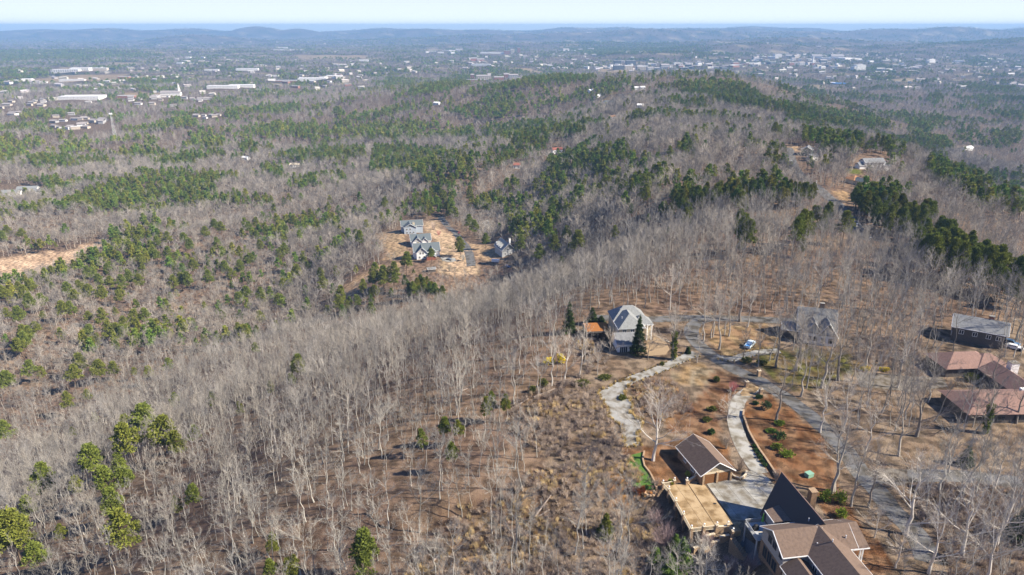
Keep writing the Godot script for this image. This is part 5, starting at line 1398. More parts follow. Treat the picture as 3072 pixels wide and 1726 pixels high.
	for q in [[-2.4, 0.8], [1.2, 0.8], [-0.6, 4.0]]:
		window(o, Vector3(q[0], q[1], 6.51), 0, 1.3, 1.5)
	chimney(o, Vector3(4.6, 2.0, -4.0), 7.0, white, 0.6)
	o.scale = Vector3.ONE * 1.15
	p = Vector3(-27.25, -99.36, -664.6)
	o = thing("hidden_house", "white gabled house half hidden by trees across the subdivision street", "house", p, -0.4)
	block(o, Vector3.ZERO, PI / 2, 12.0, 9.0, -2.0, 5.0, 3.8, white, M.grey_shingle, 0.5, false, null, white)
	for x in [-2.5, 0.5]:
		window(o, Vector3(x, 1.5, 6.01), 0, 1.2, 1.5)
	# houses along the ridge road
	p = Vector3(296.4, -19.04, -568.2)
	o = thing("white_mansion", "large white two storey house on the ridge with many windows", "house", p, 0.12)
	landmark("the large white house on the ridge", p + Vector3(0, 5, 0))
	block(o, Vector3.ZERO, 0, 17.0, 9.0, -2.0, 6.0, 2.6, white, M.silver_shingle, 0.5, false, null, white)
	block(o, Vector3(-10.0, 0, 1.0), 0, 6.0, 7.0, -2.0, 3.6, 2.0, white, M.silver_shingle, 0.4, false, null, white)
	block(o, Vector3(11.0, 0, 2.0), 0, 7.0, 6.0, -2.0, 3.0, 1.6, white, M.silver_shingle, 0.4, false, null, white)
	for x in [-6.6, -3.4, 0.0, 3.4, 6.6]:
		for y in [0.6, 3.6]:
			window(o, Vector3(x, y, 4.51), 0, 1.3, 1.7)
	p = Vector3(269.7, -19.08, -634.0)
	o = thing("green_house", "green gabled house with silver roof beside the ridge road", "house", p, -0.5)
	landmark("the green house on the ridge road", p + Vector3(0, 4, 0))
	block(o, Vector3.ZERO, PI / 2, 11.0, 9.0, -2.0, 5.2, 2.6, M.green_siding, M.silver_shingle, 0.5, false, null, white)
	for q in [[-1.8, 1.0], [1.8, 1.0], [0.0, 3.8]]:
		window(o, Vector3(q[0], q[1], 5.51), 0, 1.3, 1.5)
	p = Vector3(251.3, -16.21, -498.4)
	o = thing("orange_roofed_house", "low house with orange roof and a dark slate patch on the ridge", "house", p, 0.3)
	block(o, Vector3(0, 0, -2.0), 0, 10.0, 9.0, -1.0, 3.0, 2.2, M.cream, M.orange_roof, 0.5, true, null, null)
	block(o, Vector3(-0.5, 0, 5.0), PI / 2, 8.0, 7.0, -1.0, 3.0, 1.8, M.cream, M.slate_shingle, 0.5, false, null, null)
	window(o, Vector3(-2.0, 0.8, 9.01), 0, 1.5, 1.4)
	# small houses far down the slopes
	var lone := [[Vector3(-689.8, -129.5, -970.5), 26.0, 11.0, "grey_shingle", "long pale roofed house at the left edge of the valley"], [Vector3(-670.4, -131.4, -960.8), 15.0, 10.0, "silver_shingle", "pale green grey roofed building right of the long valley house"], [Vector3(-698.2, -129.8, -946.9), 22.0, 12.0, "grey_shingle", "wide pale roofed building at the far left edge of the valley"],
		[Vector3(823.4, -119.1, -1257.8), 24.0, 9.0, "white_paint", "long white roofed house low on the right slope"], [Vector3(262.9, -19.40, -605.8), 7.0, 6.0, "silver_shingle", "small grey shed below the green house"], [Vector3(77.59, -85.73, -1355.8), 20.0, 12.0, "white_paint", "white roofed hall in the pines at the middle of the ridge"], [Vector3(61.68, -71.82, -955.1), 14.0, 9.0, "brick", "red brick house half hidden in the pines"], [Vector3(6.14, -80.13, -887.3), 9.0, 8.0, "brick", "small red roof deep in the pines left of the brick house"],
		[Vector3(-184.6, -90.32, -1751.3), 16.0, 9.0, "white_paint", "white gabled house in the pines left of the middle ridge"], [Vector3(-358.0, -126.8, -1136.3), 16.0, 9.0, "cream", "tan roofed house in the bare valley woods"], [Vector3(-459.4, -125.5, -1193.6), 12.0, 8.0, "white_paint", "small white house in the valley near the pine square"], [Vector3(182.0, -50.30, -1504.6), 12.0, 9.0, "white_paint", "white house on the far ridge crest, left one by the tan lot"], [Vector3(175.7, -47.07, -1591.4), 12.0, 8.0, "white_paint", "white house at the left end of the far ridge crest"],
		[Vector3(184.6, -50.57, -1377.8), 13.0, 9.0, "slate_shingle", "dark roofed house on the far ridge below the tan lot"], [Vector3(198.2, -48.35, -1363.5), 14.0, 9.0, "grey_shingle", "grey roofed house on the far ridge right of the dark roofed one"], [Vector3(221.2, -41.75, -1373.4), 13.0, 9.0, "grey_shingle", "pale roofed house on the far ridge right of the tan lot"], [Vector3(213.8, -36.49, -1183.4), 10.0, 8.0, "white_paint", "small white house among pines at the right of the far ridge"], [Vector3(160.8, -49.47, -1132.8), 10.0, 8.0, "orange_roof", "small tan house below the far ridge crest"],
		[Vector3(121.6, -64.81, -1262.0), 11.0, 8.0, "silver_shingle", "silver roofed house in the pines left of the far ridge"], [Vector3(251.2, -29.54, -1444.5), 9.0, 7.0, "white_paint", "left of two white houses near the far ridge skyline"], [Vector3(263.0, -28.53, -1441.9), 9.0, 7.0, "white_paint", "right of two white houses near the far ridge skyline"], [Vector3(78.78, -85.82, -1365.9), 16.0, 10.0, "silver_shingle", "silver roofed house below the far ridge beside pines"]]
	for q in lone:
		far_house(q[0], q[1], q[2], M[q[3]], q[4], 4.4)

func far_house(p: Vector3, l: float, w: float, roof: Material, label: String, h := 3.6, wall: Material = null):
	var o := thing("small_house", label, "house", p, rng.randf_range(-0.6, 0.6))
	block(o, Vector3.ZERO, 0, l, w, -3.0, h, w * 0.26, wall if wall else M.white_paint, roof, 0.5)
	for k in [-0.28, 0.28]:
		window(o, Vector3(l * k, 0.9, w / 2 + 0.01), 0, 1.8, 1.6, M.white_paint, "window", 0)
	for k in 3:
		pads.append(Vector3(p.x * (1.0 - 18.0 * k / p.length()), p.z * (1.0 - 18.0 * k / p.length()), l * 0.5 + 3.0))

# ---------- vehicles and other small things ----------
func side_view(s: Shape, outline, half: float, taper := 1.0, keep_below := 0.0):   # a body drawn from the side, x forward; upper points are drawn in by taper
	var l := []
	var r := []
	for q in outline:
		var k: float = half * (taper if q.y > keep_below else 1.0)
		l.append(Vector3(q.x, q.y, -k))
		r.append(Vector3(q.x, q.y, k))
	var flat := PackedVector2Array(outline)
	var index := Geometry2D.triangulate_polygon(flat)
	for i in range(0, index.size(), 3):
		var a := index[i]
		var b := index[i + 1]
		var c := index[i + 2]
		var ccw: bool = (outline[b] - outline[a]).cross(outline[c] - outline[a]) > 0
		if ccw:
			s.tri(r[a], r[b], r[c]); s.tri(l[a], l[c], l[b])
		else:
			s.tri(r[a], r[c], r[b]); s.tri(l[a], l[b], l[c])
	var turn := Geometry2D.is_polygon_clockwise(flat)
	for i in outline.size():
		var j: int = (i + 1) % outline.size()
		if turn:
			s.quad(l[i], r[i], r[j], l[j])
		else:
			s.quad(r[i], l[i], l[j], r[j])

func vehicle(kind: String, label: String, p: Vector3, turn: float, tint: Color, called := "parked_car"):
	var o := thing(called, label, {"pickup": "pickup truck", "suv": "car", "car": "car", "trailer": "trailer"}[kind], p, turn)
	var s := Shape.new()
	s.ink = tint
	var l := 2.75 if kind == "pickup" else 2.3
	if kind == "trailer":
		s.box(Vector3(-3.0, 0.7, -1.1), Vector3(3.0, 2.7, 1.1))
		part("body", s, M.car, o)
	elif kind == "pickup":
		side_view(s, [Vector2(-l, 0.5), Vector2(l, 0.45), Vector2(l, 0.95), Vector2(l - 0.3, 1.12), Vector2(1.0, 1.2), Vector2(-0.6, 1.2), Vector2(-0.65, 0.75), Vector2(-l + 0.1, 0.75), Vector2(-l, 0.75)], 0.95)
		part("body", s, M.car, o)
		s = Shape.new()
		s.ink = tint
		side_view(s, [Vector2(-0.6, 1.19), Vector2(1.0, 1.19), Vector2(0.45, 1.85), Vector2(-0.5, 1.88)], 0.9, 0.85, 1.5)
		part("cab", s, M.car, o)
		s = Shape.new()
		s.box(Vector3(-0.45, 1.28, -0.93), Vector3(0.45, 1.68, 0.93))
		s.quad(Vector3(1.03, 1.24, -0.78), Vector3(1.03, 1.24, 0.78), Vector3(0.53, 1.78, 0.7), Vector3(0.53, 1.78, -0.7))
		part("window_glass", s, M.window_glass, o)
		s = Shape.new()
		s.ink = tint
		for k in [-1.0, 1.0]:
			s.box(Vector3(-l, 0.72, k * 0.89 - 0.06), Vector3(-0.62, 1.18, k * 0.89 + 0.06))
		s.box(Vector3(-l, 0.72, -0.83), Vector3(-l + 0.1, 1.18, 0.83))
		part("bed_side", s, M.car, o)
		s = Shape.new()
		s.box(Vector3(-l + 0.15, 0.752, -0.82), Vector3(-0.7, 0.79, 0.82))
		part("bed_floor", s, M.blue_tarp, o)
	else:
		var up := 1.72 if kind == "suv" else 1.42
		side_view(s, [Vector2(-l, 0.35), Vector2(l, 0.35), Vector2(l, 0.75), Vector2(l - 0.25, 0.9), Vector2(1.0, 1.0), Vector2(-l + 0.15, 1.02), Vector2(-l, 0.85)], 0.9)
		part("body", s, M.car, o)
		s = Shape.new()
		s.ink = tint
		side_view(s, [Vector2(-l + 0.2, 1.0), Vector2(1.0, 0.99), Vector2(0.35, up), Vector2(-l + (0.35 if kind == "suv" else 0.9), up)], 0.86, 0.82, 1.2)
		part("cabin", s, M.car, o)
		s = Shape.new()
		side_view(s, [Vector2(-l + 0.5, 1.08), Vector2(0.75, 1.06), Vector2(0.30, up - 0.1), Vector2(-l + (0.55 if kind == "suv" else 1.0), up - 0.1)], 0.875, 0.84, 1.2)
		part("window_glass", s, M.window_glass, o)
	if kind != "trailer":
		s = Shape.new()
		for k in [-0.65, 0.65]:
			var h := Shape.new()
			h.box(Vector3(l - 0.03, 0.68, k - 0.16), Vector3(l + 0.03, 0.85, k + 0.16))
			part("headlight", h, M.glass_globe, o)
	for q in [Vector2(l * 0.62, 0.85), Vector2(l * 0.62, -0.85), Vector2(-l * 0.62, 0.85), Vector2(-l * 0.62, -0.85)]:
		s = Shape.new()
		s.tube(Vector3(q.x, 0.36, q.y - 0.12), Vector3(q.x, 0.36, q.y + 0.12), 0.37, 0.37, 12, true)
		s.tube(Vector3(q.x, 0.36, q.y + 0.12), Vector3(q.x, 0.36, q.y - 0.12), 0.37, 0.37, 12, true)
		part("wheel", s, M.tyre, o)
	return o

func build_small_things():
	var p := Vector3(72.33, -0.00, -190.2)
	vehicle("pickup", "pale blue pickup truck with open bed parked in the tan clearing", p, 0.93, Color(0.62, 0.74, 0.80), "pickup_truck")
	landmark("the pale blue pickup", p + Vector3(0, 1, 0))
	vehicle("suv", "dark blue car parked on the drive right of the dark walled house", Vector3(152.6, -0.07, -191.4), -0.7, Color(0.05, 0.12, 0.22))
	vehicle("car", "white car just below the dark blue one at the right edge", Vector3(151.6, -0.03, -188.6), -0.6, Color(0.75, 0.75, 0.76))
	vehicle("suv", "dark car at the shaded top of the subdivision street", Vector3(-69.28, -95.36, -683.1), 1.1, Color(0.03, 0.035, 0.045))
	vehicle("car", "black car on the subdivision street in front of the shaded one", Vector3(-65.76, -93.95, -664.3), 0.2, Color(0.05, 0.045, 0.045))
	vehicle("suv", "navy and white car parked below the dormered subdivision house", Vector3(-3.46, -80.55, -496.6), -0.6, Color(0.16, 0.18, 0.30))
	vehicle("trailer", "white boxy trailer parked left of the navy car", Vector3(-12.80, -81.12, -509.3), -0.2, Color(0.78, 0.79, 0.80), "trailer")
	vehicle("car", "dark car on the pale drive below the nearest subdivision house", Vector3(-49.74, -81.86, -517.4), -0.4, Color(0.04, 0.06, 0.09))
	vehicle("suv", "white van driving on the ridge road near the green house", Vector3(241.7, -19.57, -597.2), 1.2, Color(0.75, 0.78, 0.8), "white_van")
	structure("pale_drive", sheet([Vector2(-57.35, -524.3), Vector2(-45.59, -521.9), Vector2(-43.48, -515.5), Vector2(-48.09, -512.2), Vector2(-54.49, -515.7)], 0.25), M.pale_concrete)
	var o := thing("playset", "small orange playset in the woods below the subdivision", "playset", Vector3(-64.94, -84.08, -470.1), 0.4)
	var s := Shape.new()
	for q in [Vector3(-1, 0, -1), Vector3(1, 0, -1), Vector3(-1, 0, 1), Vector3(1, 0, 1)]:
		s.box(q + Vector3(-0.12, -0.5, -0.12), q + Vector3(0.12, 3.0, 0.12))
	part("posts", s, M.bright_orange, o)
	s = Shape.new()
	s.slab(Vector3(-1.2, 3.0, 1.2), Vector3(1.2, 3.0, 1.2), Vector3(1.2, 3.9, 0), Vector3(-1.2, 3.9, 0), 0.1)
	s.slab(Vector3(1.2, 3.0, -1.2), Vector3(-1.2, 3.0, -1.2), Vector3(-1.2, 3.9, 0), Vector3(1.2, 3.9, 0), 0.1)
	part("roof", s, M.bright_orange, o)
	s = Shape.new()
	s.slab(Vector3(1.0, 1.5, 0.4), Vector3(3.6, 0.2, 0.4), Vector3(3.6, 0.2, -0.4), Vector3(1.0, 1.5, -0.4), 0.1)
	part("slide", s, M.bright_orange, o)
	o = thing("shed", "small grey shed with white roof edge below the brick wing", "shed", Vector3(-61.06, -82.78, -493.5), 0.3)
	block(o, Vector3.ZERO, 0, 6.0, 3.5, -1.0, 2.4, 1.0, M.dark_wall, M.silver_shingle, 0.3, false, null, M.white_paint)
	for q in [[Vector3(221.9, -16.11, -497.9), "white mailbox post beside the ridge road, farthest of the three"], [Vector3(184.7, -9.40, -357.7), "white mailbox post beside the ridge road, middle one"], [Vector3(178.3, -8.91, -330.2), "white mailbox post beside the ridge road, nearest of the three"]]:
		o = thing("mailbox", q[1], "mailbox", q[0], 0.3, "mailboxes on the ridge road")
		s = Shape.new()
		s.box(Vector3(-0.18, -0.3, -0.18), Vector3(0.18, 1.4, 0.18))
		part("post", s, M.white_paint, o)
		s = Shape.new()
		s.box(Vector3(-0.3, 1.4, -0.4), Vector3(0.3, 1.85, 0.4))
		part("box", s, M.white_paint, o)
	# shrubs round the subdivision
	for q in [[Vector3(-42.53, -82.84, -542.3), 9.0, 6.0, "dark conical evergreen beside the subdivision street"], [Vector3(-22.95, -86.54, -577.5), 8.5, 5.0, "golden green conifer beside the subdivision street"]]:
		var pair = cone_tree(int(q[1] * 9), q[1], q[2], 900, 0.7, Color(0.04, 0.07, 0.02), Color(0.14, 0.17, 0.03))
		tree_thing("conifer", q[3], "tree", "", [pair[0].done(M.bark), pair[1].done(M.needles)], q[0], 0, Vector3.ONE)
	for q in [[Vector3(-67.45, -88.85, -610.8), 5.0, 7.0, Color(0.44, 0.17, 0.15), "crimson twigged tree by the subdivision street"], [Vector3(-50.15, -92.54, -626.7), 3.0, 4.0, Color(0.40, 0.12, 0.12), "small crimson shrub across the subdivision street"], [Vector3(-73.86, -89.62, -630.7), 9.0, 8.0, Color(0.36, 0.29, 0.25), "brown twiggy tree right of the blue sided house"], [Vector3(-52.35, -86.30, -561.7), 2.4, 6.0, Color(0.22, 0.2, 0.1), "low dark hedge across the tan lawn"], [Vector3(-47.43, -83.12, -494.5), 6.0, 6.0, Color(0.25, 0.22, 0.18), "dark twiggy shrub below the nearest subdivision house"], [Vector3(-38.58, -81.86, -515.3), 7.0, 6.0, Color(0.40, 0.37, 0.33), "grey twiggy tree beside the pale drive"]]:
		twig_bush(q[0], q[1], q[2], q[3], q[4], 260)

# ---------- the town and the plain ----------
func town_block(p: Vector3, l: float, w: float, h: float, tone: Color, look: String, turn: float, called := "town_building", gable := false, category := "building", label := ""):
	var o := thing(called, label if label else lone_label(look, p), category, p, turn, "" if label else "buildings of the town")
	var s := Shape.new()
	s.ink = tone
	s.box(Vector3(-l / 2, -8, -w / 2), Vector3(l / 2, h, w / 2))
	part("wall", s, M.far_wall, o)
	s = Shape.new()
	if gable:
		s.ink = Color(0.33, 0.30, 0.29)
		roof_slab(s, Transform3D.IDENTITY, Vector3(-l / 2 - 1, h, w / 2 + 1), Vector3(l / 2 + 1, h, w / 2 + 1), Vector3(l / 2 + 1, h + w * 0.28, 0), Vector3(-l / 2 - 1, h + w * 0.28, 0), 0.4)
		roof_slab(s, Transform3D.IDENTITY, Vector3(l / 2 + 1, h, -w / 2 - 1), Vector3(-l / 2 - 1, h, -w / 2 - 1), Vector3(-l / 2 - 1, h + w * 0.28, 0), Vector3(l / 2 + 1, h + w * 0.28, 0), 0.4)
	else:
		s.ink = Color(0.74, 0.73, 0.71) if tone.r > 0.4 else Color(0.45, 0.44, 0.43)
		s.box(Vector3(-l / 2 - 0.3, h + 0.01, -w / 2 - 0.3), Vector3(l / 2 + 0.3, h + 0.7, w / 2 + 0.3))
	part("roof", s, M.far_wall, o)
	if h > 10.5:
		for k in int(h / 4.0):
			s = Shape.new()
			var n := int(clampf(l / 8.0, 2, 12))
			for i in n:
				var x := -l / 2 + l * (i + 0.5) / n
				s.box(Vector3(x - l / n * 0.3, 1.2 + k * 4.0, w / 2 - 0.1), Vector3(x + l / n * 0.3, 2.9 + k * 4.0, w / 2 + 0.06))
			part("window_row", s, M.window_glass, o)
	var d := Vector2(p.x, p.z).normalized()
	for k in 6:
		var q := Vector2(p.x, p.z) - d * (k * maxf(26.0, l * 0.3))
		pads.append(Vector3(q.x, q.y, l * 0.55 + 7.0))
	return o

func town(points, n: int, small: float, big: float, low: float, high: float, tones, gables := 0.3):
	var a := zone(points)
	var made := 0
	var tries := 0
	while made < n and tries < n * 40:
		tries += 1
		var p := Vector2(rng.randf_range(a.box.position.x, a.box.end.x), rng.randf_range(a.box.position.y, a.box.end.y))
		if not inside(a, p.x, p.y):
			continue
		var l := rng.randf_range(small, big)
		var tone: Color = tones[rng.randi() % tones.size()]
		var gable := rng.randf() < gables
		var h := rng.randf_range(low, high)
		var look := "%s %s building" % ["white" if tone.r > 0.6 and tone.b > 0.6 else "tan" if tone.r > 0.4 else "brick" if tone.r > 0.25 else "dark", "gabled" if gable else "flat roofed"]
		town_block(at(p), l, l * rng.randf_range(0.4, 0.8), h, tone, look, rng.randf_range(-0.5, 0.5), "town_building" if l > 16.0 else "town_house", gable)
		made += 1

func build_far_places():
	var w1 := Color(0.80, 0.79, 0.77)
	var w2 := Color(0.55, 0.49, 0.41)
	var br := Color(0.34, 0.17, 0.13)
	var gr := Color(0.42, 0.42, 0.43)
	var dk := Color(0.12, 0.13, 0.15)
	# the cell tower
	var p := Vector3(-788.7, -123.1, -1389.4)
	var o := thing("cell_tower", "tall lattice cell tower rising from the woods at the left", "tower", p)
	landmark("the lattice cell tower", p + Vector3(0, 20, 0))
	var high := 54.0
	for i in 3:
		var s := Shape.new()
		var a := TAU * i / 3.0
		s.tube(Vector3(cos(a) * 4.2, -2, sin(a) * 4.2), Vector3(cos(a) * 0.9, high, sin(a) * 0.9), 0.17, 0.12, 5)
		part("leg", s, M.steel, o)
	var brace := Shape.new()
	for k in 16:
		for i in 3:
			var t0 := k / 16.0
			var t1 := (k + 1) / 16.0
			var a := TAU * i / 3.0
			var b := TAU * (i + 1) / 3.0
			var r0 := lerpf(4.2, 0.9, t0)
			var r1 := lerpf(4.2, 0.9, t1)
			brace.tube(Vector3(cos(a) * r0, high * t0, sin(a) * r0), Vector3(cos(b) * r1, high * t1, sin(b) * r1), 0.06, 0.06, 3)
			brace.tube(Vector3(cos(b) * r0, high * t0, sin(b) * r0), Vector3(cos(a) * r1, high * t1, sin(a) * r1), 0.06, 0.06, 3)
	part("bracing", brace, M.steel, o)
	for i in 9:
		var s := Shape.new()
		var a := TAU * i / 9.0
		var c := Vector3(cos(a) * 2.6, high - 2.0 + (i % 2), sin(a) * 2.6)
		s.box(c - Vector3(0.35, 1.3, 0.35), c + Vector3(0.35, 1.3, 0.35))
		part("antenna", s, M.white_paint, o)
	var ring := Shape.new()
	ring.tube(Vector3(0, high - 2.6, 0), Vector3(0, high - 2.3, 0), 2.8, 2.8, 10, true)
	part("platform", ring, M.steel, o)
	# places one can find in the town
	p = Vector3(-1111.0, -124.1, -2377.0)
	o = town_block(Vector3(-1128.8, -124.5, -2365.8), 62, 22, 9, w1, "", 0.15, "church", true, "church", "white gabled church with tall steeple in the left part of town")
	landmark("the steeple church", p)
	var s := Shape.new()
	s.ink = w1
	s.box(Vector3(22, 0, -4), Vector3(30, 15, 4))
	s.spike(Vector3(26, 15, 0), Vector3(26, 40, 0), 5.0)
	part("steeple", s, M.far_wall, o)
	landmark("the brick college", Vector3(-138.4, -127.7, -3006.8))
	for q in [[Vector3(-149.3, -129.2, -2982.8), 78.0, 16.0, 11.0, br, false, "long brick college building, nearest of the group"], [Vector3(-124.7, -127.8, -3134.3), 60.0, 18.0, 15.0, w2, true, "tan gabled college hall behind the long brick one"], [Vector3(-176.6, -130.7, -3210.0), 16.0, 14.0, 18.0, br, true, "brick college tower at the left of the group"], [Vector3(-101.1, -127.9, -3190.6), 14.0, 22.0, 17.0, w2, true, "tan gabled end of the college at its middle"], [Vector3(-55.39, -120.7, -3017.4), 40.0, 16.0, 10.0, br, true, "low brick college building right of the tan hall"], [Vector3(-25.22, -124.5, -3205.4), 24.0, 18.0, 14.0, br, true, "brick gabled college building toward the right"], [Vector3(5.23, -123.4, -3166.5), 40.0, 18.0, 12.0, gr, true, "grey roofed college building at the right"], [Vector3(30.46, -128.2, -3123.4), 16.0, 12.0, 9.0, br, false, "small brick college building, last at the right"]]:
		town_block(q[0], q[1], q[2], q[3], q[4], "", 0.12, "college_building", q[5], "building", q[6])
	landmark("the factory with dark stacks", Vector3(-23.58, -108.5, -5880.3))
	town_block(Vector3(-139.8, -112.1, -5659.2), 210, 50, 9, w1, "", 0.05, "warehouse", false, "warehouse", "very long white warehouse left of the factory stacks")
	o = town_block(Vector3(-27.98, -111.7, -5649.0), 70, 40, 22, br, "", 0.1, "factory", false, "factory", "brick factory with tall dark stacks beyond the college")
	for x in [-20.0, -8.0]:
		s = Shape.new()
		s.ink = dk
		s.tube(Vector3(x, 20, 0), Vector3(x, 72, 0), 4.0, 2.6, 8, true)
		part("smokestack", s, M.far_wall, o)
	town_block(Vector3(3.90, -111.6, -5644.8), 30, 30, 30, w2, "", 0.1, "factory_tower", false, "building", "tan square tower right of the dark stacks")
	town_block(Vector3(52.55, -106.4, -5742.2), 22, 22, 34, br, "", 0.1, "factory_tower", false, "building", "brick tower farthest right of the factory")
	town_block(Vector3(-250.9, -121.8, -4765.9), 40, 26, 12, Color(0.6, 0.24, 0.16), "", 0.1, "red_church", true, "church", "bright red roofed church left of the factory")
	town_block(Vector3(-205.9, -126.0, -4765.1), 46, 26, 10, Color(0.5, 0.2, 0.17), "", 0.1, "red_hall", true, "building", "red building right of the red roofed church")
	town_block(Vector3(-181.3, -126.5, -4233.3), 110, 30, 8, w1, "", -0.05, "warehouse", false, "warehouse", "long white warehouse behind the college")
	landmark("the blue roofed hall", Vector3(1314.9, -130.6, -2889.6))
	o = town_block(Vector3(1307.8, -131.7, -2873.1), 46, 26, 7, gr, "", -0.1, "blue_roofed_hall", false, "building", "hall with a bright blue roof in the right part of town")
	s = Shape.new()
	s.box(Vector3(-24, 7.75, -14), Vector3(24, 8.6, 14))
	part("blue_roof", s, M.blue_tarp, o)
	landmark("the white office block", Vector3(1802.7, -114.9, -4948.5))
	town_block(Vector3(1798.5, -116.0, -4936.4), 50, 30, 28, w1, "", 0.2, "office_block", false, "building", "pale square office block at the far side of downtown")
	town_block(Vector3(1796.7, -122.4, -3743.9), 56, 30, 24, w1, "", 0.3, "office_block", false, "building", "white stepped office block at the right end of downtown")
	town_block(Vector3(1770.4, -121.9, -3735.6), 30, 26, 17, w1, "", 0.3, "office_block", false, "building", "white lower block left of the stepped office block")
	o = town_block(Vector3(1753.0, -126.2, -4232.7), 20, 20, 14, br, "", 0.2, "clock_tower", false, "tower", "slender pale clock tower standing over downtown")
	s = Shape.new()
	s.ink = w1
	s.tube(Vector3(0, 14, 0), Vector3(0, 50, 0), 5.5, 5.0, 10, true)
	s.spike(Vector3(0, 50, 0), Vector3(0, 62, 0), 5.5)
	part("shaft", s, M.far_wall, o)
	landmark("the dark glass block", Vector3(563.6, -125.2, -3851.1))
	town_block(Vector3(549.6, -120.3, -3734.5), 52, 26, 20, dk, "", 0.1, "glass_block", false, "building", "dark blue glass fronted block in the left half of downtown")
	town_block(Vector3(601.8, -121.1, -3747.5), 44, 30, 19, w2, "", 0.1, "tan_block", false, "building", "tan block right of the dark glass block")
	town_block(Vector3(607.9, -120.6, -4185.0), 40, 24, 24, dk, "", 0.1, "hospital_wing", false, "building", "dark long wing of the hospital, left part")
	town_block(Vector3(705.6, -127.4, -4318.8), 60, 24, 24, dk, "", 0.1, "hospital_wing", false, "building", "dark long wing of the hospital, right part")
	town_block(Vector3(692.8, -128.3, -3875.8), 50, 30, 16, w2, "", 0.1, "tan_block", false, "building", "wide tan block in the middle of downtown")
	for q in [[Vector3(-2222.9, -124.6, -3606.1), 130.0, 40.0, 12.0, w1, "white school building at the left side of the plain, left half"], [Vector3(-2170.1, -121.8, -3641.9), 90.0, 40.0, 15.0, w1, "white school building at the left side of the plain, middle"], [Vector3(-2154.5, -123.8, -3751.1), 110.0, 30.0, 10.0, w2, "tan school building at the left side of the plain, right end"], [Vector3(-1688.7, -125.1, -3137.3), 46.0, 24.0, 9.0, br, "brick hall at the right end of the tan lots"], [Vector3(-1825.5, -122.4, -2988.0), 100.0, 18.0, 5.0, w1, "low white shed row among the tan lots"], [Vector3(-1357.7, -122.1, -2256.0), 120.0, 60.0, 6.0, w1, "broad white roofed store left of the steeple church"], [Vector3(-1248.6, -127.3, -2311.0), 50.0, 25.0, 7.0, br, "low brick store between white store and church"], [Vector3(-1062.8, -122.1, -2639.1), 110.0, 30.0, 7.0, w1, "long white strip mall right of the church, left half"], [Vector3(-1011.9, -122.3, -2686.5), 90.0, 30.0, 7.0, w1, "long white strip mall right of the church, right half"],
		[Vector3(-934.3, -129.4, -2990.9), 90.0, 40.0, 8.0, br, "dark fronted store of the shopping centre"], [Vector3(-849.5, -126.7, -3073.8), 120.0, 50.0, 9.0, w1, "widest white store of the shopping centre"], [Vector3(-795.2, -125.4, -3228.7), 70.0, 36.0, 8.0, w2, "tan store at the right end of the shopping centre"], [Vector3(-1558.9, -128.8, -3754.6), 70.0, 24.0, 8.0, w1, "white hall far behind the strip mall, left one"], [Vector3(-1368.7, -125.9, -3741.5), 110.0, 30.0, 10.0, w1, "white hall far behind the strip mall, right one"], [Vector3(-2062.4, -123.3, -6727.1), 260.0, 60.0, 10.0, w1, "very long pale greenhouse far out on the plain"], [Vector3(-2338.7, -122.3, -7424.5), 110.0, 40.0, 9.0, w1, "shorter pale greenhouse behind the long one"], [Vector3(-972.1, -126.1, -4765.5), 60.0, 25.0, 9.0, w1, "white building in the fields left of the red church"]]:
		town_block(q[0], q[1], q[2], q[3], q[4], "", 0.1, "warehouse", false, "building", q[5])
	var mix := [w1, w1, w1, w2, w2, br, gr, dk]
	town([Vector2(380.7, -4047.0), Vector2(521.4, -3997.4), Vector2(1154.1, -4462.1), Vector2(981.5, -3781.0), Vector2(634.0, -3690.1), Vector2(355.4, -3770.2)], 34, 18, 46, 6, 14, mix)
	town([Vector2(1071.7, -4293.0), Vector2(1374.3, -4373.4), Vector2(1576.2, -4574.6), Vector2(1581.7, -4288.7), Vector2(1515.9, -4265.3), Vector2(1255.1, -3943.1), Vector2(954.4, -3812.5)], 26, 18, 50, 6, 12, mix)
	town([Vector2(1489.2, -4916.2), Vector2(1915.8, -5365.1), Vector2(2032.7, -5107.3), Vector2(1892.3, -4586.8), Vector2(2090.0, -4612.8), Vector2(1759.1, -3895.3), Vector2(1636.3, -3987.0), Vector2(1565.7, -4242.8), Vector2(1489.6, -4544.9)], 36, 16, 44, 6, 16, mix)
	town([Vector2(2115.5, -5098.0), Vector2(2401.8, -4971.7), Vector2(2300.4, -4722.8), Vector2(2025.8, -4835.1)], 8, 40, 90, 6, 9, [w1])
	town([Vector2(2070.9, -4797.6), Vector2(2630.0, -4905.9), Vector2(2933.5, -4711.4), Vector2(2425.2, -3879.3), Vector2(1917.8, -3617.4), Vector2(1765.3, -3987.9)], 20, 18, 50, 5, 9, mix)
	town([Vector2(1297.5, -3190.8), Vector2(2192.5, -3797.8), Vector2(3495.4, -4972.7), Vector2(1880.4, -2635.3), Vector2(1497.4, -2565.7), Vector2(1240.4, -2657.0)], 34, 10, 20, 4, 6, [w1, w1, w2, gr], 0.9)
	town([Vector2(-1139.6, -1738.5), Vector2(-1138.4, -1837.9), Vector2(-990.1, -1708.5), Vector2(-922.2, -1578.0), Vector2(-960.5, -1537.5), Vector2(-1080.2, -1635.3)], 22, 10, 18, 4, 6, [w1, w2, gr], 0.9)
	town([Vector2(-1556.7, -2169.4), Vector2(-1468.4, -2259.7), Vector2(-1336.7, -2052.6), Vector2(-1255.3, -1781.2), Vector2(-1321.1, -1826.9)], 12, 12, 24, 4, 6, [w1, w2], 0.8)
	town([Vector2(-1259.7, -2261.5), Vector2(-987.4, -2364.0), Vector2(-872.4, -2080.4), Vector2(-1119.8, -2097.3)], 24, 10, 20, 4, 6, [w1, w1, w2, gr], 0.9)
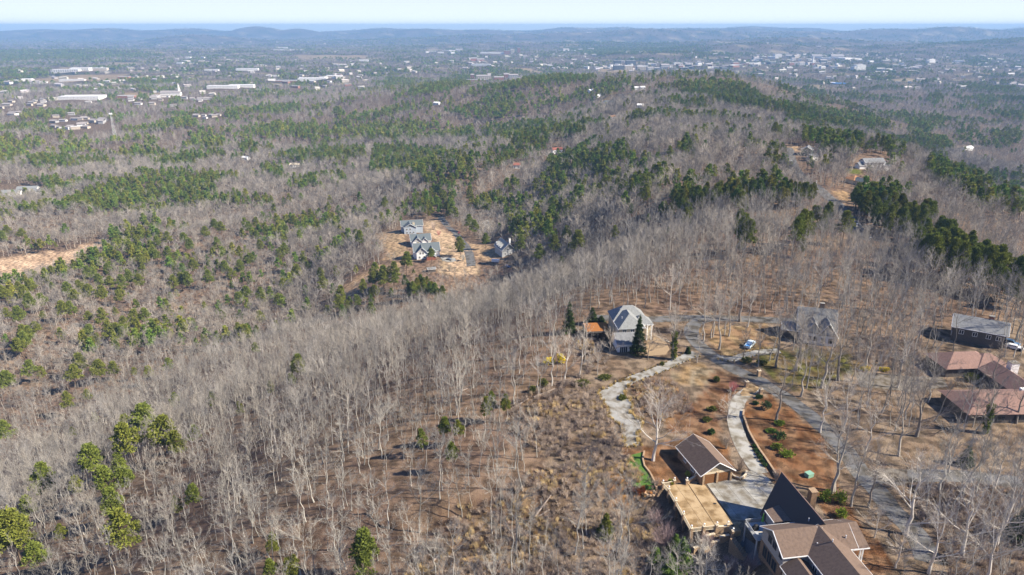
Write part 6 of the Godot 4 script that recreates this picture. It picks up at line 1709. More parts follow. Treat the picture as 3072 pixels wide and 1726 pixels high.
	town([Vector2(-830.1, -1842.8), Vector2(-757.4, -1857.2), Vector2(-714.2, -1746.8), Vector2(-799.2, -1786.3)], 6, 10, 16, 4, 6, [w1, w2], 0.9)
	town([Vector2(-2172.1, -3094.4), Vector2(-2131.0, -3146.2), Vector2(-1922.0, -2964.9), Vector2(-1920.9, -2809.9), Vector2(-1958.8, -2782.4)], 7, 18, 40, 5, 8, [w1])
	town([Vector2(-2395.6, -5122.4), Vector2(-2039.4, -5241.5), Vector2(-1739.1, -4459.0), Vector2(-2042.2, -4265.2)], 10, 18, 46, 6, 9, [w1, w2])
	town([Vector2(-752.5, -6029.5), Vector2(-457.4, -6580.2), Vector2(-388.8, -5585.0), Vector2(-697.0, -5662.7)], 8, 24, 60, 6, 10, [w1])
	town([Vector2(-1132.2, -3358.5), Vector2(-778.8, -3443.1), Vector2(-609.6, -2678.3), Vector2(-867.7, -2588.2)], 14, 14, 34, 5, 8, [w1, w2, br])
	town([Vector2(-313.0, -7492.9), Vector2(1010.8, -9648.3), Vector2(1149.5, -10123.9), Vector2(1148.1, -12055.4), Vector2(301.3, -9546.8)], 7, 30, 80, 8, 14, [w1])
	town([Vector2(443.6, -6475.0), Vector2(868.3, -7023.8), Vector2(753.3, -6083.6), Vector2(435.6, -6028.4)], 5, 30, 60, 6, 10, [w1])
	# the many small houses among the trees of the plain, too many and too small to count
	var r := RandomNumberGenerator.new()
	r.seed = 77
	o = stuff("far_houses", "countless small pale houses sprinkled among the trees of the plain", "houses")
	var h := Shape.new()
	h.ink = Color(0.64, 0.63, 0.60)
	h.box(Vector3(-7, -6, -5), Vector3(7, 5.5, 5))
	h.ink = Color(0.62, 0.60, 0.58)
	roof_slab(h, Transform3D.IDENTITY, Vector3(-7.6, 5.4, 5.8), Vector3(7.6, 5.4, 5.8), Vector3(7.6, 8.4, 0), Vector3(-7.6, 8.4, 0), 0.3)
	roof_slab(h, Transform3D.IDENTITY, Vector3(7.6, 5.4, -5.8), Vector3(-7.6, 5.4, -5.8), Vector3(-7.6, 8.4, 0), Vector3(7.6, 8.4, 0), 0.3)
	var mesh: ArrayMesh = h.done(M.far_wall)
	var list := []
	for area in [[zone([Vector2(-2823.1, -3998.9), Vector2(-2110.5, -3991.7), Vector2(-1912.1, -4909.4), Vector2(-968.4, -4816.5), Vector2(-506.8, -2482.1), Vector2(-874.5, -2092.9), Vector2(-1069.8, -1982.4), Vector2(-1415.7, -1964.7)]), 190], [zone([Vector2(-1076.6, -4378.5), Vector2(-286.8, -4731.7), Vector2(-229.2, -3764.4), Vector2(-719.5, -2897.4)]), 50], [zone([Vector2(-319.8, -5286.4), Vector2(698.7, -5636.8), Vector2(1092.0, -4732.5), Vector2(831.5, -3579.9), Vector2(329.6, -3755.3), Vector2(-244.8, -4026.5)]), 110], [zone([Vector2(1057.2, -4992.3), Vector2(2285.3, -5692.8), Vector2(3739.8, -5334.7), Vector2(1653.1, -2307.3), Vector2(1290.6, -2363.6), Vector2(1182.3, -2899.6), Vector2(912.5, -3358.7), Vector2(813.9, -3812.5)]), 330], [zone([Vector2(-6689.2, -9587.6), Vector2(-1964.3, -9858.1), Vector2(-1067.0, -5314.1), Vector2(-2949.4, -4180.6)]), 60], [zone([Vector2(2119.1, -10118.0), Vector2(7762.6, -11196.1), Vector2(3739.8, -5334.7), Vector2(1241.4, -5866.2)]), 60]]:
		for i in area[1]:
			var q := Vector2(r.randf_range(area[0].box.position.x, area[0].box.end.x), r.randf_range(area[0].box.position.y, area[0].box.end.y))
			if not inside(area[0], q.x, q.y):
				continue
			var big := r.randf_range(0.7, 1.5)
			var tone := r.randf_range(0.7, 1.05)
			list.append([at(q), r.randf_range(-0.9, 0.9), Vector3(big * r.randf_range(1.0, 1.8), big, big), Color(tone, tone * r.randf_range(0.92, 1.0), tone * r.randf_range(0.85, 1.0))])
			for k in 3:
				var f := q - q.normalized() * 24.0 * k
				pads.append(Vector3(f.x, f.y, 11.0))
	scatter(o, "far_house", mesh, list)

# ---------- trees ----------
func pick(a: Color, b: Color, r: RandomNumberGenerator) -> Color:
	return a.lerp(b, r.randf())

func slant(az: float, up: float) -> Vector3:
	return Vector3(cos(az) * cos(up), sin(up), sin(az) * cos(up))

func branch(s: Shape, r: RandomNumberGenerator, from: Vector3, dir: Vector3, length: float, thick: float, level: int, plan):
	var here := from
	var d := dir
	var steps: int = plan.steps[level]
	var bark: Color = plan.bark.lerp(plan.twig, plan.fade[level]) * r.randf_range(0.85, 1.15)
	bark.a = 1.0
	for i in steps:
		var goal := here + d * length / steps
		var ra := thick * (1.0 - 0.72 * i / steps)
		var rb := thick * (1.0 - 0.72 * (i + 1.0) / steps)
		s.ink = bark
		if level >= plan.spikes:
			s.spike(here, goal, ra)
		else:
			s.tube(here, goal, ra, rb, plan.sides[level])
		if level + 1 < plan.count.size():
			for k in plan.count[level + 1]:
				var f := r.randf_range(0.15, 1.0)
				var side := d.cross(slant(r.randf() * TAU, r.randf_range(-1.2, 1.2))).normalized()
				var spread: float = r.randf_range(0.5, 1.0) * plan.spread
				var dd := (d + side * spread + Vector3(0, plan.lift, 0)).normalized()
				branch(s, r, here.lerp(goal, f), dd, length * r.randf_range(0.35, 0.62) * plan.shrink, maxf(rb * 0.55, plan.thin), level + 1, plan)
		here = goal
		d = (d + slant(r.randf() * TAU, r.randf_range(-1.0, 1.0)) * plan.bend + Vector3(0, 0.10, 0)).normalized()

# a bare hardwood: [trunk, crown]
func bare_tree(seed_number: int, h: float, reach: float, fork: float, plan, girth := 0.017):
	var r := RandomNumberGenerator.new()
	r.seed = seed_number
	var trunk := Shape.new()
	var crown := Shape.new()
	var lean := slant(r.randf() * TAU, 0) * r.randf_range(0.0, 0.10)
	var here := Vector3(0, -0.6, 0)
	var base := h * girth + 0.03
	var steps: int = plan.trunk_steps
	var limbs: int = plan.limbs
	var made := 0
	trunk.ink = plan.bark
	for i in steps:
		var t := (i + 1.0) / steps
		var goal := Vector3(lean.x * h * t, h * 0.86 * t, lean.z * h * t) + slant(r.randf() * TAU, 0) * h * 0.016
		var ra := base * (1.25 if i == 0 else 1.0 - 0.85 * i / steps)
		var rb := base * (1.0 - 0.85 * t)
		(trunk if t < fork + 0.25 else crown).ink = plan.bark.lerp(plan.twig, t * 0.4)
		(trunk if t < fork + 0.25 else crown).tube(here, goal, ra, rb, plan.trunk_sides)
		while made < limbs and fork + (1.0 - fork) * made / limbs < t:
			var az := made * 2.4 + r.randf() * 0.9
			var tt := (fork + (1.0 - fork) * made / limbs)
			var up := lerpf(0.62, 1.2, (tt - fork) / (1.0 - fork)) + r.randf_range(-0.2, 0.2)
			var length := reach * lerpf(1.15, 0.55, (tt - fork) / (1.0 - fork)) * r.randf_range(0.8, 1.2)
			branch(crown, r, here.lerp(goal, r.randf()), slant(az, up), length, maxf(rb * 0.55, plan.thin), 0, plan)
			made += 1
		here = goal
	branch(crown, r, here, Vector3(lean.x, 1, lean.z).normalized(), h * 0.16, maxf(base * 0.16, plan.thin), 1, plan)
	return [trunk, crown]

# a cloud of needle or leaf tufts inside an ellipsoid
func tufts(s: Shape, r: RandomNumberGenerator, centre: Vector3, size: Vector3, count: int, leaf: float, a: Color, b: Color):
	for i in count:
		var o := slant(r.randf() * TAU, asin(r.randf_range(-0.75, 1.0)))
		var p := centre + o * size * pow(r.randf(), 0.4)
		var d := (o + Vector3(0, 0.45, 0) + slant(r.randf() * TAU, r.randf_range(-0.8, 0.8)) * 0.8).normalized()
		var w := d.cross(slant(r.randf() * TAU, r.randf_range(-1, 1))).normalized()
		var l := leaf * r.randf_range(0.7, 1.4)
		s.ink = pick(a, b, r)
		s.tri(p - w * l * 0.45 - d * l * 0.3, p + w * l * 0.45 - d * l * 0.3, p + d * l * 0.8)
		var x := d.cross(w)
		s.tri(p - x * l * 0.45 - d * l * 0.2, p + x * l * 0.45 - d * l * 0.2, p + (d + w * 0.3) * l * 0.8)

# a pine with a bare lower trunk and clumps of needles: [trunk, crown]; h high, crown 1 m across for each metre of wide
func pine_tree(seed_number: int, h: float, wide: float, low: float, clumps: int, each: int, leaf: float, a: Color, b: Color, sides := 5):
	var r := RandomNumberGenerator.new()
	r.seed = seed_number
	var trunk := Shape.new()
	var crown := Shape.new()
	trunk.ink = Color(0.16, 0.115, 0.085)
	var lean := slant(r.randf() * TAU, 0) * h * r.randf_range(0.0, 0.06)
	var mid := lean * 0.5 + Vector3(0, h * 0.5, 0)
	trunk.tube(Vector3(0, -0.6, 0), mid, h * 0.014 + 0.06, h * 0.009 + 0.03, sides)
	trunk.tube(mid, lean + Vector3(0, h * 0.95, 0), h * 0.009 + 0.03, 0.03, sides)
	for i in clumps:
		var t := low + (1.0 - low) * (i + 0.5) / clumps
		var q := (t - low) / (1.0 - low)
		var wide_here := wide * 0.5 * (sin(clampf(q * 0.78 + 0.26, 0, 1) * PI)) 
		var az := i * 2.4 + r.randf() * 1.2
		var out := wide_here * r.randf_range(0.45, 0.95) * (1.0 - 0.5 * q * q)
		var p := lean * t + Vector3(cos(az) * out, h * t - wide * 0.05, sin(az) * out)
		var size := wide * r.randf_range(0.17, 0.26)
		if sides > 3:
			trunk.spike(lean * t * 0.97 + Vector3(0, h * t * 0.95 - 0.3, 0), p, 0.07)
		tufts(crown, r, p, Vector3(size, size * 0.55, size), each, leaf, a, b)
	tufts(crown, r, lean + Vector3(0, h * 0.96, 0), Vector3(wide * 0.14, h * 0.05, wide * 0.14), each, leaf, a, b)
	return [trunk, crown]

func cone_tree(seed_number: int, h: float, wide: float, count: int, leaf: float, a: Color, b: Color):   # spruce or cedar, green to the ground
	var r := RandomNumberGenerator.new()
	r.seed = seed_number
	var trunk := Shape.new()
	var crown := Shape.new()
	trunk.ink = Color(0.12, 0.09, 0.07)
	trunk.tube(Vector3(0, -0.5, 0), Vector3(0, h * 0.9, 0), h * 0.015 + 0.05, 0.03, 5)
	for i in count:
		var q := 1.0 - sqrt(r.randf() * 0.985)
		var lobed := 0.78 + 0.22 * sin(q * h * 4.2 + r.randf())
		var az := r.randf() * TAU
		var out := wide * 0.5 * (1.0 - q) * lobed * pow(r.randf(), 0.35)
		var p := Vector3(cos(az) * out, h * (0.05 + 0.95 * q), sin(az) * out)
		var d := Vector3(cos(az), r.randf_range(-0.25, 0.45), sin(az)).normalized()
		var w := d.cross(Vector3(r.randf_range(-0.4, 0.4), 1, r.randf_range(-0.4, 0.4))).normalized()
		var l := leaf * r.randf_range(0.7, 1.3)
		crown.ink = pick(a, b, r)
		crown.tri(p - w * l * 0.5 - d * l * 0.4, p + w * l * 0.5 - d * l * 0.4, p + d * l * 0.9)
		crown.tri(p - Vector3(0, l * 0.35, 0) - d * l * 0.4, p + Vector3(0, l * 0.35, 0) - d * l * 0.4, p + d * l * 0.9 - Vector3(0, l * 0.1, 0))
	return [trunk, crown]

var NEAR_PLAN = {"steps": [3, 2, 1, 1], "sides": [4, 3, 3, 3], "count": [1, 2, 4, 2], "fade": [0.05, 0.25, 0.7, 1.0], "spikes": 2, "spread": 0.85, "shrink": 1.0, "lift": 0.30, "bend": 0.13, "thin": 0.016, "trunk_steps": 7, "trunk_sides": 6, "limbs": 8, "bark": Color(0.37, 0.355, 0.32), "twig": Color(0.305, 0.285, 0.255)}
var MID_PLAN = {"steps": [2, 1, 1], "sides": [3, 3, 3], "count": [1, 4, 4], "fade": [0.2, 0.6, 1.0], "spikes": 1, "spread": 0.95, "shrink": 1.15, "lift": 0.25, "bend": 0.16, "thin": 0.06, "trunk_steps": 3, "trunk_sides": 4, "limbs": 7, "bark": Color(0.40, 0.36, 0.31), "twig": Color(0.31, 0.285, 0.25)}
var FAR_PLAN = {"steps": [1, 1], "sides": [3, 3], "count": [1, 5], "fade": [0.4, 1.0], "spikes": 0, "spread": 1.0, "shrink": 1.3, "lift": 0.25, "bend": 0.1, "thin": 0.16, "trunk_steps": 2, "trunk_sides": 3, "limbs": 7, "bark": Color(0.36, 0.32, 0.275), "twig": Color(0.315, 0.29, 0.255)}
const PINE_A = Color(0.10, 0.13, 0.03)
const PINE_B = Color(0.235, 0.275, 0.055)

func joined(pair, material: Material) -> ArrayMesh:   # trunk and crown in one mesh of two surfaces
	var m: ArrayMesh = pair[0].done(M.bark)
	var c: ArrayMesh = pair[1].done(material)
	m.add_surface_from_arrays(Mesh.PRIMITIVE_TRIANGLES, c.surface_get_arrays(0))
	m.surface_set_material(1, material)
	return m

func tree_thing(called: String, label: String, category: String, group: String, meshes, where: Vector3, turn: float, size: Vector3) -> Node3D:
	var o := thing(called, label, category, where, turn, group)
	if turn:
		o.rotation = Vector3(0.09 * sin(turn * 7.0), turn, 0.09 * cos(turn * 5.0))
	o.scale = size
	part("trunk", meshes[0], null, o)
	part("crown", meshes[1], null, o)
	return o

func scatter(parent: Node3D, called: String, mesh: Mesh, list):   # list of [place, turn, size, tint]
	if list.is_empty():
		return
	var m := MultiMesh.new()
	m.transform_format = MultiMesh.TRANSFORM_3D
	m.use_colors = true
	m.mesh = mesh
	m.instance_count = list.size()
	for i in list.size():
		var e = list[i]
		m.set_instance_transform(i, Transform3D(Basis.from_euler(Vector3(0.09 * sin(e[1] * 7.0), e[1], 0.09 * cos(e[1] * 5.0))).scaled_local(e[2]), e[0]))
		m.set_instance_color(i, e[3])
	var o := MultiMeshInstance3D.new()
	o.name = called
	o.multimesh = m
	parent.add_child(o, true)
	o.set_meta("kind", "stuff")

func stuff(called: String, label: String, category: String) -> Node3D:
	var o := thing(called, label, category, Vector3.ZERO)
	o.set_meta("kind", "stuff")
	return o

func lay_out_pines():
	var dense := [[Vector2(-583.0, -926.2), Vector2(-557.9, -967.2), Vector2(-537.4, -982.7), Vector2(-488.2, -1027.0), Vector2(-459.5, -1048.8), Vector2(-423.7, -977.4), Vector2(-396.6, -885.0), Vector2(-423.6, -873.7), Vector2(-456.2, -888.9), Vector2(-467.1, -854.6), Vector2(-476.3, -805.3), Vector2(-524.0, -822.4), Vector2(-531.1, -803.2), Vector2(-543.6, -791.1)],
		[Vector2(-567.7, -1443.6), Vector2(-561.0, -1669.2), Vector2(-489.1, -1597.2), Vector2(-394.7, -1552.9), Vector2(-357.9, -1376.9), Vector2(-388.2, -1364.3), Vector2(-448.0, -1427.2), Vector2(-481.3, -1395.5)], [Vector2(-669.3, -1483.2), Vector2(-602.5, -1465.3), Vector2(-513.2, -1233.5), Vector2(-566.5, -1262.4), Vector2(-613.5, -1292.8)], [Vector2(-720.1, -1274.3), Vector2(-689.3, -1328.9), Vector2(-627.0, -1258.7), Vector2(-601.2, -1218.4), Vector2(-641.1, -1202.5), Vector2(-688.9, -1210.2)],
		[Vector2(-612.7, -1200.0), Vector2(-567.0, -1205.0), Vector2(-531.4, -1167.7), Vector2(-508.3, -1107.8), Vector2(-556.3, -1089.3)], [Vector2(-780.1, -1110.6), Vector2(-821.5, -1201.9), Vector2(-776.9, -1177.3), Vector2(-703.8, -1142.3), Vector2(-699.9, -1096.1), Vector2(-711.9, -1071.7), Vector2(-756.0, -1080.2)], [Vector2(-1054.2, -1419.6), Vector2(-983.7, -1389.8), Vector2(-889.1, -1272.2), Vector2(-828.7, -1154.4), Vector2(-845.2, -1123.4)],
		[Vector2(-967.3, -1386.0), Vector2(-938.0, -1396.8), Vector2(-893.0, -1320.1), Vector2(-902.1, -1292.6)], [Vector2(-865.2, -1332.1), Vector2(-825.1, -1352.9), Vector2(-763.1, -1263.5), Vector2(-765.1, -1230.8), Vector2(-804.7, -1238.3)], [Vector2(-883.5, -1574.6), Vector2(-808.3, -1584.3), Vector2(-828.3, -1754.3), Vector2(-734.3, -1651.4), Vector2(-689.1, -1538.4), Vector2(-766.9, -1518.5), Vector2(-833.0, -1524.8)],
		[Vector2(-423.9, -640.6), Vector2(-403.1, -675.2), Vector2(-361.6, -653.1), Vector2(-347.1, -659.1), Vector2(-341.3, -621.7), Vector2(-374.7, -602.1), Vector2(-400.2, -609.1)], [Vector2(-125.6, -783.2), Vector2(-65.14, -773.2), Vector2(-61.38, -659.7), Vector2(-69.25, -637.6), Vector2(-91.64, -720.5), Vector2(-117.1, -733.5)], [Vector2(-51.98, -774.7), Vector2(-16.34, -759.7), Vector2(5.08, -722.5), Vector2(3.62, -703.3), Vector2(-22.40, -716.7), Vector2(-45.06, -728.5)],
		[Vector2(18.07, -598.9), Vector2(35.82, -553.0), Vector2(34.33, -511.1), Vector2(31.23, -490.7), Vector2(24.24, -504.5)], [Vector2(334.0, -805.6), Vector2(386.0, -829.2), Vector2(530.0, -1047.9), Vector2(294.2, -583.7), Vector2(285.4, -593.8), Vector2(288.9, -635.8), Vector2(271.0, -644.9)], [Vector2(191.1, -315.6), Vector2(213.2, -327.2), Vector2(201.5, -291.2), Vector2(191.1, -260.7), Vector2(202.3, -250.2), Vector2(174.9, -219.5), Vector2(170.1, -231.3), Vector2(163.8, -239.5), Vector2(157.2, -249.9), Vector2(168.2, -277.3)],
		[Vector2(240.6, -454.4), Vector2(255.1, -446.2), Vector2(219.0, -379.1), Vector2(227.2, -362.4), Vector2(203.0, -328.8), Vector2(190.6, -320.4), Vector2(185.4, -343.8), Vector2(173.6, -348.3), Vector2(184.6, -372.6), Vector2(208.6, -410.6)], [Vector2(154.5, -479.2), Vector2(168.7, -452.9), Vector2(184.9, -466.2), Vector2(174.4, -436.1), Vector2(188.8, -422.1), Vector2(181.3, -410.7), Vector2(158.3, -394.8), Vector2(154.2, -405.6), Vector2(147.8, -424.9), Vector2(133.1, -383.5), Vector2(129.3, -391.7), Vector2(134.9, -437.8)],
		[Vector2(323.4, -1453.2), Vector2(423.0, -1522.6), Vector2(460.0, -1498.0), Vector2(453.4, -1336.6), Vector2(423.2, -1135.4), Vector2(519.9, -1261.2), Vector2(684.1, -1458.2), Vector2(739.8, -1445.3), Vector2(759.2, -1414.3), Vector2(667.4, -1247.2), Vector2(592.9, -1171.2), Vector2(460.0, -1008.2), Vector2(366.9, -881.4), Vector2(412.3, -1073.5), Vector2(367.9, -1074.0), Vector2(341.3, -1158.1), Vector2(307.7, -1306.3)],
		[Vector2(26.15, -1937.0), Vector2(103.3, -3219.1), Vector2(226.8, -3271.4), Vector2(202.1, -1714.4), Vector2(165.2, -1692.9), Vector2(117.6, -1688.0), Vector2(39.34, -1716.9), Vector2(-109.6, -1779.6), Vector2(-119.1, -1827.3), Vector2(-44.96, -1882.9)], [Vector2(-58.61, -1755.6), Vector2(3.93, -1697.2), Vector2(59.02, -1633.0), Vector2(21.59, -1583.3), Vector2(-44.95, -1610.0), Vector2(-71.44, -1662.0), Vector2(-101.8, -1642.5)]]
	for ring in dense:
		pine_zones.append(zone(ring, {"share": 0.9}))
	var mixed := [[Vector2(-509.3, -1290.2), Vector2(-471.2, -1301.2), Vector2(-445.4, -1210.0), Vector2(-480.1, -1224.4)], [Vector2(-408.4, -1113.7), Vector2(-400.5, -1147.1), Vector2(-346.2, -1048.3), Vector2(-313.4, -950.6), Vector2(-346.2, -1001.2)], [Vector2(-413.2, -1179.9), Vector2(-377.5, -1232.9), Vector2(-337.5, -1273.7), Vector2(-270.6, -1277.2), Vector2(-244.1, -1146.4), Vector2(-305.2, -1109.5), Vector2(-360.0, -1171.2), Vector2(-393.8, -1163.7)],
		[Vector2(-255.5, -1295.7), Vector2(-194.6, -1273.7), Vector2(-133.1, -1273.8), Vector2(-75.43, -956.0), Vector2(-40.79, -824.6), Vector2(-43.98, -792.8), Vector2(-73.21, -802.4), Vector2(-97.07, -797.6), Vector2(-136.4, -881.9), Vector2(-188.7, -1030.9), Vector2(-218.8, -1056.6)], [Vector2(-332.2, -1613.4), Vector2(-207.6, -1568.4), Vector2(-81.75, -1469.2), Vector2(-74.48, -1331.5), Vector2(-157.4, -1367.7), Vector2(-277.2, -1334.1)], [Vector2(-67.65, -1455.9), Vector2(44.47, -1372.4), Vector2(112.8, -1065.6), Vector2(105.8, -994.9), Vector2(51.51, -1008.3), Vector2(-4.20, -979.2), Vector2(-54.25, -1319.3)],
		[Vector2(-42.18, -893.6), Vector2(-18.37, -959.4), Vector2(-4.02, -934.3), Vector2(1.38, -1085.8), Vector2(51.51, -1008.3), Vector2(48.59, -944.4), Vector2(21.68, -916.6), Vector2(4.51, -899.6), Vector2(-25.73, -840.8), Vector2(-39.69, -835.9)], [Vector2(37.99, -896.3), Vector2(75.28, -884.8), Vector2(88.85, -926.7), Vector2(96.68, -842.7), Vector2(121.1, -863.9), Vector2(123.6, -692.8), Vector2(131.6, -667.0), Vector2(119.0, -605.2), Vector2(112.8, -687.8), Vector2(98.22, -692.2), Vector2(85.58, -597.2), Vector2(78.10, -720.2), Vector2(70.76, -712.6), Vector2(48.35, -674.4), Vector2(24.66, -734.5), Vector2(22.40, -754.1), Vector2(41.24, -792.5)],
		[Vector2(-8.05, -802.7), Vector2(8.42, -783.4), Vector2(3.82, -748.6), Vector2(-7.62, -753.8)], [Vector2(108.9, -471.5), Vector2(119.5, -495.9), Vector2(140.2, -513.3), Vector2(125.0, -453.5), Vector2(112.3, -433.9), Vector2(105.0, -441.2)], [Vector2(168.0, -705.1), Vector2(176.3, -713.1), Vector2(184.0, -687.4), Vector2(162.6, -634.5), Vector2(153.7, -621.2)], [Vector2(-5.77, -698.0), Vector2(4.87, -689.3), Vector2(12.97, -631.0), Vector2(12.35, -545.6), Vector2(-2.52, -561.0)],
		[Vector2(347.2, -583.7), Vector2(625.1, -992.8), Vector2(670.0, -983.3), Vector2(428.2, -614.9), Vector2(312.9, -447.2), Vector2(294.5, -442.4), Vector2(307.5, -478.5), Vector2(307.7, -493.9)], [Vector2(669.7, -967.3), Vector2(722.9, -1007.7), Vector2(652.6, -900.9), Vector2(411.8, -584.4)], [Vector2(635.2, -875.8), Vector2(686.3, -916.8), Vector2(317.8, -418.6), Vector2(296.5, -408.1), Vector2(313.0, -438.2)], [Vector2(159.2, -357.6), Vector2(165.8, -350.5), Vector2(156.5, -330.8), Vector2(150.0, -332.5)],
		[Vector2(133.8, -317.0), Vector2(145.2, -323.8), Vector2(117.9, -270.3), Vector2(118.8, -279.9)], [Vector2(104.0, -314.4), Vector2(108.4, -308.4), Vector2(100.1, -275.0), Vector2(95.01, -276.6)], [Vector2(761.1, -1354.6), Vector2(826.6, -1407.0), Vector2(822.0, -1305.5), Vector2(712.0, -1127.8), Vector2(622.3, -1048.3), Vector2(703.9, -1209.2)], [Vector2(556.1, -1486.7), Vector2(1117.1, -2739.9), Vector2(1049.8, -2362.9), Vector2(996.3, -2287.9), Vector2(562.5, -1454.6)],
		[Vector2(809.9, -1438.3), Vector2(959.9, -1640.7), Vector2(1087.2, -1783.3), Vector2(994.0, -1610.3), Vector2(825.3, -1386.0), Vector2(742.8, -1328.5)], [Vector2(902.9, -1447.4), Vector2(941.5, -1417.6), Vector2(907.0, -1347.8), Vector2(873.6, -1350.9)], [Vector2(918.7, -1358.3), Vector2(1131.0, -1563.6), Vector2(975.2, -1333.0), Vector2(886.6, -1267.2)], [Vector2(1278.5, -2206.5), Vector2(1507.5, -2534.3), Vector2(1313.3, -2172.0), Vector2(1192.2, -2003.5)], [Vector2(598.9, -1158.7), Vector2(728.3, -1218.7), Vector2(620.0, -1042.0), Vector2(340.3, -629.6)],
		[Vector2(-522.4, -2889.8), Vector2(-518.1, -3130.8), Vector2(-401.6, -2956.5), Vector2(-279.7, -2050.8), Vector2(-470.3, -2649.4)], [Vector2(-300.0, -3047.6), Vector2(-204.1, -3347.4), Vector2(-121.1, -1976.0), Vector2(-174.6, -1831.4), Vector2(-313.7, -1876.9), Vector2(-316.2, -1917.0), Vector2(-236.7, -2013.2)], [Vector2(-173.8, -1677.5), Vector2(-138.5, -1715.0), Vector2(-75.73, -1616.2), Vector2(-8.31, -1589.9), Vector2(50.02, -1536.3), Vector2(28.89, -1488.3), Vector2(-36.09, -1486.2), Vector2(-129.3, -1593.4)], [Vector2(-457.6, -1820.9), Vector2(-380.7, -1701.9), Vector2(-297.4, -1596.2), Vector2(-212.3, -1529.0), Vector2(-196.8, -1410.1), Vector2(-364.0, -1429.7)], [Vector2(-262.8, -3557.0), Vector2(-108.4, -3957.0), Vector2(111.0, -3464.5), Vector2(108.3, -3375.0), Vector2(-77.45, -3258.2), Vector2(-219.7, -3206.8)]]
	pine_zones.append(zone([Vector2(-363.3, -514.7), Vector2(-348.2, -636.5), Vector2(-293.9, -669.8), Vector2(-207.0, -639.7), Vector2(-163.4, -491.2), Vector2(-217.0, -496.7), Vector2(-312.2, -505.7)], {"share": 0.13}))
	for ring in mixed:
		pine_zones.append(zone(ring, {"share": 0.84}))

func pine_at(x: float, z: float) -> float:
	for q in pine_zones:
		if inside(q, x, z):
			return q.share
	if -z > 1500.0:
		return pine_share(x, z)
	return clampf((noise_a.get_noise_2d(x * 0.006, z * 0.009) - 0.12) * 4.0, 0.02, 0.75) if -z > 420.0 else 0.0

func is_open(x: float, z: float) -> bool:
	for q in parks:
		if inside(q, x, z):
			return rng.randf() > q.share * 0.8 or road_distance(x, z) < 1.8 or near_house(x, z)
	for q in clear_zones:
		if inside(q, x, z):
			return true
	var near_pads = pad_cells.get(Vector2i(floori(x / 80.0), floori(z / 80.0)))
	if near_pads:
		for q in near_pads:
			if Vector2(q.x - x, q.y - z).length_squared() < q.z * q.z:
				return true
	if road_distance(x, z) < 2.2:
		return true
	if -z > 240.0 and -z < 800.0:
		var k := 1.0 + 9.0 / sqrt(x * x + z * z)
		return road_distance(x * k, z * k) < 0.5
	return false

# young growth stands in front of the clearings and lanes that the photo shows open
func young_growth(x: float, z: float) -> bool:
	var away := sqrt(x * x + z * z)
	if away < 240.0 or away > 1500.0:
		return false
	for step in [16.0, 32.0]:
		var k: float = 1.0 + step / away
		for q in clear_zones:
			if not q.has("far") and away > 380.0 and inside(q, x * k, z * k):
				return true
		if road_distance(x * k, z * k) < 1.0:
			return true
	return false

func near_house(x: float, z: float) -> bool:
	for q in house_pads:
		if Vector2(q.x - x, q.y - z).length_squared() < q.z * q.z:
			return true
	return false

var house_pads = []
var pad_cells = {}
var parks = []

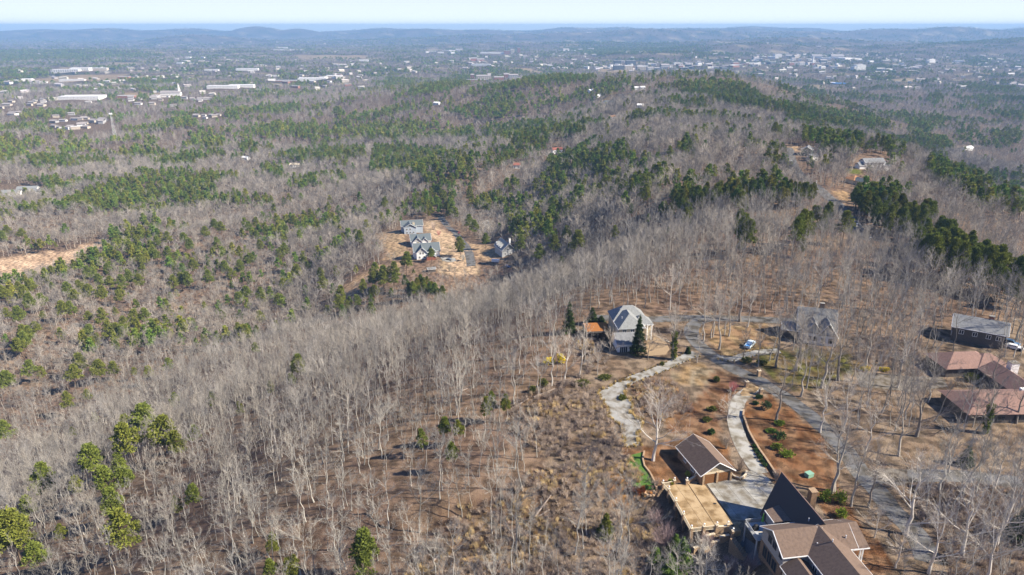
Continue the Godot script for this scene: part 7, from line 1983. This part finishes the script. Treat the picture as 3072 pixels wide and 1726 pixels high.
func sort_pads():
	for q in pads:
		for i in range(floori((q.x - q.z) / 80.0), floori((q.x + q.z) / 80.0) + 1):
			for j in range(floori((q.y - q.z) / 80.0), floori((q.y + q.z) / 80.0) + 1):
				var key := Vector2i(i, j)
				if not pad_cells.has(key):
					pad_cells[key] = []
				pad_cells[key].append(q)
	for n in get_children():
		if n.has_meta("category") and n.get_meta("category") == "house" and n.position.z > -330.0:
			house_pads.append(Vector3(n.position.x, n.position.z, 7.5))
	house_pads.append_array([Vector3(50, -97, 9), Vector3(56, -88, 12), Vector3(55, -76, 13), Vector3(38, -114, 9), Vector3(47, -120, 10), Vector3(42, -128, 8)])
	house_pads.append_array([Vector3(127.3, -175.5, 9.00), Vector3(133.4, -174.9, 9.00), Vector3(117.9, -152.6, 9.00), Vector3(122.4, -152.4, 10.00), Vector3(127.7, -152.4, 10.00), Vector3(133.1, -162.0, 9.00)])
	parks.append(zone([Vector2(93.37, -199.9), Vector2(108.2, -199.9), Vector2(119.1, -192.5), Vector2(138.2, -202.5), Vector2(155.3, -212.4), Vector2(174.2, -215.1), Vector2(149.6, -179.1), Vector2(119.3, -175.0), Vector2(100.3, -167.2), Vector2(93.71, -181.2)], {"share": 0.8}))
	parks.append(zone([Vector2(88.51, -123.1), Vector2(110.0, -121.7), Vector2(95.20, -95.43), Vector2(73.35, -95.43), Vector2(76.53, -104.5), Vector2(80.18, -115.0)], {"share": 0.8}))
	parks.append(zone([Vector2(85.11, -163.9), Vector2(108.9, -161.7), Vector2(111.0, -149.2), Vector2(124.2, -147.8), Vector2(122.4, -142.4), Vector2(80.84, -142.4), Vector2(78.84, -154.2)], {"share": 0.65}))
	parks.append(zone([Vector2(111.8, -238.8), Vector2(129.6, -240.4), Vector2(147.5, -237.5), Vector2(137.9, -204.9), Vector2(120.2, -179.8), Vector2(100.3, -178.5), Vector2(101.4, -190.9), Vector2(94.14, -192.4)], {"share": 0.9}))
	parks.append(zone([Vector2(78.87, -192.4), Vector2(96.70, -189.5), Vector2(87.16, -167.4), Vector2(80.76, -162.8), Vector2(73.85, -167.4), Vector2(71.84, -172.2)], {"share": 0.55}))
	parks.append(zone([Vector2(59.87, -204.9), Vector2(83.17, -208.3), Vector2(76.74, -189.5), Vector2(64.82, -187.4), Vector2(60.33, -193.9)], {"share": 0.16}))
	parks.append(zone([Vector2(7.50, -183.9), Vector2(14.22, -193.4), Vector2(21.98, -194.5), Vector2(22.51, -184.2), Vector2(27.77, -179.9), Vector2(25.77, -173.5), Vector2(18.60, -171.4), Vector2(10.98, -169.0)], {"share": 0.35}))
	parks.append(zone([Vector2(-14.69, -101.0), Vector2(-13.71, -118.3), Vector2(-3.93, -119.9), Vector2(4.61, -125.2), Vector2(7.15, -116.4), Vector2(17.70, -112.8), Vector2(23.61, -108.0), Vector2(27.35, -97.79)], {"share": 0.5}))

func seen(p: Vector3) -> bool:
	var q := in_photo(p)
	return q.x > -0.015 and q.x < 1.015 and q.y < 1.03

func build_woods():
	landmarks = landmarks.filter(func(m): return m[1].y > 0.24)
	for q in [["the lower left corner of the photo", 0.0, 1.0], ["the middle of the lower edge", 0.42, 1.0], ["the left edge at mid height", 0.0, 0.62], ["the sandy field", 0.06, 0.45], ["the lower edge left of centre", 0.22, 1.0]]:
		landmarks.append([q[0], Vector2(q[1], q[2])])
	landmark("the big pine clump at lower left", Vector3(-119.5, -42.18, -191.6))
	landmark("the bright pine by the lower edge", Vector3(-28.46, -9.48, -106.6))
	landmark("the fallen trunks at the brush edge", Vector3(4.49, -4.28, -117.0))
	landmark("the dark pine clump at the left", Vector3(-282.3, -126.3, -473.2))
	landmark("the big pine stand in the valley", Vector3(-483.1, -126.6, -926.6))
	landmark("the shaded top of the subdivision street", Vector3(-69.28, -95.36, -683.1))
	landmark("the tan slope below the subdivision", Vector3(-117.8, -93.13, -496.6))
	landmark("the ridge road bend", Vector3(208.6, -14.10, -450.0))
	landmark("the dark pines at the right edge", Vector3(180.3, -2.73, -245.2))
	landmark("the pines below the ridge road", Vector3(203.5, -9.56, -368.2))
	landmark("the bare hollow left of the ridge road", Vector3(145.4, -10.80, -382.8))
	landmark("the cross lane", Vector3(45.85, -0.00, -210.7))
	landmark("the lower right corner of the photo", Vector3(89.59, -0.00, -97.91))
	landmark("the side lane at the right", Vector3(92.63, -0.00, -125.6))
	var near := []
	var near_pines := []
	for i in 18:
		var plan = NEAR_PLAN.duplicate()
		var pale := 1.3 if i % 6 < 3 else 0.8
		plan.bark = Color(0.355, 0.34, 0.305) * pale
		plan.limbs = 5 + i % 4
		var pair = bare_tree(100 + i, 17.0, 2.7 + 1.0 * (i % 3), 0.36 + 0.07 * (i % 5), plan, 0.0050 + 0.0012 * (i % 4))
		near.append([pair[0].done(M.bark), pair[1].done(M.bark)])
	for i in 8:
		var hue := Color(1.14, 1.03, 1.0) if i % 4 > 1 else Color(1.0, 1.0, 1.0)
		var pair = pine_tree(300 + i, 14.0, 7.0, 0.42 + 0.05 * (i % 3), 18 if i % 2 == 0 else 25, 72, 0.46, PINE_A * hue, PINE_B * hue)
		near_pines.append([pair[0].done(M.bark), pair[1].done(M.needles)])
	var mid := []
	var mid_pines := []
	for i in 7:
		mid.append(joined(bare_tree(500 + i, 15.0, 6.0, 0.32 + 0.04 * (i % 4), MID_PLAN), M.bark))
	for i in 5:
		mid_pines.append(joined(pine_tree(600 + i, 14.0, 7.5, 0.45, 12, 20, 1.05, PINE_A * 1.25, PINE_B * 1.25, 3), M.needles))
	var far := []
	var far_pines := []
	for i in 4:
		far.append(joined(bare_tree(700 + i, 15.0, 7.0, 0.30, FAR_PLAN), M.bark))
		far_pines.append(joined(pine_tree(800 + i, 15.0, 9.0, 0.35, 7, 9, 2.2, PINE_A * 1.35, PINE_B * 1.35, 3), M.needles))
	var wide := []
	var wide_pines := []
	for i in 4:
		wide.append(stretched(far[i], Vector3(1.75, 1.0, 1.75)))
		wide_pines.append(stretched(far_pines[i], Vector3(1.75, 1.0, 1.75)))
	var widest := []
	var widest_pines := []
	for i in 4:
		widest.append(stretched(far[i], Vector3(3.2, 1.0, 3.2)))
		widest_pines.append(stretched(far_pines[i], Vector3(3.2, 1.0, 3.2)))
	# where each kind stands: [place, turn, size, tint]
	var woods := {"near": [], "pine": [], "mid": [], "mid_pine": [], "far": [], "far_pine": [], "wide": [], "wide_pine": [], "widest": [], "widest_pine": []}
	var singles := [Vector3(-135.0, -220.2, 9.24), Vector3(-118.3, -184.5, 7.85), Vector3(-109.8, -185.2, 7.84), Vector3(-103.3, -182.8, 5.15), Vector3(-103.0, -191.1, 3.74), Vector3(-163.1, -254.1, 5.68), Vector3(-128.9, -180.0, 6.70), Vector3(-113.6, -162.2, 6.10), Vector3(-105.5, -150.2, 5.27), Vector3(-110.6, -166.1, 5.25), Vector3(-120.7, -179.2, 4.09), Vector3(-79.88, -142.0, 3.71), Vector3(-83.41, -142.0, 2.07), Vector3(-91.48, -131.9, 7.08), Vector3(-127.9, -142.9, 9.01), Vector3(-116.9, -136.0, 5.33), Vector3(-150.3, -183.2, 6.90), Vector3(-153.6, -191.8, 3.32), Vector3(-268.0, -314.0, 8.84), Vector3(-267.2, -373.3, 11.19), Vector3(-257.1, -382.1, 10.36), Vector3(-249.9, -386.2, 6.27), Vector3(-276.5, -394.9, 8.54), Vector3(-253.7, -343.8, 6.65), Vector3(-217.1, -293.2, 3.28), Vector3(-155.7, -278.6, 4.60), Vector3(-121.5, -245.0, 4.04), Vector3(-210.9, -379.0, 6.14), Vector3(-218.6, -371.3, 6.04), Vector3(-234.0, -382.4, 4.14), Vector3(-307.4, -391.3, 9.55), Vector3(-301.1, -394.9, 5.35), Vector3(-332.4, -423.7, 12.47), Vector3(-339.5, -438.7, 10.50), Vector3(-308.8, -373.9, 8.18), Vector3(-82.83, -237.4, 5.13), Vector3(-83.05, -232.1, 3.14), Vector3(-180.5, -418.9, 11.13), Vector3(-278.7, -452.4, 18.01), Vector3(-249.1, -355.9, 4.88), Vector3(-88.37, -222.5, 2.43), Vector3(-93.47, -208.0, 2.29), Vector3(-50.57, -116.8, 2.44), Vector3(-47.60, -108.1, 2.95), Vector3(-43.61, -107.8, 1.96), Vector3(-216.1, -309.9, 3.44), Vector3(-141.5, -165.3, 4.36), Vector3(-131.7, -173.3, 3.50), Vector3(-117.4, -144.6, 2.58)]
	singles += [Vector3(-28.46, -106.6, 4.81), Vector3(-28.01, -102.7, 3.67), Vector3(-84.21, -242.2, 5.95), Vector3(-16.36, -143.2, 2.77), Vector3(-12.34, -140.9, 1.89), Vector3(-1.70, -149.1, 2.41), Vector3(-4.62, -151.6, 1.56), Vector3(-6.32, -149.2, 1.32), Vector3(-20.84, -139.4, 1.25), Vector3(-43.95, -108.6, 2.11), Vector3(-13.02, -130.9, 1.58)]
	singles += [Vector3(-284.7, -477.9, 14.91), Vector3(-279.2, -484.1, 12.42), Vector3(-285.9, -465.3, 12.00), Vector3(-284.4, -453.2, 10.05), Vector3(-288.4, -448.5, 9.96), Vector3(-306.4, -472.1, 8.67), Vector3(-318.7, -476.8, 6.11), Vector3(-337.3, -480.3, 9.65), Vector3(-333.3, -483.7, 7.94), Vector3(-370.2, -505.2, 9.17), Vector3(-400.7, -538.4, 8.74), Vector3(-398.7, -523.8, 7.58), Vector3(-411.5, -523.2, 10.42), Vector3(-372.8, -492.8, 8.07), Vector3(-381.4, -480.0, 6.14), Vector3(-360.4, -465.5, 11.09), Vector3(-350.3, -475.5, 5.21), Vector3(-341.3, -452.4, 6.67), Vector3(-340.0, -438.7, 8.93), Vector3(-333.4, -427.0, 8.74), Vector3(-303.8, -449.4, 7.48), Vector3(-319.1, -520.4, 6.60), Vector3(-309.2, -496.6, 4.53), Vector3(-349.5, -513.5, 10.24), Vector3(-359.9, -539.8, 8.76), Vector3(-369.7, -536.7, 8.72), Vector3(-346.9, -527.9, 8.59), Vector3(-336.2, -524.3, 10.43), Vector3(-344.2, -553.6, 10.96), Vector3(-358.0, -563.7, 8.10), Vector3(-336.0, -556.8, 9.01), Vector3(-333.4, -567.1, 9.16), Vector3(-323.2, -563.2, 8.09), Vector3(-335.9, -592.3, 9.52), Vector3(-344.9, -610.8, 8.69), Vector3(-289.5, -566.9, 14.24), Vector3(-281.7, -565.0, 10.15), Vector3(-292.6, -558.1, 10.04), Vector3(-295.0, -605.8, 9.71), Vector3(-267.2, -571.7, 9.23), Vector3(-285.4, -535.6, 4.84), Vector3(-250.8, -582.6, 14.59), Vector3(-260.5, -592.0, 11.62), Vector3(-246.9, -592.2, 10.57), Vector3(-245.3, -612.4, 10.87)]
	singles += [Vector3(-285.4, -614.0, 5.45), Vector3(-293.5, -659.8, 8.13), Vector3(-252.2, -661.6, 6.99), Vector3(-216.8, -630.6, 7.80), Vector3(-221.0, -625.8, 6.64), Vector3(-186.4, -561.4, 11.05), Vector3(-191.6, -541.5, 6.82), Vector3(-183.6, -465.2, 6.81), Vector3(-222.0, -533.9, 13.53), Vector3(-222.7, -525.4, 11.44), Vector3(-207.2, -528.5, 7.65), Vector3(-222.4, -489.5, 5.37), Vector3(-252.3, -487.4, 4.02), Vector3(-191.1, -442.0, 5.70), Vector3(-177.9, -414.8, 8.45), Vector3(-144.7, -351.4, 4.57), Vector3(-186.3, -507.6, 5.52), Vector3(-394.1, -554.0, 4.98), Vector3(-417.4, -588.6, 6.31), Vector3(-419.0, -548.4, 5.92), Vector3(-376.1, -579.7, 8.30), Vector3(-367.2, -592.0, 7.39), Vector3(-264.2, -714.2, 12.48), Vector3(-284.3, -719.2, 12.55), Vector3(-283.7, -742.8, 10.34), Vector3(-351.2, -652.9, 12.64), Vector3(-346.7, -668.5, 9.38), Vector3(-319.0, -652.1, 12.64), Vector3(-329.9, -667.3, 9.37), Vector3(-318.1, -689.9, 9.65), Vector3(-305.9, -701.5, 12.26), Vector3(-318.5, -715.1, 8.72), Vector3(-338.4, -627.3, 11.11), Vector3(-330.2, -631.1, 8.94), Vector3(-325.1, -634.6, 5.61), Vector3(-245.7, -722.8, 7.58), Vector3(-246.7, -755.9, 7.89), Vector3(-263.6, -760.0, 6.60), Vector3(-247.0, -695.6, 7.31), Vector3(-539.9, -713.5, 14.98), Vector3(-523.0, -706.7, 11.14), Vector3(-531.4, -691.7, 9.72)]
	singles += [Vector3(40.37, -486.7, 6.62), Vector3(30.40, -475.3, 10.23), Vector3(32.28, -434.7, 5.14), Vector3(19.19, -471.4, 8.35), Vector3(44.30, -438.1, 8.57), Vector3(7.57, -502.9, 8.86), Vector3(-34.73, -611.0, 15.40), Vector3(-40.72, -631.7, 9.78), Vector3(-21.82, -551.3, 6.44), Vector3(-40.87, -524.7, 7.70), Vector3(-78.92, -485.3, 9.59), Vector3(-62.81, -513.8, 5.54), Vector3(-145.0, -763.0, 16.07), Vector3(94.03, -471.5, 7.19), Vector3(93.11, -486.4, 5.55), Vector3(106.1, -407.3, 6.25), Vector3(83.85, -484.7, 4.62), Vector3(100.6, -387.6, 5.98), Vector3(37.25, -541.8, 5.22), Vector3(90.63, -384.9, 2.98), Vector3(-100.8, -477.2, 7.58), Vector3(-92.92, -470.6, 7.49), Vector3(-85.85, -467.7, 8.37)]
	singles += [Vector3(-131.7, -570.9, 8.93), Vector3(-101.0, -471.0, 6.76), Vector3(-92.09, -463.5, 8.14), Vector3(-84.62, -463.6, 6.66), Vector3(-107.2, -463.2, 5.94), Vector3(-122.0, -455.4, 8.09), Vector3(-120.9, -445.8, 7.22), Vector3(-115.1, -446.6, 5.06), Vector3(-130.9, -449.8, 5.11), Vector3(-107.7, -446.5, 5.77), Vector3(-94.55, -427.3, 5.55), Vector3(-145.0, -495.9, 7.95), Vector3(-157.0, -532.2, 5.93)]
	singles += [Vector3(225.0, -600.9, 8.78), Vector3(157.2, -315.0, 7.99), Vector3(215.9, -551.0, 5.39), Vector3(120.2, -354.7, 5.36), Vector3(264.1, -701.3, 10.15), Vector3(107.0, -313.3, 5.29), Vector3(148.6, -339.8, 3.43)]
	for q in singles:
		var size := clampf(q.z / 6.3, 0.4, 1.35)
		var d2 := Vector2(q.x, q.y).normalized()
		for k in 3:
			var gap := Vector2(q.x, q.y) - d2 * (2.0 + 4.5 * k)
			pads.append(Vector3(gap.x, gap.y, 3.4 * size))
		woods.pine.append([at(Vector2(q.x, q.y)), rng.randf() * TAU, Vector3(size, clampf(size, 0.55, 1.3) * rng.randf_range(0.9, 1.1), size), Color.WHITE])
	sort_pads()
	var rings := [[75.0, 300.0, 3.7, "near", "pine"], [300.0, 470.0, 3.9, "near", "pine"], [470.0, 1400.0, 6.6, "mid", "mid_pine"], [1400.0, 3300.0, 11.0, "far", "far_pine"], [3300.0, 7600.0, 24.0, "wide", "wide_pine"], [7600.0, 15000.0, 60.0, "widest", "widest_pine"]]
	for ring in rings:
		var r: float = ring[0]
		while r < ring[1]:
			var step: float = ring[2]
			var many := int(2.0 * r * 0.74 / step)
			for k in many:
				var w := -0.74 + 1.48 * (k + rng.randf()) / many
				var rr := r + (rng.randf() - 0.5) * step * 0.95
				var x := rr * sin(w)
				var z := -rr * cos(w)
				var p := Vector3(x, 0, z)
				var share := pine_at(x, z)
				var is_pine := rng.randf() < share
				if not is_pine and r < 470.0 and rng.randf() < clampf(0.15 - noise_a.get_noise_2d(x * 0.035, z * 0.035) * 1.6, 0.04, 0.45):
					continue
				if is_open(x, z) or is_field(x, z):
					continue
				p.y = ground(x, z)
				if not seen(p + Vector3(0, 8, 0)):
					continue
				var big := 1.0
				var tall := rng.randf_range(0.55, 1.25) * (0.78 if r < 470.0 else 0.84 if r < 1400.0 else 0.72)
				if r < 300.0:
					for q in parks:
						if inside(q, x, z) and q.share > 0.3:
							tall = rng.randf_range(0.7, 1.15)
				if r > 195.0 and r < 330.0 and x > 10.0:
					tall *= 1.12
				if young_growth(x, z):
					tall *= 0.55
				if is_pine and r >= 1400.0:
					tall *= 1.2
				var size := Vector3(big * rng.randf_range(0.82, 1.2), 1.0 + (big - 1.0) * 0.12, big * rng.randf_range(0.82, 1.2)) * tall
				if is_pine and r < 1400.0:
					size = Vector3(0.95, 1.22, 0.95) * tall
				var tone := rng.randf_range(0.66, 1.12)
				var warm := rng.randf()
				var tint := Color(tone, tone * lerpf(0.96, 1.01, warm), tone * lerpf(0.92, 1.06, warm))
				if is_pine:
					tint = Color(tone * lerpf(0.75, 1.25, warm), tone, tone * 0.9)
				woods[ring[4] if is_pine else ring[3]].append([p, rng.randf() * TAU, size, tint])
			r += step
	# the nearest of each kind are things of their own
	var closer = func(a, b): return a[0].distance_squared_to(CAMERA_AT) < b[0].distance_squared_to(CAMERA_AT)
	woods.near.sort_custom(closer)
	woods.pine.sort_custom(closer)
	var forms := ["pale slender", "pale round crowned", "pale spreading", "grey slender", "grey round crowned", "grey spreading"]
	var rest := []
	for i in near.size():
		rest.append([])
	var singled := 0
	for i in woods.near.size():
		var e = woods.near[i]
		var kind: int = i % near.size()
		if singled < 255 and seen(e[0] + Vector3(0, 6, 0)):
			singled += 1
			tree_thing("bare_hardwood", lone_label(forms[kind % 6] + " bare hardwood", e[0] + Vector3(0, 7, 0)), "tree", "bare hardwoods of the near woods", near[kind], e[0], e[1], e[2])
		else:
			rest[kind].append(e)
	var o := stuff("hardwood_forest", "bare grey hardwood forest covering the slopes beyond the nearest trees", "forest")
	for i in near.size():
		scatter(o, "hardwood_stand", joined_meshes(near[i]), rest[i])
	singled = 0
	rest = []
	for i in near_pines.size():
		rest.append([])
	for i in woods.pine.size():
		var e = woods.pine[i]
		var kind: int = i % near_pines.size()
		if singled < 290 and seen(e[0] + Vector3(0, 9, 0)):
			singled += 1
			tree_thing("pine_tree", lone_label(["ragged", "full", "olive ragged", "olive full"][kind % 4] + " pine", e[0] + Vector3(0, 9, 0)), "tree", "pines scattered through the near woods", near_pines[kind], e[0], e[1], e[2])
		else:
			rest[kind].append(e)
	o = stuff("pine_forest", "stands of dark green pines on the ridge flanks and in the valley", "forest")
	for i in near_pines.size():
		scatter(o, "pine_stand", joined_meshes(near_pines[i]), rest[i])
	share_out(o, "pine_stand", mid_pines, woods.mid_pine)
	o = stuff("valley_hardwoods", "greyish bare woods filling the valley behind the subdivision and up to the far ridge", "forest")
	share_out(o, "hardwood_stand", mid, woods.mid)
	o = stuff("plain_hardwoods", "hazy bare woods spread over the plain around the town", "forest")
	share_out(o, "hardwood_stand", far, woods.far)
	share_out(o, "hardwood_stand", wide, woods.wide)
	share_out(o, "hardwood_stand", widest, woods.widest)
	o = stuff("plain_pines", "hazy dark pine belts on the plain out to the horizon", "forest")
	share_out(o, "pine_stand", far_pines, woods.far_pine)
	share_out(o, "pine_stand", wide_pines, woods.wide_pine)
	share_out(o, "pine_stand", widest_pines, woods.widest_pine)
	print("trees ", woods.near.size(), " ", woods.pine.size(), " ", woods.mid.size(), " ", woods.mid_pine.size(), " ", woods.far.size(), " ", woods.far_pine.size())

func joined_meshes(pair) -> ArrayMesh:
	var m := ArrayMesh.new()
	for k in 2:
		m.add_surface_from_arrays(Mesh.PRIMITIVE_TRIANGLES, pair[k].surface_get_arrays(0))
		m.surface_set_material(k, pair[k].surface_get_material(0))
	return m

func share_out(o: Node3D, called: String, kinds, list):
	for i in kinds.size():
		var own := []
		for k in range(i, list.size(), kinds.size()):
			own.append(list[k])
		scatter(o, called, kinds[i], own)

func stretched(mesh: ArrayMesh, by: Vector3) -> ArrayMesh:   # a clump of several crowns for the far plain
	var m := ArrayMesh.new()
	for k in mesh.get_surface_count():
		var a := mesh.surface_get_arrays(k)
		var v: PackedVector3Array = a[Mesh.ARRAY_VERTEX]
		var n: PackedVector3Array = a[Mesh.ARRAY_NORMAL]
		for i in v.size():
			v[i] *= by
			n[i] = (n[i] / by).normalized()
		a[Mesh.ARRAY_VERTEX] = v
		a[Mesh.ARRAY_NORMAL] = n
		m.add_surface_from_arrays(Mesh.PRIMITIVE_TRIANGLES, a)
		m.surface_set_material(k, mesh.surface_get_material(k))
	return m
